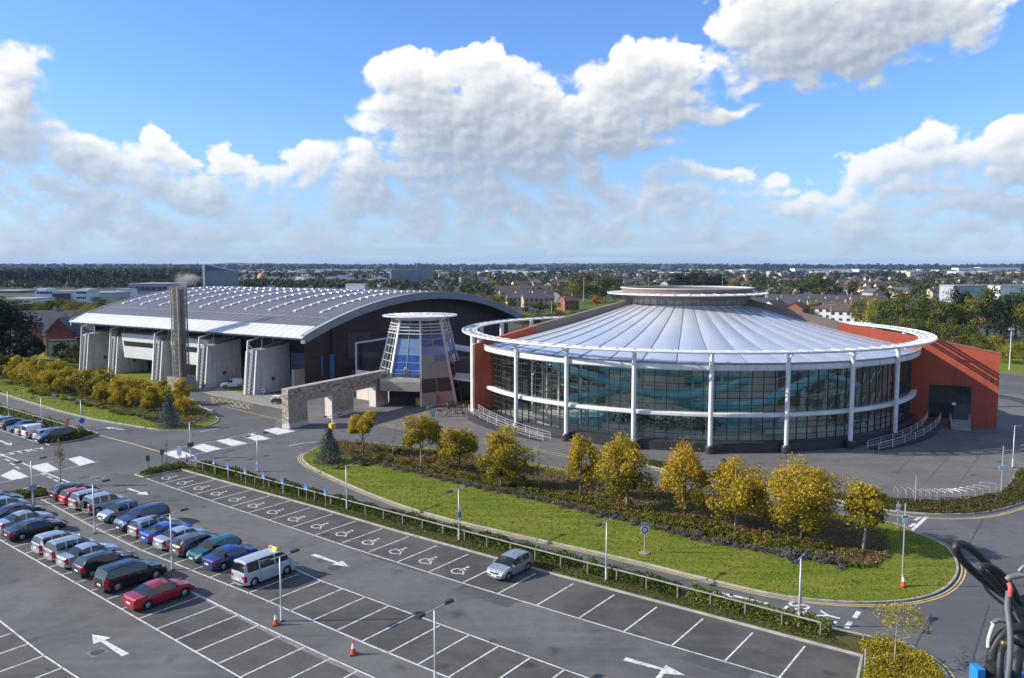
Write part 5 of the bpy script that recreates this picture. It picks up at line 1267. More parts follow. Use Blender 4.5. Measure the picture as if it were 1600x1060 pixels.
R3 = [('smallvan', 'white panel van parked against the hedge', white_p, -118.0, 45.9, 1, dict(name='panel_van', cat='van', windows='side')),
      ('hatch', 'pale silver hatchback between the white panel van and a dark off-roader', ltblue, -115.4, 46.2, 1, dict(L=3.7)),
      ('suv', 'dark navy off-roader beside the kerbed end of the hedge', paint('dark_slate', (.03, .045, .07), .4), -113.4, 45.6, -1, {}),
      ('hatch', 'silver hatchback half hidden behind the white panel van', silver, -120.6, 46.0, 1, {}),
      ('saloon', 'black blue saloon two bays from the white panel van', navy, -124.0, 46.3, -1, {}),
      ('hatch', 'dark green hatchback beside the black blue saloon', dkgreen, -127.0, 46.5, 1, dict(L=4.2)),
      ('hatch', 'silver hatchback at the picture edge of the back row', silver, -129.6, 46.6, 1, {})]
for (k, lab, pt_, a, b, ns_, kw) in R3: row(k, lab, pt_, a, b, ns_, **kw)
p = ground_at(362, 606); car('smallvan', 'white panel van on the grass below the concrete fins', white_p, p, rad(205), cat='van', name='panel_van', windows='side', group='vans')
# ------------------------------------------------------------------ trees, hedges, shrubs
M_bark = mat('bark', (.16, .125, .085), .9, col2=(.09, .07, .05), scale=2.0); M_palebark = mat('pale_bark', (.36, .32, .26), .85, col2=(.22, .19, .15), scale=1.5)
AUT = [(0.0, (.085, .10, .012)), (.22, (.20, .185, .016)), (.46, (.42, .31, .022)), (.74, (.50, .35, .024)), (1.0, (.48, .26, .022))]
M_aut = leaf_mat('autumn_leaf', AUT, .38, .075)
M_gold = leaf_mat('golden_leaf', [(0, (.09, .115, .014)), (.35, (.22, .22, .022)), (.7, (.38, .31, .026)), (1, (.46, .30, .03))], .35)
M_green = leaf_mat('green_leaf', [(0, (.026, .048, .012)), (.4, (.058, .092, .018)), (.75, (.12, .145, .024)), (1, (.21, .19, .03))], .3)
M_olive = leaf_mat('olive_leaf', [(0, (.05, .062, .012)), (.4, (.12, .125, .018)), (.75, (.22, .185, .024)), (1, (.30, .19, .025))], .3)
M_dark = leaf_mat('evergreen_leaf', [(0, (.010, .018, .008)), (.5, (.020, .034, .012)), (1, (.040, .055, .016))], .15)
M_rust = leaf_mat('rust_leaf', [(0, (.20, .045, .012)), (.5, (.40, .11, .015)), (1, (.50, .20, .02))], .35)
M_spr = leaf_mat('blue_spruce_needle', [(0, (.030, .050, .045)), (.5, (.070, .105, .10)), (1, (.13, .17, .165))], .15)
M_hedge = leaf_mat('hedge_leaf', [(0, (.030, .055, .010)), (.4, (.075, .115, .016)), (.75, (.15, .175, .024)), (1, (.26, .23, .04))], .28)
M_lav = leaf_mat('lavender_grey', [(0, (.075, .070, .062)), (.5, (.135, .12, .105)), (1, (.20, .175, .15))], .2)
M_rus = leaf_mat('russet_cover', [(0, (.06, .075, .014)), (.35, (.12, .125, .02)), (.6, (.22, .13, .03)), (.85, (.30, .16, .07)), (1, (.28, .21, .12))], .3)

def crown_points(rng, n, rx, rz, lumps, taper=0.0, hollow=.45, lump_r=.42):
    """leaf positions and outward normals: sub-clumps filling an uneven ellipsoid with gaps between them"""
    c = rng.normal(size=(lumps, 3)); c /= np.linalg.norm(c, axis=1, keepdims=True); c *= rng.uniform(.15, .92, (lumps, 1)) ** .6
    if taper: c[:, :2] *= (1 - taper * (c[:, 2:] + .3))
    lr = lump_r * rng.uniform(.42, 1.22, lumps)
    k = rng.integers(0, lumps, n); d = rng.normal(size=(n, 3)); d /= np.linalg.norm(d, axis=1, keepdims=True)
    r = lr[k][:, None] * rng.uniform(hollow, 1.05, (n, 1)); P = c[k] + d * r; N_ = d + P * .5
    P = P * (rx, rx, rz); N_ = N_ / (np.linalg.norm(N_, axis=1, keepdims=True) + 1e-9); return P, N_
def tree_data(seed, h, rx, base, n, leaf, lm, bark, lumps=22, tr=.11, taper=.15, limbs=7):
    """returns (trunk mesh, crown mesh); crown spans base..h"""
    rng = np.random.default_rng(seed); rz = (h - base) / 2; P, N_ = crown_points(rng, n, rx, rz, lumps, taper)
    P[:, 2] += base + rz; P[:, 2] = np.maximum(P[:, 2], base * .72)
    cm_ = quads_mesh('crown', leaf_quads(P, N_, leaf, rng), lm)
    t = MB(); lean = rng.normal(size=2) * .12
    t.tube([(0, 0, -.05), (lean[0] * .3, lean[1] * .3, base * .6), (lean[0], lean[1], base + rz * .7), (lean[0] * 1.4, lean[1] * 1.4, h * .88)], [tr * 1.25, tr, tr * .6, tr * .18], 8)
    for i in range(limbs):
        a = rng.uniform(0, 6.28); z0 = base * .8 + rz * rng.uniform(0, .9); L = rx * rng.uniform(.5, .85)
        t.tube([(lean[0] * .6, lean[1] * .6, z0), (L * .5 * math.cos(a), L * .5 * math.sin(a), z0 + rz * .3), (L * math.cos(a), L * math.sin(a), z0 + rz * .65)], [tr * .5, tr * .3, tr * .1], 6)
    return t.mesh('trunk', bark, smooth=True), cm_
def plant_tree(name, label, data, loc, rz=0.0, sc=1.0, group=None, cat='tree'):
    r = thing(name, label, cat, loc, rz, group); r.scale = sc if hasattr(sc, '__len__') else (sc, sc, sc)
    link('trunk', data[0], r); link('crown', data[1], r); return r
def bare_tree(name, label, h, loc, seed, lm=None, n=0, spread=.35, cat='tree', bark=None):
    rng = np.random.default_rng(seed); r = thing(name, label, cat, loc); t = MB(); tips = []
    t.tube([(0, 0, -.05), (.03, .02, h * .5), (0, .05, h)], [.07, .05, .012], 7)
    for i in range(26):
        z = h * rng.uniform(.32, .9); a = rng.uniform(0, 6.28); L = h * spread * rng.uniform(.35, .8) * (1.15 - z / h)
        e = (L * math.cos(a), L * math.sin(a), z + L * 1.1); t.tube([(0, 0, z), (e[0] * .5, e[1] * .5, z + L * .45), e], [.022, .014, .006], 4); tips.append(e)
        for j in range(3):
            a2 = a + rng.uniform(-.9, .9); t.tube([(e[0] * .5, e[1] * .5, z + L * .45), (e[0] * .5 + .5 * L * math.cos(a2), e[1] * .5 + .5 * L * math.sin(a2), z + L * 1.0)], [.010, .005], 3); tips.append((e[0] * .5 + .5 * L * math.cos(a2), e[1] * .5 + .5 * L * math.sin(a2), z + L))
    t.build('trunk', bark or M_palebark, r, smooth=True)
    if n:
        P = np.array(tips)[rng.integers(0, len(tips), n)] + rng.normal(size=(n, 3)) * .16; link('crown', quads_mesh('crown', leaf_quads(P, rng.normal(size=(n, 3)), .14, rng), lm), r)
    return r
def gz(px, py, z=.14): p_ = ground_at(px, py); return (p_[0], p_[1], z)
# trees on the island: base pixel, top pixel, crown width in pixels, crown base height in m
isl = [((568, 712), 645, 50, 1.9, 'deep amber round-headed autumn tree beside the blue spruce'), ((659, 734), 652, 60, 1.6, 'yellow green tree between the two thin bare trees'), ((718, 741), 663, 66, 1.3, 'broad golden tree left of the broadest golden pair'),
       ((783, 764), 677, 84, 1.2, 'broad golden tree beside the bare tree before the white railing'), ((907, 780), 687, 64, 1.6, 'upright yellow green tree in front of the second white column'), ((979.5, 796), 690, 88, 1.5, 'round golden tree in front of the dark plinth'),
       ((1069, 813), 698, 74, 1.5, 'tree on a leaning trunk beside the pair of large golden trees'), ((1149, 829), 722, 98, 1.0, 'large golden tree near the black litter bin'), ((1250, 849), 728, 118, .9, 'largest and broadest golden tree on the island'),
       ((1348.5, 866), 760, 80, 2.4, 'young orange tree on a clear stem at the round end of the island')]
for i, (b, top, wpx, cb, lab) in enumerate(isl):
    g_ = gz(*b); D = g_[1]; h = CAM_H - (top - 416) / FPX * D - .1; rx = wpx / FPX * D / 2 * 1.06
    n = int(2600 * rx * rx * .62); n = max(5200, min(13000, n))
    lm_ = M_gold if i in (1, 4) and False else M_aut
    plant_tree('autumn_tree', lab, tree_data(100 + i, h, rx, cb, n, .20, lm_, M_palebark if i % 2 else M_bark, lumps=15 + 2 * i, tr=.10 + .01 * (i % 3), taper=.28 if i in (2, 3, 5, 6) else .18), g_, 0, 1)
bare_tree('bare_tree', 'small bare tree between the amber tree and the yellow green tree', 3.6, gz(614, 719), 5)
bare_tree('bare_tree', 'tall pale bare tree in front of the hall railing', 5.0, gz(842, 768), 6, M_aut, 60)
bare_tree('bare_tree', 'bare sapling beside the meter posts at the corner of the bays', 3.6, gz(260, 723, .1), 7)
bare_tree('thin_tree', 'slim tawny tree standing before the broad white crossing blocks', 5.2, gz(95, 760, .1), 8, leaf_mat('tawny_leaf', [(0, (.16, .11, .05)), (1, (.26, .17, .07))], .3), 420, .16)
bare_tree('thin_tree', 'small reddish sapling beside the back row of cars', 2.8, gz(107, 684, .1), 9, leaf_mat('red_leaf', [(0, (.22, .05, .02)), (1, (.34, .10, .03))], .3), 160, .22)
g_ = gz(1397, 1048); h = 4.5
plant_tree('young_tree', 'sparse yellow young tree among golden shrubs at the corner of the bays', tree_data(131, 4.0, 1.9, 2.1, 1000, .12, M_gold, M_palebark, 16, .045, 0, 5), g_)
# spruces
def spruce(label, loc, h, r, seed):
    rng = np.random.default_rng(seed); t = thing('blue_spruce', label, 'spruce tree', loc); MB().tube([(0, 0, -.05), (0, 0, h * .95)], [.14, .02], 8).build('trunk', M_bark, t)
    P = []; N_ = []
    for tier in range(15):
        z = h * (.06 + .90 * tier / 15); rr = r * (1 - (tier / 15.5) ** 1.15) ; nb_ = 11
        for b in range(nb_):
            a = 6.28 * (b + rng.uniform(-.3, .3)) / nb_; m_ = int(14 + 34 * rr / r)
            s = rng.uniform(.15, 1, m_) ** .7 * rng.uniform(.75, 1.12); 
            P.append(np.stack([np.cos(a) * rr * s, np.sin(a) * rr * s, z - .12 * rr * s + rng.normal(size=m_) * .04], 1) + rng.normal(size=(m_, 3)) * (.05 + .09 * s[:, None])); N_.append(np.tile([np.cos(a) * .3, np.sin(a) * .3, 1], (m_, 1)))
    link('crown', quads_mesh('crown', leaf_quads(np.concatenate(P), np.concatenate(N_), .19, rng, .45), M_spr), t)
spruce('blue grey spruce at the tip of the lawn island', gz(515, 724), 4.4, 2.05, 41)
spruce('blue grey spruce at the end of the golden tree belt', gz(264, 669), 4.9, 1.9, 42)
# belt of young autumn trees beside the arena lawn (two staggered rows)
belt = [tree_data(200 + k, 4.6, 2.2, .5, 3600, .24, M_aut, M_bark, 20, .07, .1, 6) for k in range(5)]
rb = random.Random(4); k = 0
for (x0, y0, x1, y1, n, dz) in ((-40, 592, 300, 652, 15, 1.0), (-30, 578, 290, 634, 14, .95), (20, 602, 240, 648, 7, .75)):
    for i in range(n):
        t = (i + .5) / n; px = x0 + (x1 - x0) * t + rb.uniform(-6, 6); py = y0 + (y1 - y0) * t + rb.uniform(-2, 2); s = dz * rb.uniform(.82, 1.15) * (1.08 if px < 200 else .95)
        plant_tree('autumn_tree', 'bushy golden autumn tree in the dense belt between the lawn and the arena', belt[k % 5], gz(px, py, .12), rb.uniform(0, 6.28), (s, s, s * rb.uniform(.85, 1.1)), 'golden trees in the belt beside the arena lawn'); k += 1
# big dark evergreen at the picture edge
plant_tree('evergreen_tree', 'huge dark evergreen tree at the picture edge before the brick houses', tree_data(77, 14.8, 7.4, 1.5, 12000, .5, M_dark, M_bark, 34, .4, .1), gz(8, 566, 0))
plant_tree('evergreen_tree', 'lower dark evergreen tree leaning out towards the brick houses', tree_data(78, 7.0, 4.4, .8, 7000, .55, M_dark, M_bark, 24, .3, .1), gz(48, 575, 0))
bush_ = [tree_data(80 + k, 4.6, 2.9, .3, 2200, .36, M_olive if k else M_green, M_bark, 18, .12, .1) for k in range(2)]
for i, (px, py) in enumerate(((100, 566), (122, 568), (138, 566))): plant_tree('bush_tree', 'round olive bush tree in front of the brick houses', bush_[i % 2], gz(px, py, 0), i * 2.0, 1.0 + .12 * i, 'bush trees before the brick houses')

# low hedge with its fence rails
def leaf_strip(name, path, width, h, dens, leaf, lm, seed, z0=.12, lump=1.0):
    rng = np.random.default_rng(seed); P = []; pts = [Vector((p_[0], p_[1])) for p_ in path]
    for i in range(len(pts) - 1):
        a, b = pts[i], pts[i+1]; L = (b - a).length; n = int(L * width * dens); d = (b - a) / L; q = Vector((-d.y, d.x)); s = rng.uniform(0, L, n); o = rng.uniform(-.5, .5, n) * width
        x = a.x + d.x * s + q.x * o; y = a.y + d.y * s + q.y * o
        hh = h * (.72 + lump * .34 * np.sin(x * 1.9 + 1.3 * np.sin(y * 1.1)) * np.sin(y * 2.3 + x * .7)); z = z0 + hh * np.clip(1 - (2 * np.abs(o) / width) ** 4, .1, 1) * np.sqrt(rng.uniform(0, 1, n)); P.append(np.stack([x, y, z], 1))
    P = np.concatenate(P); N_ = rng.normal(size=P.shape) * .6 + (0, -.2, .7); return quads_mesh(name, leaf_quads(P, N_, leaf, rng), lm)
ab2 = lambda a, b: AB(a, b)[:2]
hd_ = thing('hedge', 'long clipped hedge behind the rail beside the accessible bays', 'hedge', (0, 0, 0)); hd_.location = (0, 0, 0)
for (a0, a1, w_) in ((-84.3, -43.5, .9), (-43.2, -32.2, 1.0), (-31.4, -23.7, 1.0), (-22.9, -13.2, 1.0)):
    link('hedge_section', leaf_strip('hedge_section', [ab2(a0, 51.55), ab2(a1, 51.65)], w_ + .7, 1.02, 240, .17, M_hedge, int(a0 * -10)), hd_)
hd2 = thing('hedge', 'hedge behind the back row of cars beside the lane', 'hedge'); link('hedge_section', leaf_strip('hedge_section', [ab2(-190, 53.6), ab2(-127, 52.0), ab2(-113.4, 51.6)], 1.9, 1.25, 95, .24, M_hedge, 33), hd2)
hd3 = thing('hedge', 'short dark hedge across the end of the back row', 'hedge'); link('hedge_section', leaf_strip('hedge_section', [ab2(-111.8, 46.6), ab2(-112.0, 50.0), ab2(-113.6, 52.6)], 1.3, .9, 200, .18, M_green, 34), hd3)
hd4 = thing('hedge', 'short clipped hedge across the end of the car rows', 'hedge'); link('hedge_section', leaf_strip('hedge_section', [ab2(-88.6, 32.2), ab2(-87.0, 35.7)], 2.3, .7, 230, .18, M_hedge, 35), hd4)
hd5 = thing('hedge', 'low hedge around the meter posts at the corner of the accessible bays', 'hedge'); link('hedge_section', leaf_strip('hedge_section', [ab2(-86.4, 45.6), ab2(-86.0, 50.6)], 1.4, .75, 260, .17, M_hedge, 36), hd5)
def fence(label, pts, h, cat='fence'):
    t = thing('rail_fence', label, cat); pm2 = MB().box((0, 0, h / 2), (.09, .09, h)).mesh('post', mat('fence_post_wood', (.24, .22, .18), .85, var=.3, scale=1.5))
    P = [Vector((p_[0], p_[1], .1)) for p_ in pts]
    for i, p_ in enumerate(P):
        link('post', pm2, t, p_, TH)
        if i < len(P) - 1: MB().beam(p_ + Vector((0, 0, h - .02)), P[i+1] + Vector((0, 0, h - .02)), .06, .08).build('rail', mat('fence_rail_wood', (.38, .355, .29), .8, var=.25, scale=1.2), t)
fence('long weathered rail fence along the accessible bays', [ab2(-85.0 + 2.46 * k, 50.75 + (.1 if k > 22 else 0)) for k in range(30)], .92)
fence('rail fence beside the back row of cars', [ab2(-186 + 2.6 * k, 53.4 - k * .085) for k in range(29)], 1.15)
# ground covers
def cover(name, poly, n, h, leaf, lm, seed, z0=.14, keep=None):
    rng = np.random.default_rng(seed); pts = np.array([p_[:2] for p_ in poly]); lo, hi = pts.min(0), pts.max(0); Q = []
    tot = 0
    while tot < n:
        c = rng.uniform(lo, hi, (n * 2, 2)); ins = np.zeros(len(c), bool); j = len(pts) - 1
        for i in range(len(pts)):
            xi, yi = pts[i]; xj, yj = pts[j]; k = ((yi > c[:, 1]) != (yj > c[:, 1])) & (c[:, 0] < (xj - xi) * (c[:, 1] - yi) / (yj - yi + 1e-12) + xi); ins ^= k; j = i
        c = c[ins]; Q.append(c); tot += len(c)
    c = np.concatenate(Q)[:n]; lump = .55 + .45 * np.sin(c[:, 0] * 1.7 + np.sin(c[:, 1] * 1.3) * 2) * np.sin(c[:, 1] * 2.1 + c[:, 0] * .6)
    z = z0 + h * lump * rng.uniform(.1, 1, n); P = np.concatenate([c, z[:, None]], 1); N_ = rng.normal(size=P.shape) * .7 + (0, -.15, .6)
    return tag(link(name, quads_mesh(name, leaf_quads(P, N_, leaf, rng), lm)), kind='stuff')
cover('russet_ground_cover', BED, 26000, .55, .19, M_rus, 51)
cover('ground_cover', GP((520, 705), (700, 748), (900, 790), (1100, 838), (1300, 876), (1370, 872), (1300, 862), (1100, 822), (900, 776), (700, 738)), 9000, .55, .18, M_olive, 52)
cover('ground_cover', bedL, 15000, .9, .26, M_olive, 53)
cover('ground_cover', HS, 15000, .34, .18, leaf_mat('olive_brown_cover', [(0, (.035, .045, .010)), (.5, (.075, .075, .015)), (1, (.14, .10, .03))], .25), 54)
GS = [ground_at(*p_) for p_ in ((1352, 1030), (1345, 1090), (1488, 1092), (1474, 1062), (1462, 1043), (1440, 1028), (1420, 1018), (1395, 1008), (1370, 1002), (1340, 1010))]
cover('golden_shrubs', GS, 15000, .6, .11, M_gold, 55)
cover('fallen_leaves', isl_poly, 3600, .02, .10, leaf_mat('fallen_leaf', [(0, (.22, .14, .03)), (1, (.40, .26, .05))], .1), 56, .125)
M_grassb = leaf_mat('grass_blade', [(0, (.06, .10, .010)), (.5, (.13, .18, .018)), (.85, (.22, .23, .03)), (1, (.30, .26, .06))], .3)
cover('grass', isl_poly, 34000, .07, .13, M_grassb, 58, .12)
cover('grass', GP(*LS), 16000, .09, .2, M_grassb, 59, .12)
vs_ = [AB(-85, 49.75), AB(-61, 49.65), AB(-50, 49.4), AB(-33, 49.5), AB(-14, 49.9), AB(-11.2, 50), AB(-13, 51.2), AB(-33, 51.2), AB(-84.5, 51.3)]
cover('verge_weeds', vs_, 9000, .16, .13, leaf_mat('weed_leaf', [(0, (.05, .07, .012)), (.6, (.11, .11, .02)), (1, (.20, .13, .05))], .25), 57, .11)
# shrubs one can tell apart
def shrub_mesh(seed, n, lm, leaf=.13):
    rng = np.random.default_rng(seed); P, N_ = crown_points(rng, n, .75, .55, 9, 0, .6, .5); P[:, 2] = np.abs(P[:, 2]) ; return quads_mesh('shrub', leaf_quads(P, N_, leaf, rng), lm)
lavm = [shrub_mesh(300 + k, 420, M_lav, .12) for k in range(3)]; grm = [shrub_mesh(310 + k, 420, M_hedge, .15) for k in range(3)]; olm = [shrub_mesh(320 + k, 420, M_olive, .16) for k in range(2)]; rsm = [shrub_mesh(330 + k, 420, M_rus, .16) for k in range(2)]
def along(pts, n):
    P = [Vector(p_) for p_ in pts]; L = [0]
    for i in range(len(P) - 1): L.append(L[-1] + (P[i+1] - P[i]).length)
    out = []
    for k in range(n):
        s = L[-1] * (k + .5) / n; i = max(j for j in range(len(L) - 1) if L[j] <= s); t = (s - L[i]) / (L[i+1] - L[i]); out.append(P[i].lerp(P[i+1], t))
    return out
rs_ = random.Random(9)
def shrubs(pts, n, meshes, name, label, cat, group, s0, s1, jit):
    for k, p_ in enumerate(along(pts, n)):
        o = link(name, meshes[k % len(meshes)], None, gz(p_.x + rs_.uniform(-jit, jit), p_.y + rs_.uniform(-jit, jit) * .5, .13), rs_.uniform(0, 6.28)); s = rs_.uniform(s0, s1); o.scale = (s, s, s * rs_.uniform(.8, 1.1)); tag(o, label, cat, group)
low_edge = [(545, 716), (600, 730), (700, 753), (800, 776), (900, 797), (1000, 822), (1100, 847), (1200, 866), (1290, 882)]
shrubs(low_edge, 46, lavm, 'lavender_shrub', 'grey lavender mound edging the lawn in front of the planting', 'shrub', 'lavender mounds along the bed edge', .75, 1.15, 2)
shrubs([(x, y - 8) for x, y in low_edge], 40, grm + olm, 'low_shrub', 'low green shrub behind the grey lavender edging', 'shrub', 'green shrubs behind the lavender', .8, 1.35, 4)
shrubs([(x + 6, y - 20) for x, y in low_edge], 30, rsm + olm, 'russet_shrub', 'russet shrub between the trunks of the island trees', 'shrub', 'russet shrubs between the trees', .9, 1.4, 6)
shrubs([(1322, 888), (1368, 888)], 4, grm, 'clipped_shrub', 'small clipped pale green mound at the round end of the planting', 'shrub', 'clipped mounds at the bed end', .55, .7, 0)
shrubs([(1240, 876), (1245, 876)], 1, lavm, 'lavender_shrub', 'dark grey lavender clump beneath the largest tree', 'shrub', None, 1.3, 1.4, 0); shrubs([(1290, 884), (1295, 884)], 1, lavm, 'lavender_shrub', 'broad grey shrub beside the clipped pale mounds', 'shrub', None, 1.7, 1.8, 0)
shrubs([(512, 735), (640, 722), (700, 722)], 5, olm, 'tawny_shrub', 'tawny shrub near the blue spruce on the island', 'shrub', 'tawny shrubs near the spruce', .9, 1.2, 3)
shrubs([(40, 612), (130, 633), (250, 662)], 16, grm + olm, 'low_shrub', 'low shrub along the lawn edge of the golden tree belt', 'shrub', 'shrubs along the tree belt', .9, 1.5, 3)
# ------------------------------------------------------------------ background: town, woods, hills
def at_dist(px, D): return ((px - 800) / FPX * D, D)
rg7 = random.Random(21); nr7 = np.random.default_rng(21)
M_hill = mat('hill_fields', (.018, .030, .015), .95, col2=(.060, .066, .034), scale=.006)
def hills(D, base, amp, seed, name='hills'):
    hb = MB(); n = 220; W_ = D * 1.5
    for i in range(n + 1):
        x = -W_ + 2 * W_ * i / n; z = base + amp * (mnoise.noise(Vector((x / 1500., seed, 0))) + .5 * mnoise.noise(Vector((x / 420., seed + 3, 0))) + .16 * mnoise.noise(Vector((x / 60., seed + 5, 0))))
        for (dy, zz) in ((-1500, -.5), (0, max(2, z)), (900, -.5)): hb.v.append((x, D + dy, zz))
    for i in range(n):
        for j in range(2): hb.f.append((3*i+j, 3*i+3+j, 3*i+4+j, 3*i+1+j)); hb.mi.append(0)
    struct(name, hb, M_hill)
hills(4600, 27, 15, 1.3); hills(8200, 46, 20, 4.7)
struct('playing_field', MB().sheet([at_dist(862, 395), at_dist(1010, 395), at_dist(1030, 560), at_dist(850, 560)], .03), M_field)
struct('field', MB().sheet([at_dist(1530, 170), at_dist(1750, 170), at_dist(1720, 235), at_dist(1500, 235)], .03), M_lawn)
struct('side_road', MB().sheet([at_dist(1500, 150), at_dist(1760, 140), at_dist(1760, 168), at_dist(1545, 176)], .035), M_road)
# individual mid-distance trees -------------------------------------------------
mid = {}
for nm, lm_, ks in (('green', M_green, 3), ('olive', M_olive, 2), ('dark', M_dark, 2), ('gold', M_gold, 2), ('rust', M_rust, 1), ('aut', M_aut, 1)):
    mid[nm] = [tree_data(400 + 10 * len(mid) + k, 12.0, 5.2, 1.6, 2600, .55, lm_, M_bark, 24, .25, .1, 5) for k in range(ks)]
farm = {nm: [tree_data(500 + 10 * i + k, 10.0, 4.6, .8, 420, 1.05, v[0][1].materials[0], M_bark, 14, .3, .1, 0) for k in range(2)] for i, (nm, v) in enumerate(mid.items())}
WORDS = {'green': 'leafy green', 'olive': 'olive green', 'dark': 'dark evergreen', 'gold': 'golden', 'rust': 'orange rust', 'aut': 'amber'}
def put_tree(kind, px, D, h, wd, where, group, src=None):
    d = rg7.choice((src or mid)[kind]); x, y = at_dist(px, D); H0, W0 = (12.0, 10.4) if (src or mid) is mid else (10.0, 9.2)
    plant_tree('broad_tree' if kind != 'dark' else 'evergreen_tree', WORDS[kind] + ' tree ' + where, d, (x, y, 0), rg7.uniform(0, 6.28), (wd / W0, wd / W0, h / H0), group)
# belt beyond the round hall
spec = [(1345, 300, 11, 9, 'olive'), (1368, 290, 13, 9, 'gold'), (1388, 270, 14, 10, 'green'), (1412, 268, 14.5, 11, 'olive'), (1436, 255, 13, 9, 'green'), (1452, 262, 15, 10, 'olive'), (1478, 250, 13.5, 9, 'green'), (1498, 262, 16, 12, 'dark'), (1520, 250, 14, 10, 'olive'), (1545, 262, 16.5, 12, 'green'), (1566, 245, 14, 10, 'dark'), (1590, 262, 17, 13, 'green'), (1618, 250, 16, 12, 'olive'), (1645, 255, 16, 12, 'green'),
        (1415, 225, 8.5, 8, 'olive'), (1440, 215, 8.5, 8, 'green'), (1462, 218, 9, 8, 'olive'), (1492, 205, 8.5, 7.5, 'olive'), (1520, 215, 7.5, 7, 'green'), (1535, 196, 6.5, 6, 'olive'), (1557, 205, 6.2, 6, 'gold'), (1580, 192, 6, 5.5, 'gold'), (1606, 190, 6, 5.5, 'gold'), (1380, 240, 8, 8, 'green')]
for (px, D, h, wd, k) in spec: put_tree(k, px, D, h, wd, 'in the belt beyond the red end wall', WORDS[k] + ' trees beyond the red end wall')
for (px, D, h, wd, k) in ((912, 520, 19.5, 21, 'olive'), (946, 530, 21, 20, 'green'), (897, 500, 12, 12, 'olive'), (962, 500, 12, 10, 'olive')): put_tree(k, px, D, h, wd, 'tall beside the playing field behind the hall', WORDS[k] + ' trees beside the playing field')
for (px, D, h, wd, k) in ((934, 455, 7.5, 7, 'rust'), (803, 560, 8, 9, 'rust'), (806, 760, 10, 8, 'gold')): put_tree(k, px, D, h, wd, 'standing alone among roofs', 'lone bright autumn trees' if k == 'rust' else None)
for (px, D, h, wd, k) in ((1062, 720, 17, 22, 'dark'), (1080, 725, 18, 20, 'dark'), (1100, 715, 17, 20, 'dark'), (1122, 720, 16.5, 20, 'dark'), (1147, 700, 13, 12, 'gold')): put_tree(k, px, D, h, wd, 'behind the lantern roof', WORDS[k] + ' trees behind the lantern roof')
for (px, D, h, wd, k) in ((1262, 640, 14, 16, 'green'), (1276, 645, 18, 18, 'green'), (1290, 640, 15, 16, 'green')): put_tree(k, px, D, h, wd, 'in the big clump above the terraces', 'green trees in the clump above the terraces')
for i in range(16): put_tree(rg7.choice(('olive', 'gold', 'gold', 'green', 'aut')), 655 + 9.5 * i + rg7.uniform(-3, 3), rg7.uniform(480, 560), rg7.uniform(6, 10), rg7.uniform(9, 13), 'on the skyline of the arched roof', None) if False else put_tree(('olive', 'gold', 'green')[i % 3], 655 + 9.5 * i, rg7.uniform(430, 520), rg7.uniform(5, 8.5), rg7.uniform(9, 13), 'just above the arched roof', WORDS[('olive', 'gold', 'green')[i % 3]] + ' trees just above the arched roof')
for i in range(14): k = ('olive', 'gold', 'green')[i % 3]; put_tree(k, 820 + 8 * i + rg7.uniform(-4, 4), rg7.uniform(270, 330), rg7.uniform(4.5, 7), rg7.uniform(6, 9), 'between the arched roof and the ring canopy', WORDS[k] + ' trees between the two roofs')
for i in range(26): k = ('olive', 'green', 'gold', 'olive')[i % 4]; put_tree(k, -10 + 10.5 * i + rg7.uniform(-5, 5), rg7.uniform(330, 460), rg7.uniform(5, 8), rg7.uniform(10, 15), 'in the scrub before the office blocks', WORDS[k] + ' trees before the office blocks')
for i in range(34): k = ('dark', 'dark', 'green')[i % 3]; put_tree(k, -20 + 11 * i + rg7.uniform(-6, 6), rg7.uniform(900, 1150), rg7.uniform(15, 22), rg7.uniform(20, 32), 'in the dark wood behind the offices', WORDS[k] + ' trees in the dark wood', farm)
# suburb trees: the nearer ones singly, the rest as one mass
n = 0
while n < 190:
    D = 340 + 1250 * rg7.random() ** 1.15; px = rg7.uniform(690, 1720)
    if D < 620 and (870 < px < 1010 or px < 830): continue
    k = rg7.choice(('green', 'green', 'olive', 'dark', 'olive', 'gold')); put_tree(k, px, D, rg7.uniform(6, 11), rg7.uniform(7, 13), 'among the suburban roofs', WORDS[k] + ' trees among the suburban roofs', farm); n += 1
def mass(name, n, xf, yf, hf, seed, lm, q=26, leaf=1.5, zf=None):
    rng = np.random.default_rng(seed); xs, ys = xf(rng, n), yf(rng, n); xs = xs(ys) if callable(xs) else xs; h = hf(rng, n); P = np.repeat(np.stack([xs, ys, h * .55], 1), q, 0); d = rng.normal(size=P.shape); d /= np.linalg.norm(d, axis=1, keepdims=True); hh = np.repeat(h, q)[:, None]
    P = P + d * hh * (.62, .62, .5) * rng.uniform(.6, 1, (len(P), 1)); P[:, 2] = np.maximum(P[:, 2], .3) + (0 if zf is None else np.repeat(zf(ys), q)); sz = leaf * np.repeat(h, q)[:, None] / 8
    a = np.cross(d + rng.normal(size=d.shape) * .5, rng.normal(size=d.shape)); a /= np.linalg.norm(a, axis=1, keepdims=True); b = np.cross(d, a); s = sz * rng.uniform(.8, 1.5, (len(P), 1)); V = np.stack([P - a*s, P - b*s*.7, P + a*s, P + b*s*.7], 1)
    return tag(link(name, quads_mesh(name, V, lm)), kind='stuff')
M_farw = leaf_mat('far_wood_leaf', [(0, (.014, .026, .010)), (.45, (.030, .046, .014)), (.8, (.060, .066, .018)), (1, (.12, .09, .02))], .15)
mass('far_woods', 2300, lambda r, n: (lambda y: r.uniform(-.72, .74, n) * y), lambda r, n: 1300 + 3200 * r.uniform(0, 1, n) ** 1.1, lambda r, n: r.uniform(8, 15, n), 61, M_farw)
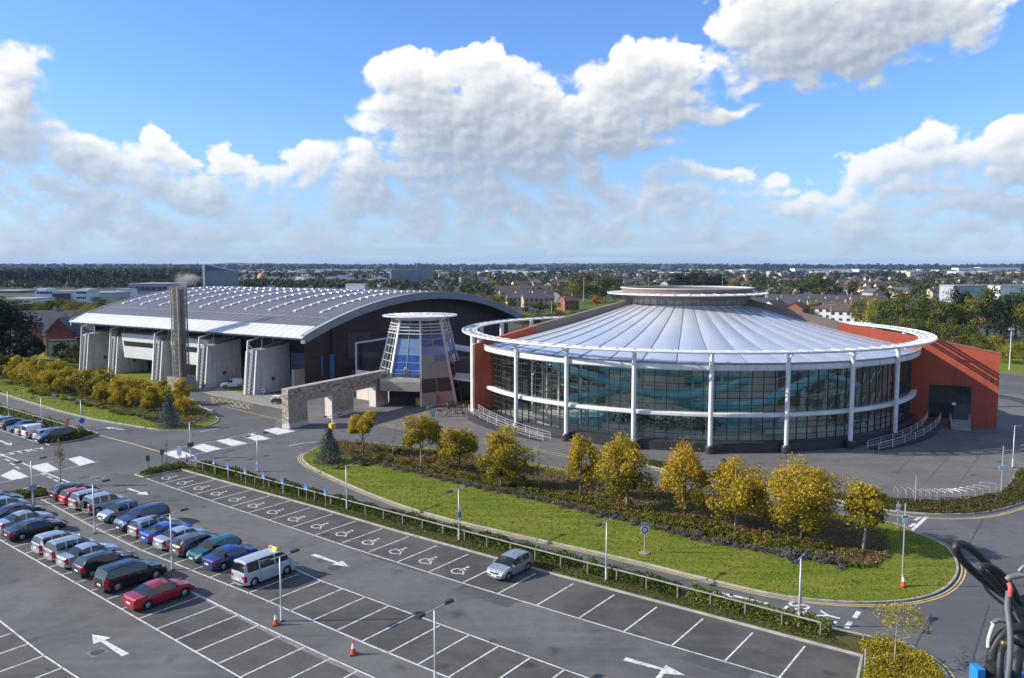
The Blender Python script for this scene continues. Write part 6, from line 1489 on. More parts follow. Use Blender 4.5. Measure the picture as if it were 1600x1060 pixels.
mass('far_woods', 1500, lambda r, n: (lambda y: r.uniform(-.76, -.36, n) * y), lambda r, n: 1100 + 1500 * r.uniform(0, 1, n), lambda r, n: r.uniform(11, 19, n), 62, M_farw)
mass('far_woods', 700, lambda r, n: (lambda y: r.uniform(-.74, -.13, n) * y), lambda r, n: r.uniform(830, 1020, n), lambda r, n: r.uniform(5, 9, n), 64, M_farw)
mass('far_woods', 3000, lambda r, n: (lambda y: r.uniform(-.74, .76, n) * y), lambda r, n: r.uniform(3150, 4600, n), lambda r, n: r.uniform(9, 17, n), 65, M_farw, 12, 2.3, lambda y: np.clip((y - 3100) / 1500, 0, 1) * 24)
mass('far_suburb_trees', 2200, lambda r, n: (lambda y: r.uniform(-.14, .74, n) * y), lambda r, n: 560 + 1500 * r.uniform(0, 1, n) ** 1.1, lambda r, n: r.uniform(4, 8.5, n), 63, M_farw)
# houses ------------------------------------------------------------------------
M_walls = [mat('wall_white_render', (.66, .65, .61), .85), mat('wall_cream_render', (.58, .51, .38), .85), mat('wall_red_brick', (.30, .105, .06), .9, var=.25, scale=1.0), mat('wall_grey_render', (.40, .385, .36), .85), mat('wall_pale_brick', (.40, .30, .22), .9)]
M_roofs = [mat('roof_brown_tile', (.115, .078, .060), .85, var=.3, scale=.6), mat('roof_grey_slate', (.085, .088, .095), .7, var=.2, scale=.6), mat('roof_russet_tile', (.17, .085, .058), .85, var=.25, scale=.6)]
M_pane = mat('house_window', (.045, .055, .065), .1)
def house_meshes(L, Wd, hw, hr, wall, roof, nwin=3):
    wb = MB(); x, y = L / 2, Wd / 2
    wb.add([(-x,-y,0),(x,-y,0),(x,y,0),(-x,y,0),(-x,-y,hw),(x,-y,hw),(x,y,hw),(-x,y,hw),(-x,0,hw+hr),(x,0,hw+hr)], [(0,1,5,4),(2,3,7,6),(1,2,6,9,5),(3,0,4,8,7)])
    rf = MB(); o = .35; k = hr / y
    rf.add([(-x-o,-y-o,hw-o*k+.06),(x+o,-y-o,hw-o*k+.06),(x+o,0,hw+hr+.06),(-x-o,0,hw+hr+.06),(-x-o,y+o,hw-o*k+.06),(x+o,y+o,hw-o*k+.06),
            (-x-o,-y-o,hw-o*k-.14),(x+o,-y-o,hw-o*k-.14),(x+o,0,hw+hr-.14),(-x-o,0,hw+hr-.14),(-x-o,y+o,hw-o*k-.14),(x+o,y+o,hw-o*k-.14)],
           [(0,1,2,3),(3,2,5,4),(6,9,8,7),(9,10,11,8),(0,6,7,1),(4,5,11,10),(0,3,9,6),(3,4,10,9),(1,7,8,2),(2,8,11,5)])
    ch = MB().box((x * .55, 0, hw + hr + .45), (.9, .6, 1.5))
    wn = MB().box((0, 0, 0), (1.3, .08, 1.15))
    return dict(wall=wb.mesh('wall', wall), roof=rf.mesh('roof', roof), chimney=ch.mesh('chimney', M_walls[4]), window=wn.mesh('window', M_pane), L=L, W=Wd, hw=hw, n=nwin)
HT = [house_meshes(9, 7.5, 5.2, 2.5, M_walls[i % 5], M_roofs[i % 3]) for i in range(8)] + [house_meshes(18, 8, 5.2, 2.6, M_walls[k], M_roofs[k % 3], 6) for k in (0, 3, 4)] + [house_meshes(13, 8, 3.0, 2.4, M_walls[k], M_roofs[(k+1) % 3], 4) for k in (0, 1)]
def put_house(hm, x, y, rz, label, group, wins=False, name='house', cat='house'):
    t = thing(name, label, cat, (x, y, 0), rz, group); link('wall', hm['wall'], t); r_ = link('roof', hm['roof'], t)
    if wins:
        link('chimney', hm['chimney'], r_)
        for s in (-1, 1):
            for i in range(hm['n']):
                for z in ((1.5, 4.0) if hm['hw'] > 4 else (1.6,)): link('window', hm['window'], t, (-hm['L']/2 + hm['L'] * (i + .5) / hm['n'], s * (hm['W']/2 + .02), z))
    return t
# terraces behind the round hall
WC = {8: 'white terrace with a brown roof', 9: 'grey rendered terrace with a slate roof', 10: 'pale brick terrace with a brown roof', 2: 'red brick house with a russet roof', 6: 'cream house with a brown roof', 3: 'grey rendered house with a brown roof'}
for (px, D, rz, k) in ((1205, 400, -.16, 10), (1248, 392, -.12, 10), (1292, 386, -.12, 10), (1330, 378, -.1, 9), (1225, 450, -.14, 10), (1270, 446, -.12, 10), (1316, 440, -.12, 10), (1356, 430, -.1, 9), (1246, 352, .9, 2), (1210, 372, .6, 6), (1302, 352, -.55, 8), (1335, 330, -.55, 8)):
    x, y = at_dist(px, D); put_house(HT[k], x, y, rz, WC.get(k, WC[8]) + (' in the row nearest the red wall' if D < 375 else ' in the middle row behind the ring canopy' if D < 410 else ' in the farther row behind the ring canopy'), 'terraces behind the round hall', True)
for (px, D, rz, k) in ((800, 560, .2, 10), (826, 548, .2, 10), (852, 540, .25, 9), (868, 520, 1.3, 3), (790, 640, .1, 8), (822, 650, .1, 8), (845, 655, .15, 8), (888, 430, .5, 2), (815, 470, .15, 10), (840, 462, .2, 10)):
    x, y = at_dist(px, D); put_house(HT[k], x, y, rz, WC.get(k, WC[8]) + (' beside the bright playing field' if px > 850 else ' just behind the arched roof' if D < 500 else ' some way behind the arched roof'), 'houses near the playing field', True)
n = 0
while n < 235:
    D = 560 + 1500 * rg7.random() ** 1.25; px = rg7.uniform(640, 1700)
    if D < 640 and px < 1020: continue
    if px < 800 and D < 900: continue
    x, y = at_dist(px, D); i = rg7.choice((0, 3, 5, 8, 8, 9, 10, 6, 11, 12, 0, 1, 2)); put_house(HT[i], x, y, rg7.choice((0, .35, -.3, 1.3, 1.57, 1.9)) + rg7.uniform(-.1, .1), 'small house in the distant suburb', 'houses in the distant suburb', False); n += 1
# the far rest of the town as one mass of small gabled blocks
rngH = np.random.default_rng(8); tb = MB()
for k in range(2600):
    y = 1700 + 2700 * rngH.random() ** 1.3; x = rngH.uniform(-.36, .74) * y
    if rngH.random() < .06: L, W_, hw, hr = rngH.uniform(40, 110), rngH.uniform(20, 40), rngH.uniform(7, 12), .5
    else: L, W_, hw, hr = rngH.uniform(10, 26), 8, 5.4, 2.8
    a = rngH.choice((0, .4, 1.4, 1.57)) + rngH.normal() * .1; M4 = Matrix.Translation((x, y, 0)) @ Matrix.Rotation(a, 4, 'Z'); w_ = int(rngH.choice((0, 0, 0, 1, 2))); X, Y = L / 2, W_ / 2
    tb.add([(-X,-Y,0),(X,-Y,0),(X,Y,0),(-X,Y,0),(-X,-Y,hw),(X,-Y,hw),(X,Y,hw),(-X,Y,hw),(-X,0,hw+hr),(X,0,hw+hr)], [(0,1,5,4),(2,3,7,6),(1,2,6,9,5),(3,0,4,8,7)], w_, M4)
    tb.add([(-X,-Y-.3,hw),(X,-Y-.3,hw),(X,0,hw+hr+.1),(-X,0,hw+hr+.1),(-X,Y+.3,hw),(X,Y+.3,hw)], [(0,1,2,3),(3,2,5,4)], 3 if hr > 1 else 0, M4)
tag(tb.build('distant_town', [M_walls[0], M_walls[3], M_walls[4], M_roofs[0]]), kind='stuff')
# big sheds and stores on the skyline, one by one
def block(name, label, cat, px0, px1, ytop, D, depth, m, bands=0, roofm=None, rz=0.0, group=None, mb=None, z0=0.0):
    x0, x1 = (px0 - 800) / FPX * D, (px1 - 800) / FPX * D; h = CAM_H - (ytop - 416) / FPX * D; t = thing(name, label, cat, ((x0 + x1) / 2, D + depth / 2, 0), rz, group); L = x1 - x0
    MB().box((0, 0, h / 2), (L, depth, h)).build('wall', m, t); MB().box((0, 0, h + .25), (L + .6, depth + .6, .5)).build('roof', roofm or mat('flat_roof_grey', (.33, .33, .34), .7), t)
    for b in range(bands):
        zc = h * (b + .55) / bands; nw = max(3, int(L / 4))
        for i in range(nw): MB().box((-L/2 + L * (i + .5) / nw, -depth/2 - .05, zc), (L / nw * .86, .12, h / bands * .42)).build('window', mb or M_pane, t)
    return t, h, L
M_wshed = mat('white_shed', (.72, .72, .71), .6); M_gshed = mat('grey_shed', (.36, .37, .39), .6); M_off = mat('office_white', (.62, .64, .66), .6); M_greengl = mat('green_curtain_glass', (.16, .22, .21), .08, col2=(.22, .28, .27), scale=.12)
SH = [(1240, 1330, 420, 2300, 'long white shed on the far skyline', M_wshed), (1495, 1535, 419, 2500, 'white shed beside the longest far shed', M_wshed), (1530, 1592, 418, 2600, 'longest white shed near the picture edge', M_wshed), (1465, 1492, 422, 2200, 'small pale shed before the white skyline sheds', M_wshed), (1220, 1262, 427, 1500, 'pale flat store above the terraces', M_wshed), (1340, 1375, 421, 1900, 'white store in the middle of the town', M_wshed), (1420, 1462, 425, 1500, 'pale hall with a russet roof in the town', M_walls[1]), (1490, 1540, 447, 520, 'grey flat-roofed hall with a white dish beyond the trees', M_gshed), (1562, 1640, 447, 560, 'white flat-roofed hall at the picture edge beyond the trees', M_wshed),
      (540, 575, 437, 1350, 'pale blue store left of the green glass block', M_off), (575, 612, 440, 1400, 'low white store beside the green glass block', M_wshed), (475, 495, 440, 1250, 'white workshop on the skyline of the rooflights', M_wshed), (500, 520, 439, 1500, 'grey workshop on the skyline of the rooflights', M_gshed), (418, 432, 447, 900, 'pinkish kiosk block above the rooflights', M_walls[1]), (760, 778, 437, 1500, 'blue grey store above the arch', M_gshed), (688, 706, 437, 1600, 'white store above the arch', M_wshed), (366, 420, 442, 1300, 'white terrace row beside the glass tower', M_wshed)]
for (a, b, yt, D, lab, m) in SH: block('shed', lab, 'warehouse', a, b, yt, D, 40 if D > 1000 else 18, m, 0)
t, h, L = block('office_block', 'white office block with a dark glazed centre near the dark wood', 'office block', 55, 137, 456, 480, 14, M_off, 0)
for i in range(3):
    for j in range(5): MB().box((-L/2 + 4 + j * 1.9 - 2, -7.1, 1.6 + 3 * i), (1.5, .15, 1.1)).build('window', M_pane, t); MB().box((L/2 - 6 + j * 1.2, -7.1, 1.6 + 3 * i), (.9, .15, 1.1)).build('window', M_pane, t)
MB().box((.5, -7.3, h * .46), (11, .5, h * .86)).build('glazed_centre', mat('dark_curtain_wall', (.045, .06, .075), .08), t); MB().box((-L/2 + 3, 0, h + 1.0), (5.5, 10, 2.0)).build('stair_tower', M_off, t); MB().box((L/2 - 3.4, 0, h + .8), (6.5, 10, 1.6)).build('plant_room', M_off, t)
t, h, L = block('office_block', 'wide low white building with banded windows at the picture edge', 'office block', -40, 50, 468, 440, 22, M_off, 2)
block('warehouse', 'pale grey warehouse right of the white office block', 'warehouse', 132, 178, 458, 560, 25, M_gshed, 0)
t, h, L = block('office_block', 'white sign-fronted box of the blue grey works building', 'office block', 182, 202, 452, 610, 14, M_wshed, 0)
MB().box((0, -7.1, h * .55), (L * .5, .15, .9)).build('sign_panel', mat('sign_dark_blue', (.05, .06, .09), .5), t)
block('works_building', 'large blue grey works building behind the chimney', 'factory', 202, 262, 444, 660, 40, mat('blue_grey_cladding', (.27, .30, .35), .6), 1)
block('works_building', 'pale upper works hall behind the blue grey works', 'factory', 204, 228, 445, 760, 30, M_gshed, 0)
block('works_building', 'dark low works at the far picture edge', 'factory', -20, 30, 455, 700, 30, mat('dark_cladding', (.09, .10, .13), .6), 0)
n = 0
while n < 46:                                          # shops and workshops on the skyline of the arched roof
    px = rg7.uniform(372, 625); D = rg7.uniform(820, 1700); x, y = at_dist(px, D); L = rg7.uniform(9, 26); h = rg7.uniform(4, 8); t = thing('shop_unit', 'small pale shop unit on the skyline above the rooflights', 'shop', (x, y, 0), rg7.uniform(-.3, .3), 'small pale units above the rooflights'); MB().box((0, 6, h / 2), (L, 12, h)).build('wall', rg7.choice((M_wshed, M_walls[1], M_off, M_walls[3], M_walls[0])), t); MB().box((0, 6, h + .2), (L + .5, 12.5, .4)).build('roof', rg7.choice((M_gshed, M_roofs[1], M_wshed)), t); n += 1
# wedge-roofed glass tower
D = 700; x0, x1 = (322 - 800) / FPX * D, (364 - 800) / FPX * D; zt0, zt1, zw = CAM_H - (414 - 416) / FPX * D, CAM_H - (423 - 416) / FPX * D, CAM_H - (413 - 416) / FPX * D
gt_ = thing('glass_tower', 'glass office tower with a wedge roof and a tall white end fin', 'tower', ((x0 + x1) / 2, D, 0)); L = x1 - x0
w_ = MB(); w_.add([(-L/2, 0, 0), (L/2, 0, 0), (L/2, 0, zt1), (-L/2, 0, zt1), (-L/2, 16, 0), (L/2, 16, 0), (L/2, 16, zt1), (-L/2, 16, zt1)], [(0,1,2,3),(1,5,6,2),(5,4,7,6),(4,0,3,7),(3,2,6,7)]); w_.build('glass_body', M_greengl, gt_)
w_ = MB(); w_.add([(-L/2, .5, zt1), (L/2, .5, zt1), (-L/2, .5, zt0), (-L/2, 15, zt1), (L/2, 15, zt1), (-L/2, 15, zt0)], [(0,1,2),(5,4,3),(1,4,5,2),(0,2,5,3)]); w_.build('wedge_roof', mat('slate_blue_cladding', (.07, .085, .12), .4), gt_)
MB().box((-L/2 - .9, 4, zw / 2), (1.8, 10, zw)).build('end_fin', M_wshed, gt_)
for i in range(9): MB().box((-L/2 + L * (i + .5) / 9, -.06, zt1 / 2), (.14, .12, zt1)).build('mullion', mat('tower_mullion', (.16, .18, .19), .5), gt_)
for i in range(7): MB().box((0, -.05, zt1 * (i + 1) / 7.5), (L, .10, .35)).build('floor_band', mat('tower_band', (.12, .15, .15), .4), gt_)
# green glass block of two heights
D = 950; gb_ = thing('glass_block', 'green glass block of two heights with a white end wall', 'office block', ((640 - 800) / FPX * D, D, 0)); f = lambda px: (px - 640) / FPX * D; zz = lambda y: CAM_H - (y - 416) / FPX * D
MB().box(((f(612) + f(655)) / 2, 8, zz(421) / 2), (f(655) - f(612), 16, zz(421))).build('low_wing', M_greengl, gb_); MB().box(((f(653) + f(675)) / 2, 12, zz(413) / 2), (f(675) - f(653), 20, zz(413))).build('high_wing', M_greengl, gb_); MB().box((f(611), 8, zz(420.5) / 2), (1.8, 16.6, zz(420.5))).build('end_wall', M_wshed, gb_)
MB().box((f(654), 8, zz(413) + .5), (3, 12, 2.0)).build('plant_room', M_gshed, gb_)
for i in range(8): MB().box(((f(612) + f(655)) / 2, -.08, zz(421) * (i + .8) / 8.6), (f(655) - f(612), .16, .4)).build('floor_band', MATS['tower_band'], gb_)
for i in range(9): MB().box(((f(653) + f(675)) / 2, 1.9, zz(413) * (i + .8) / 9.6), (f(675) - f(653), .16, .4)).build('floor_band', MATS['tower_band'], gb_)
# brick houses by the arena: gabled brick ends, cream bays
bh1 = house_meshes(24, 9, 5.6, 3.4, M_walls[1], M_roofs[1], 7); bh2 = house_meshes(10, 6.0, 6.6, 3.4, M_walls[2], M_roofs[1], 3); bh3 = house_meshes(8, 3.4, 5.8, 1.9, M_walls[2], M_roofs[1], 2)
for (hm, px, D, rz, lab) in ((bh1, 80, 236, .30, 'cream fronted terrace with a slate roof between brick gables'), (bh2, 97, 212, .3 + 1.57, 'big red brick gable house with cream ground floor bay'), (bh1, 150, 216, .30, 'brick and cream terrace half hidden by the arena roof'), (bh3, 38, 228, .3 + 1.57, 'small red brick gable house beside the huge evergreen'), (bh3, 55, 226, .3 + 1.57, 'second small red brick gable house nearer the cream terrace'), (bh1, 50, 262, .3, 'slate roofed terrace behind the small brick gables'), (bh1, 135, 258, .3, 'slate roofed terrace behind the big brick gable')):
    x, y = at_dist(px, D); put_house(hm, x, y, rz, lab, None, True, 'brick_house')
x, y = at_dist(95, 204.5); bay = thing('bay_house', 'cream rendered bay front below the big brick gable', 'house', (x, y, 0), .3); MB().box((0, 0, 2.2), (6.0, 3.0, 4.4)).build('wall', M_walls[1], bay)
for i in (-1, 1): MB().box((i * 1.4, -1.53, 2.4), (1.0, .1, 2.2)).build('window', M_pane, bay)
MB().box((0, 0, 4.5), (6.3, 3.3, .3)).build('roof', M_roofs[1], bay)
dm = thing('orange_dome', 'small orange dome beyond the rooflights', 'dome', ((411 - 800) / FPX * 1300, 1300, 0)); MB().lathe([(8, 0), (8, 6), (7.4, 8.2), (5, 11.5), (2, 13.2), (.01, 13.6)], 20).build('dome_roof', mat('dome_orange', (.45, .22, .07), .6), dm, smooth=True); MB().cyl((0, 0, 13), .25, 3.2, 6).build('finial', M_wshed, dm)
# floodlight and mast poles
for (px, D, h, lab) in ((912, 430, 17, 'tall floodlight pole at the playing field'), (1583, 180, 9.2, 'tall lamp pole on the grass beside the tree belt'), (1330, 330, 10, 'lamp pole between the terraces and the trees'), (1299, 300, 9, 'lamp pole in front of the terraces'), (862, 330, 9, 'slim lamp pole beside the ring canopy'), (881, 350, 10, 'slim lamp pole at the edge of the field'), (1013, 600, 15, 'thin mast beside the dark evergreens'), (1128, 620, 15, 'thin mast behind the lantern')):
    x, y = at_dist(px, D); t = thing('tall_pole', lab, 'lamp pole', (x, y, 0)); MB().tube([(0, 0, 0), (0, 0, h)], [.16, .09], 8).build('pole', mat('pole_grey', (.50, .50, .49), .5), t); MB().box((.0, -.1, h + .1), (1.2, .3, .3)).build('lamp_head', mat('lamp_head_pale', (.6, .6, .6), .5), t)
# ------------------------------------------------------------------ street furniture and small things
M_pole = mat('galvanised_pole', (.46, .47, .48), .45, metal=.4); M_lampd = mat('lamp_housing_dark', (.035, .037, .04), .4); M_lens = mat('lamp_lens', (.70, .70, .66), .2)
def lamp(label, base, h=4.55, heads=2, rz=None, extra=None, arm=.95, white_base=True, group='double headed lamp posts'):
    t = thing('street_lamp', label, 'lamp post', (base[0], base[1], .02), HN if rz is None else rz, group)
    MB().tube([(0, 0, 0), (0, 0, h * .3), (0, 0, h)], [.075, .065, .045], 10).build('pole', M_pole, t, smooth=True)
    MB().cyl((0, 0, 0), .085, 1.05, 10).build('pole_sleeve', mat('sleeve_pale', (.62, .62, .61), .5), t)
    MB().box((0, 0, .03), (.26, .26, .06)).build('base_plate', M_lampd, t)
    a = MB()
    ss = (1, -1)[:heads]
    a.beam((-arm if heads > 1 else 0, 0, h - .03), (arm, 0, h - .03), .05, .06); a.build('arm', M_pole, t)
    for s in ss:
        hm = MB(); x0, x1 = s * (arm - .12), s * (arm + .50); hm.add([(x0, -.10, h - .08), (x1, -.19, h - .05), (x1, .19, h - .05), (x0, .10, h - .08), (x0, -.08, h + .08), (x1, -.15, h + .10), (x1, .15, h + .10), (x0, .08, h + .08)], [(0,3,2,1),(4,5,6,7),(0,1,5,4),(1,2,6,5),(2,3,7,6),(3,0,4,7)])
        ho = hm.build('lamp_head', M_lampd, t); MB().add([(x0, -.07, h - .085), (x1 - s * .05, -.14, h - .06), (x1 - s * .05, .14, h - .06), (x0, .07, h - .085)], [(0,1,2,3)]).build('lens', M_lens, ho)
    if extra: extra(t)
    return t
M_sblue = mat('sign_blue', (.045, .16, .50), .5); M_swhite = mat('sign_white', (.74, .75, .76), .5); M_sgrey = mat('sign_back_grey', (.28, .29, .31), .5)
def plate(t, z, w_, h, m, y=-.10, rim=True):
    o = MB().box((0, y, z), (w_, .03, h)).build('sign_plate', m, t); return o
LP = [((148.5, 834), 4.5, 'lamp post among the first row of cars beside the navy off-roader'), ((269.5, 891), 4.5, 'lamp post between the two car rows beside the silver saloons'), ((440, 971), 4.45, 'lamp post beside the silver taxi minibus and a traffic cone'), ((680, 1076), 4.6, 'lamp post in the empty bays cut by the lower picture edge'),
      ((542, 798), 4.4, 'lamp post behind the accessible bays opposite the lawn island tip'), ((947, 909), 4.65, 'lamp post behind the fence opposite the round sign on the lawn')]
for b, h, lab in LP: lamp(lab, ground_at(*b), h, group=None)
def ex1(t): plate(t, 1.75, .75, .55, M_sgrey)
lamp('lamp post with a grey sign box at the hedge end of the car rows', ground_at(52, 789), 4.5, extra=ex1, group=None)
def ex2(t): plate(t, 2.35, .36, .50, M_sblue); plate(t, 2.9, .36, .25, M_swhite)
lamp('lamp post carrying a blue and white sign behind the fence', ground_at(717, 846), 4.6, extra=ex2, group=None)
def ex3(t): MB().box((.08, 0, 1.9), (.14, .2, .5)).build('control_box', M_pole, t)
lamp('lamp post with a small control box near the bus lettering', ground_at(1248, 981), 4.75, extra=ex3, group=None)
def ex4(t): MB().add([(-.4, -.05, .35), (.4, -.05, .35), (0, .25, 1.3), (0, -.1, .35)], [(0,1,2),(0,2,3),(1,3,2),(0,3,1)]).build('pole_guard', M_swhite, t)
lamp('lamp post with a white guard at its foot near the crossing', ground_at(403, 737), 4.3, extra=ex4, group=None)
def ex5(t): plate(t, 1.65, .8, .55, mat('sign_dark_slate', (.05, .07, .11), .5)); plate(t, 3.1, .3, .9, M_swhite)
lamp('lamp post with a dark box sign at the end of the white crossing', ground_at(298, 716), 4.5, extra=ex5, group=None)
def ex6(t): MB().box((0, 0, 3.1), (.75, .5, .75)).build('yellow_box', mat('grit_yellow', (.72, .46, .03), .6), t)
lamp('lamp post with a yellow box behind the blue spruce', ground_at(520, 704), 4.5, extra=ex6, group=None)
def ex7(t):
    MB().lathe([(.01, -.02), (.42, -.02), (.42, .02), (.01, .02)], 18).build('round_sign', M_sblue, t).matrix_local = Matrix.Translation((0, -.12, 1.35)) @ Matrix.Rotation(rad(90), 4, 'X')
lamp('lamp post with a round blue sign on the lawn edge by the crossing', ground_at(128, 672), 4.4, extra=ex7, group=None)
lamp('lamp post behind the hedge near the white panel van', ground_at(66, 668), 4.5, group=None); lamp('lamp post at the hedge close to the picture edge', ground_at(14, 656), 4.5, group=None)
lamp('single headed lamp post on the far side of the forecourt', ground_at(1582, 731), 5.0, 1, rad(0), group=None)
# plain posts with signs near the cycle hoops and on the island
def sign_post(name, label, base, h, plates, r=.045, rz=0.0, z=.02):
    t = thing(name, label, 'sign post', (base[0], base[1], z), rz); MB().tube([(0, 0, 0), (0, 0, h)], r, 8).build('post', M_pole, t)
    for (zc, w_, hh, m) in plates: plate(t, zc, w_, hh, m, -.06)
    return t
t = sign_post('sign_post', 'tall slim pole with a small sign beside the traffic cone on the lawn', ground_at(1409, 918), 6.2, [(5.0, .36, .50, mat('sign_pale_blue', (.45, .62, .72), .5)), (5.25, .5, .18, M_swhite)], .05, 0, .13)
sign_post('sign_post', 'slim pole with a pale blue plate at the end of the cycle hoops', ground_at(1564, 771), 5.0, [(2.7, .8, .45, mat('sign_pale_blue', (.45, .62, .72), .5))])
sign_post('plain_post', 'plain grey post in the ground cover before the cycle hoops', ground_at(1430, 787), 2.7, [], .05, 0, .12)
sign_post('sign_post', 'post with small white plates at the stop line beyond the island', ground_at(1402, 828), 2.6, [(2.2, .4, .3, M_swhite), (1.8, .4, .2, M_swhite)], .04)
sign_post('sign_post', 'small blue and white parking sign by the pale path below the fins', ground_at(412, 629), 2.4, [(2.1, .45, .55, M_swhite), (2.1, .3, .3, M_sblue)], .04)
sign_post('sign_post', 'small blue sign in front of the cafe tables', ground_at(676, 669), 2.3, [(2.0, .6, .7, M_sblue), (1.55, .5, .2, M_swhite)], .04)
t = sign_post('sign_post', 'round sign on a post in the middle of the left lawn strip', ground_at(86, 640), 2.3, [(2.0, .7, .9, M_sgrey)], .04, 0, .13)
t = thing('no_stopping_sign', 'white plate with a dark rimmed no stopping disc on the island lawn', 'sign', (*ground_at(1007, 867), .13)); MB().tube([(0, 0, 0), (0, 0, 2.6)], .04, 8).build('post', M_pole, t)
plate(t, 2.45, .62, .30, M_sgrey, -.05); plate(t, 1.98, .66, .60, M_swhite, -.05)
ds = MB(); ds.lathe([(.19, 0), (.27, 0), (.27, .02), (.19, .02)], 20); o = ds.build('disc_rim', mat('sign_ink', (.03, .04, .09), .5), t); o.matrix_local = Matrix.Translation((0, -.07, 1.98)) @ Matrix.Rotation(rad(90), 4, 'X')
MB().beam((-.16, -.08, 2.14), (.16, -.08, 1.82), .05, .02).build('disc_bar', MATS['sign_ink'], t); MB().lathe([(.01, 0), (.45, .0), (.42, .06), (.01, .08)], 12).build('foot_pad', mat('pad_earth', (.30, .22, .14), .9), t)
# blue accessible bay signs, a white figure on each
for i, (px, py) in enumerate(((307, 714), (335, 721.5), (357, 729), (384, 736), (412.5, 743.5), (442, 752), (479, 761), (509, 770))):
    D = (CAM_H - 1.55) * FPX / (py - 416); gy = CAM_H * FPX / D + 416; b = ground_at(px, gy); t = thing('accessible_bay_sign', 'blue and white accessible bay sign on a post before the hedge', 'sign', (b[0], b[1], .11), TH + rad(8), 'accessible bay signs along the hedge')
    MB().tube([(0, 0, 0), (0, 0, 1.75)], .03, 7).build('post', M_pole, t); plate(t, 1.52, .42, .62, M_sblue, -.045); f_ = MB()
    f_.lathe([(.055, 0), (.085, 0), (.085, .01), (.055, .01)], 12); o = f_.build('wheel_mark', M_swhite, t); o.matrix_local = Matrix.Translation((-.02, -.066, 1.46)) @ Matrix.Rotation(rad(90), 4, 'X')
    m_ = MB(); m_.beam((-.03, -.065, 1.66), (-.02, -.065, 1.5), .04, .012); m_.beam((-.02, -.065, 1.5), (.10, -.065, 1.48), .04, .012); m_.box((-.03, -.065, 1.71), (.06, .012, .06)); m_.box((0, -.065, 1.27), (.34, .012, .07)); m_.build('figure_mark', M_swhite, t)
t = sign_post('white_board', 'white notice board at the corner of the accessible bays', ground_at(281, 724), 2.0, [(1.5, .55, 1.1, M_swhite)], .04); MB().cyl((.9, .1, 0), .12, .9, 10).build('bollard', mat('bollard_red', (.40, .06, .03), .5), t) if False else None
bo = thing('red_bollard', 'short red and white bollard beside the white notice board', 'bollard', (*ground_at(292, 724), .1)); MB().cyl((0, 0, 0), .11, .9, 10).build('body', mat('bollard_red', (.40, .06, .03), .5), bo); MB().cyl((0, 0, .5), .115, .2, 10).build('band', M_swhite, bo)
for (px, py, lab) in ((232, 738, 'dark parking meter post at the kerb corner'), (254, 728, 'dark waste post beside the bare sapling')):
    t = thing('meter_post', lab, 'parking meter', (*ground_at(px, py), .1)); MB().tube([(0, 0, 0), (0, 0, 1.3)], .05, 8).build('post', mat('meter_blue', (.07, .12, .17), .5), t); MB().box((0, 0, 1.55), (.34, .26, .6)).build('head', mat('meter_dark', (.03, .045, .06), .5), t)
# traffic cones
def cone(label, loc):
    t = thing('traffic_cone', label, 'traffic cone', loc, rad(20)); MB().box((0, 0, .04), (.46, .46, .08)).build('base', mat('cone_base', (.30, .05, .02), .7), t)
    MB().lathe([(.17, .08), (.115, .38)], 14).build('lower_sleeve', mat('cone_orange', (.62, .085, .02), .55), t); MB().lathe([(.115, .38), (.065, .70)], 14).build('white_sleeve', mat('cone_white', (.72, .72, .72), .5), t); MB().lathe([(.065, .70), (.03, .92), (.01, .93)], 14).build('tip', MATS['cone_orange'], t)
cone('orange and white traffic cone beside the minibus lamp post', (*ground_at(431, 977), .02)); cone('orange and white traffic cone alone between the empty bays', (*ground_at(552, 1023), .02)); cone('orange and white traffic cone on the lawn at the foot of the slim pole', (*ground_at(1411, 919), .13))
# litter bin, entrance bins, parasol, cafe tables
b = thing('litter_bin', 'round black litter bin on the forecourt edge', 'litter bin', (*ground_at(1130.5, 736), .02)); MB().cyl((0, 0, 0), .30, 1.05, 16).build('body', mat('bin_black', (.018, .018, .02), .45), b); MB().lathe([(.32, 1.05), (.34, 1.15), (.30, 1.32), (.01, 1.42)], 16).build('hood', MATS['bin_black'], b); MB().box((0, -.31, 1.18), (.3, .06, .10)).build('slot', mat('slot_grey', (.25, .25, .25), .5), b)
b = thing('salt_bin', 'yellow salt bin beside the tower doors', 'bin', (*ground_at(655, 633), .02)); MB().box((0, 0, .45), (1.0, .8, .9)).build('body', mat('grit_yellow', (.72, .46, .03), .6), b); MB().add([(-.55, -.45, .9), (.55, -.45, .9), (.55, .45, 1.05), (-.55, .45, 1.05), (-.5, -.35, 1.15), (.5, -.35, 1.15), (.5, .4, 1.25), (-.5, .4, 1.25)], [(0,3,2,1),(4,5,6,7),(0,1,5,4),(1,2,6,5),(2,3,7,6),(3,0,4,7)]).build('lid', MATS['grit_yellow'], b)
pr = thing('parasol', 'closed red parasol among the cafe tables', 'parasol', (*ground_at(685, 636), .02)); MB().cyl((0, 0, 0), .03, 2.4, 8).build('pole', M_pole, pr); MB().lathe([(.12, .5), (.26, .8), (.20, 1.6), (.05, 2.3)], 12).build('canopy', mat('parasol_red', (.48, .03, .025), .7), pr); MB().cyl((0, 0, 0), .28, .1, 12).build('base', M_lampd, pr)
M_tab = mat('cafe_table', (.10, .095, .085), .5); tblm = MB().lathe([(.01, .72), (.42, .72), (.42, .76), (.01, .76)], 16).mesh('table_top', M_tab); legm = MB().lathe([(.22, 0), (.05, .06), (.04, .72)], 10).mesh('pedestal', M_tab)
seatm = MB().box((0, 0, .45), (.42, .42, .04)).mesh('seat', M_tab); bkm = MB().box((0, .2, .72), (.42, .03, .36)).mesh('backrest', M_tab); lgm = MB().box((0, 0, .22), (.03, .03, .44)).mesh('leg', M_tab)
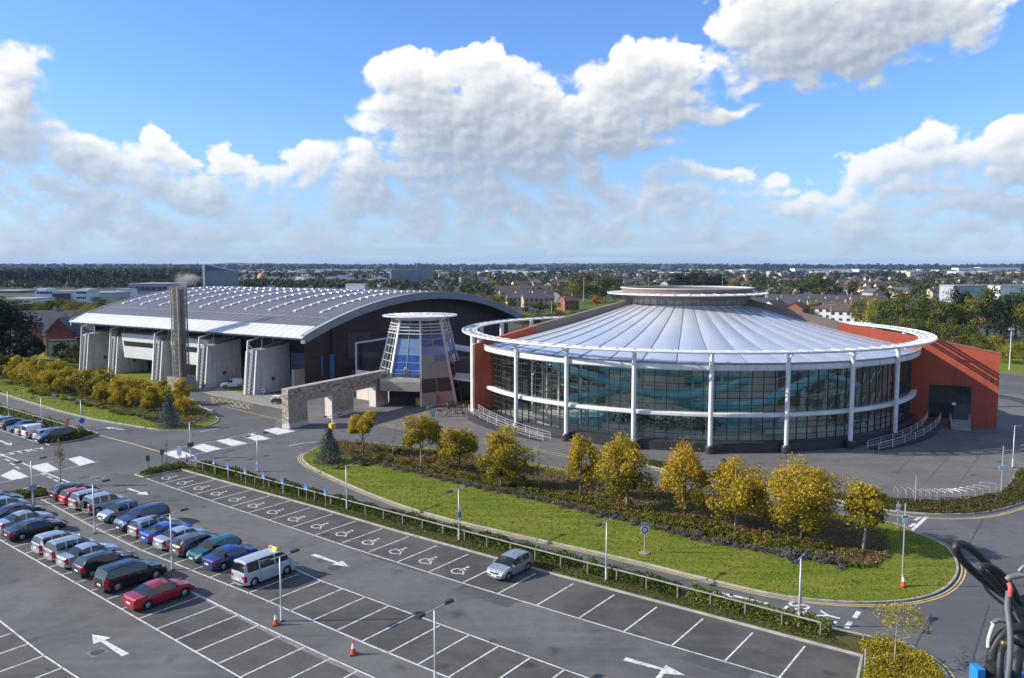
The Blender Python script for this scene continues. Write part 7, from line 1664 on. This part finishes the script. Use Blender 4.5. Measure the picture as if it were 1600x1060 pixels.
for i, (px, py) in enumerate(((674, 642), (693, 640), (705, 647), (718, 642), (690, 651), (722, 651), (708, 636))):
    g_ = ground_at(px, py); t = thing('cafe_table', 'small dark round cafe table outside the tower', 'table', (g_[0], g_[1], .02), 0, 'cafe tables outside the tower'); link('table_top', tblm, t); link('pedestal', legm, t)
    for k in range(3):
        a = k * 2.1 + i; c_ = thing('cafe_chair', 'dark cafe chair at a round table outside the tower', 'chair', (g_[0] + .8 * math.cos(a), g_[1] + .8 * math.sin(a), .02), a - math.pi / 2, 'cafe chairs outside the tower'); link('seat', seatm, c_); link('backrest', bkm, c_)
        for (sx, sy) in ((-.18, -.18), (.18, -.18), (.18, .18), (-.18, .18)): link('leg', lgm, c_, (sx, sy, 0))
# cycle hoops
hpm = MB().tube(catmull([(-.75, 0, 0), (-.75, 0, .72), (-.62, 0, .92), (0, 0, .95), (.62, 0, .92), (.75, 0, .72), (.75, 0, 0)], 5), .024, 8).mesh('cycle_hoop', mat('stainless_hoop', (.62, .63, .64), .3, metal=.6), smooth=True)
for i, p_ in enumerate(along([(1394, 776), (1450, 781), (1500, 780), (1530, 775), (1548, 766)], 14)):
    o = link('cycle_hoop', hpm, None, gz(p_.x, p_.y, .015), rad(90 - 12 + 5.5 * i)); tag(o, 'stainless cycle hoop in the curved row before the ground cover', 'bike rack', 'cycle hoops in the curved row')
# small utility cart below the fins
g_ = ground_at(434, 631); uc = thing('utility_cart', 'small dark utility cart with a white top beside the stone wall', 'utility cart', (g_[0], g_[1], .02), rad(165)); MB().box((0, 0, .55), (1.9, 1.1, .45)).build('body', mat('cart_black', (.02, .02, .022), .5), uc); MB().box((.1, 0, 1.35), (1.5, 1.1, .10)).build('roof', M_swhite, uc); MB().box((.85, 0, .85), (.35, 1.05, .3)).build('bonnet', M_swhite, uc)
for x in (-.55, .75):
    for y in (-.5, .5): MB().beam((x, y, .75), (x, y, 1.32), .05, .05).build('roof_post', M_lampd, uc)
for x in (-.6, .65):
    for y in (-.5, .5): wo_ = link('wheel', wheel_meshes(.31)[0], uc, (x, y, .31)); wo_.scale = (.85, .85, .85)
# post and wire fence end at the golden shrubs
fence('short rail at the corner post beside the golden shrubs', [ab2(-13.7, 51.5), ab2(-11.3, 51.7)], .45); sign_post('plain_post', 'white corner post beside the golden shrubs', ground_at(1351, 1056), 1.5, [], .05, 0, .1)
fence('timber edging rail down the last bay', [ab2(-10.2, 49.6), ab2(-10.0, 47.4), ab2(-9.8, 45.2)], .25)
# window cleaner on the balcony: one skinned body, clothes as further skins over it
def skin(name, pts, edges, radii, m, parent, sub=1):
    me = bpy.data.meshes.new(name); me.from_pydata(pts, edges, []); me.materials.append(m); o = link(name, me, parent); md = o.modifiers.new('skin', 'SKIN'); 
    for i, r_ in enumerate(radii): o.data.skin_vertices[0].data[i].radius = (r_, r_) if not hasattr(r_, '__len__') else r_
    o.data.skin_vertices[0].data[0].use_root = True; sb = o.modifiers.new('sub', 'SUBSURF'); sb.levels = sb.render_levels = sub; md.use_smooth_shade = True; return o
bw_ = Matrix.Translation(TC) @ Matrix.Rotation(TROT, 4, 'Z'); ps = bw_ @ bx(633, 133.4, 4.72)
pe_ = thing('person', 'person in a yellow jacket and dark trousers reaching up to the blue glass', 'person', ps, rad(0))
J = [(0,0,.92),(0,0,1.12),(0,.01,1.38),(0,.02,1.50),(0,.02,1.60),(0,.03,1.72),(-.19,.01,1.42),(-.27,.12,1.20),(-.24,.30,1.30),(.19,.01,1.42),(.27,.16,1.58),(.24,.34,1.78),(-.09,0,.86),(-.11,.03,.48),(-.12,-.02,.08),(-.12,.14,.04),(.09,0,.86),(.13,-.01,.48),(.15,-.06,.08),(.15,.10,.04),(-.22,.38,1.33),(.23,.42,1.84)]
Ee = [(0,1),(1,2),(2,3),(3,4),(4,5),(2,6),(6,7),(7,8),(2,9),(9,10),(10,11),(0,12),(12,13),(13,14),(14,15),(0,16),(16,17),(17,18),(18,19),(8,20),(11,21)]
Rr = [.13,.12,.15,.055,.10,.085,.06,.045,.035,.06,.045,.035,.085,.06,.045,.04,.085,.06,.045,.04,.035,.035]
skin('body', J, Ee, Rr, mat('skin_tone', (.45, .28, .20), .6), pe_)
ji = [0,1,2,6,7,8,9,10,11]; jm = {v: i for i, v in enumerate(ji)}; skin('jacket', [J[i] for i in ji], [(0,1),(1,2),(2,3),(3,4),(4,5),(2,6),(6,7),(7,8)], [.155,.145,.165,.078,.06,.047,.078,.06,.047], mat('hi_vis_yellow', (.55, .50, .10), .7), pe_)
ti = [0,12,13,14,16,17,18]; skin('trousers', [J[i] for i in ti], [(0,1),(1,2),(2,3),(0,4),(4,5),(5,6)], [.15,.10,.075,.06,.10,.075,.06], mat('dark_trousers', (.03, .035, .05), .8), pe_)
MB().lathe([(.125, 0), (.125, .05), (.10, .12), (.01, .16)], 14, (0, .03, 1.68)).build('helmet', M_swhite, pe_, smooth=True)
MB().box((0, -.17, 1.28), (.26, .12, .36)).build('backpack', mat('pack_dark', (.05, .05, .05), .7), pe_)
# boom lift that carries the camera: hoses and clamp at its basket edge
def at_depth(px, py, d):
    x = (px - 800) / FPX * d; y = (py - 530) / FPX * d; cp, sp = math.cos(PITCH), math.sin(PITCH); return Vector((x, d * cp - y * sp, CAM_H - y * cp - d * sp))
BD = 2.3; bt = at_depth(1585, 1060, BD); bl_ = thing('boom_lift', 'boom lift head with looped black hoses and a blue clamp beside the picture edge', 'boom lift', (bt.x, bt.y, 0))
lo_ = lambda px, py, d=BD: at_depth(px, py, d) - Vector((bt.x, bt.y, 0))
M_hose = mat('rubber_hose', (.022, .022, .024), .55, bump=.2, bscale=60); M_hoseg = mat('grey_hose', (.13, .13, .135), .6); M_fit = mat('steel_fitting', (.42, .40, .35), .4, metal=.6, var=.3, scale=30)
def hose(P, r, m=M_hose, name='hose'): MB().tube(catmull([lo_(*p_) for p_ in P], 8), r, 12).build(name, m, bl_, smooth=True)
hose([(1600, 945, 2.32), (1570, 930, 2.32), (1535, 905, 2.3), (1508, 880, 2.28), (1494, 860, 2.26), (1496, 852, 2.26), (1505, 851, 2.28), (1520, 860, 2.32), (1545, 885, 2.38), (1580, 935, 2.45), (1610, 990, 2.5)], 0.0115)
hose([(1600, 960, 2.25), (1575, 935, 2.25), (1548, 905, 2.22), (1535, 893, 2.2), (1534, 886, 2.2), (1545, 885, 2.2), (1565, 897, 2.22), (1585, 925, 2.25), (1605, 975, 2.3)], 0.0090)
hose([(1600, 955, 2.38), (1570, 945, 2.38), (1545, 925, 2.36), (1536, 910, 2.34), (1545, 900, 2.34)], 0.0050, M_hoseg)
hose([(1545, 1075), (1550, 1030), (1555, 1010), (1570, 990), (1590, 982), (1615, 985)], 0.0146)
hose([(1565, 1075, 2.2), (1562, 1045, 2.2), (1566, 1015, 2.22), (1578, 1000, 2.25), (1600, 1010, 2.3)], 0.0090)
hose([(1571, 1085, 2.1), (1578, 1030, 2.1), (1578, 985, 2.12), (1574, 950, 2.15), (1576, 925, 2.18)], 0.0073, M_hoseg)
hose([(1600, 1000, 2.4), (1585, 975, 2.4), (1575, 955, 2.4), (1590, 940, 2.42), (1620, 930, 2.45)], 0.0123)
hose([(1585, 1080, 2.25), (1588, 1040, 2.25), (1596, 1020, 2.28), (1615, 1008, 2.3)], 0.0146)
hose([(1578, 932, 2.15), (1579, 920, 2.15), (1577, 912, 2.16)], 0.0062, mat('red_sleeve', (.45, .10, .08), .6), 'red_sleeve')
hose([(1573, 906, 2.17), (1580, 902, 2.17), (1600, 898, 2.17), (1625, 892, 2.17)], 0.0078, M_fit, 'pipe_fitting'); hose([(1592, 893, 2.17), (1600, 885, 2.17), (1612, 878, 2.17)], 0.0045, M_fit, 'pipe_fitting')
hose([(1553, 975), (1549, 985), (1545, 1000), (1544, 1012)], 0.0056, mat('pale_tape', (.50, .48, .42), .7), 'tape'); hose([(1549, 975, 2.35), (1560, 970, 2.35), (1572, 972, 2.35)], 0.0067, M_fit, 'pipe_fitting'); hose([(1565, 1005, 2.18), (1572, 1006, 2.18), (1578, 1010, 2.18)], 0.0067, mat('brass', (.42, .28, .10), .35, metal=.7), 'brass_fitting')
q_ = lo_(1527, 1055, 2.25); MB().box(q_, (.022, .04, .05)).build('blue_clamp', mat('lift_blue', (.02, .22, .55), .4), bl_); q_ = lo_(1590, 1066, 2.25); MB().box(q_, (.10, .06, .03)).build('blue_clamp', MATS['lift_blue'], bl_)
q_ = lo_(1552, 1050, 2.25); MB().tube([q_ + Vector((0, 0, -.06)), q_ + Vector((0, 0, .025))], .022, 14).build('hose_collar', M_hose, bl_, smooth=True, angle=40)
q_ = lo_(1575, 1110, 2.3); MB().tube([(0, .1, 0), (q_.x, q_.y, q_.z)], [.16, .12], 12).build('mast', MATS['lift_blue'], bl_)
# ------------------------------------------------------------------ air
hz = bpy.data.materials.new('haze'); hz.use_nodes = True; hz.node_tree.nodes.clear(); nh = NT(hz.node_tree)
nh.add('ShaderNodeOutputMaterial', {'Volume': nh.add('ShaderNodeVolumePrincipled', {'Color': (.42, .60, 1.0, 1), 'Density': 0.000045, 'Anisotropy': .0}).outputs[0]})
tag(MB().box((0, 0, 44), (25000, 25000, 90)).build('haze', hz), kind='stuff')
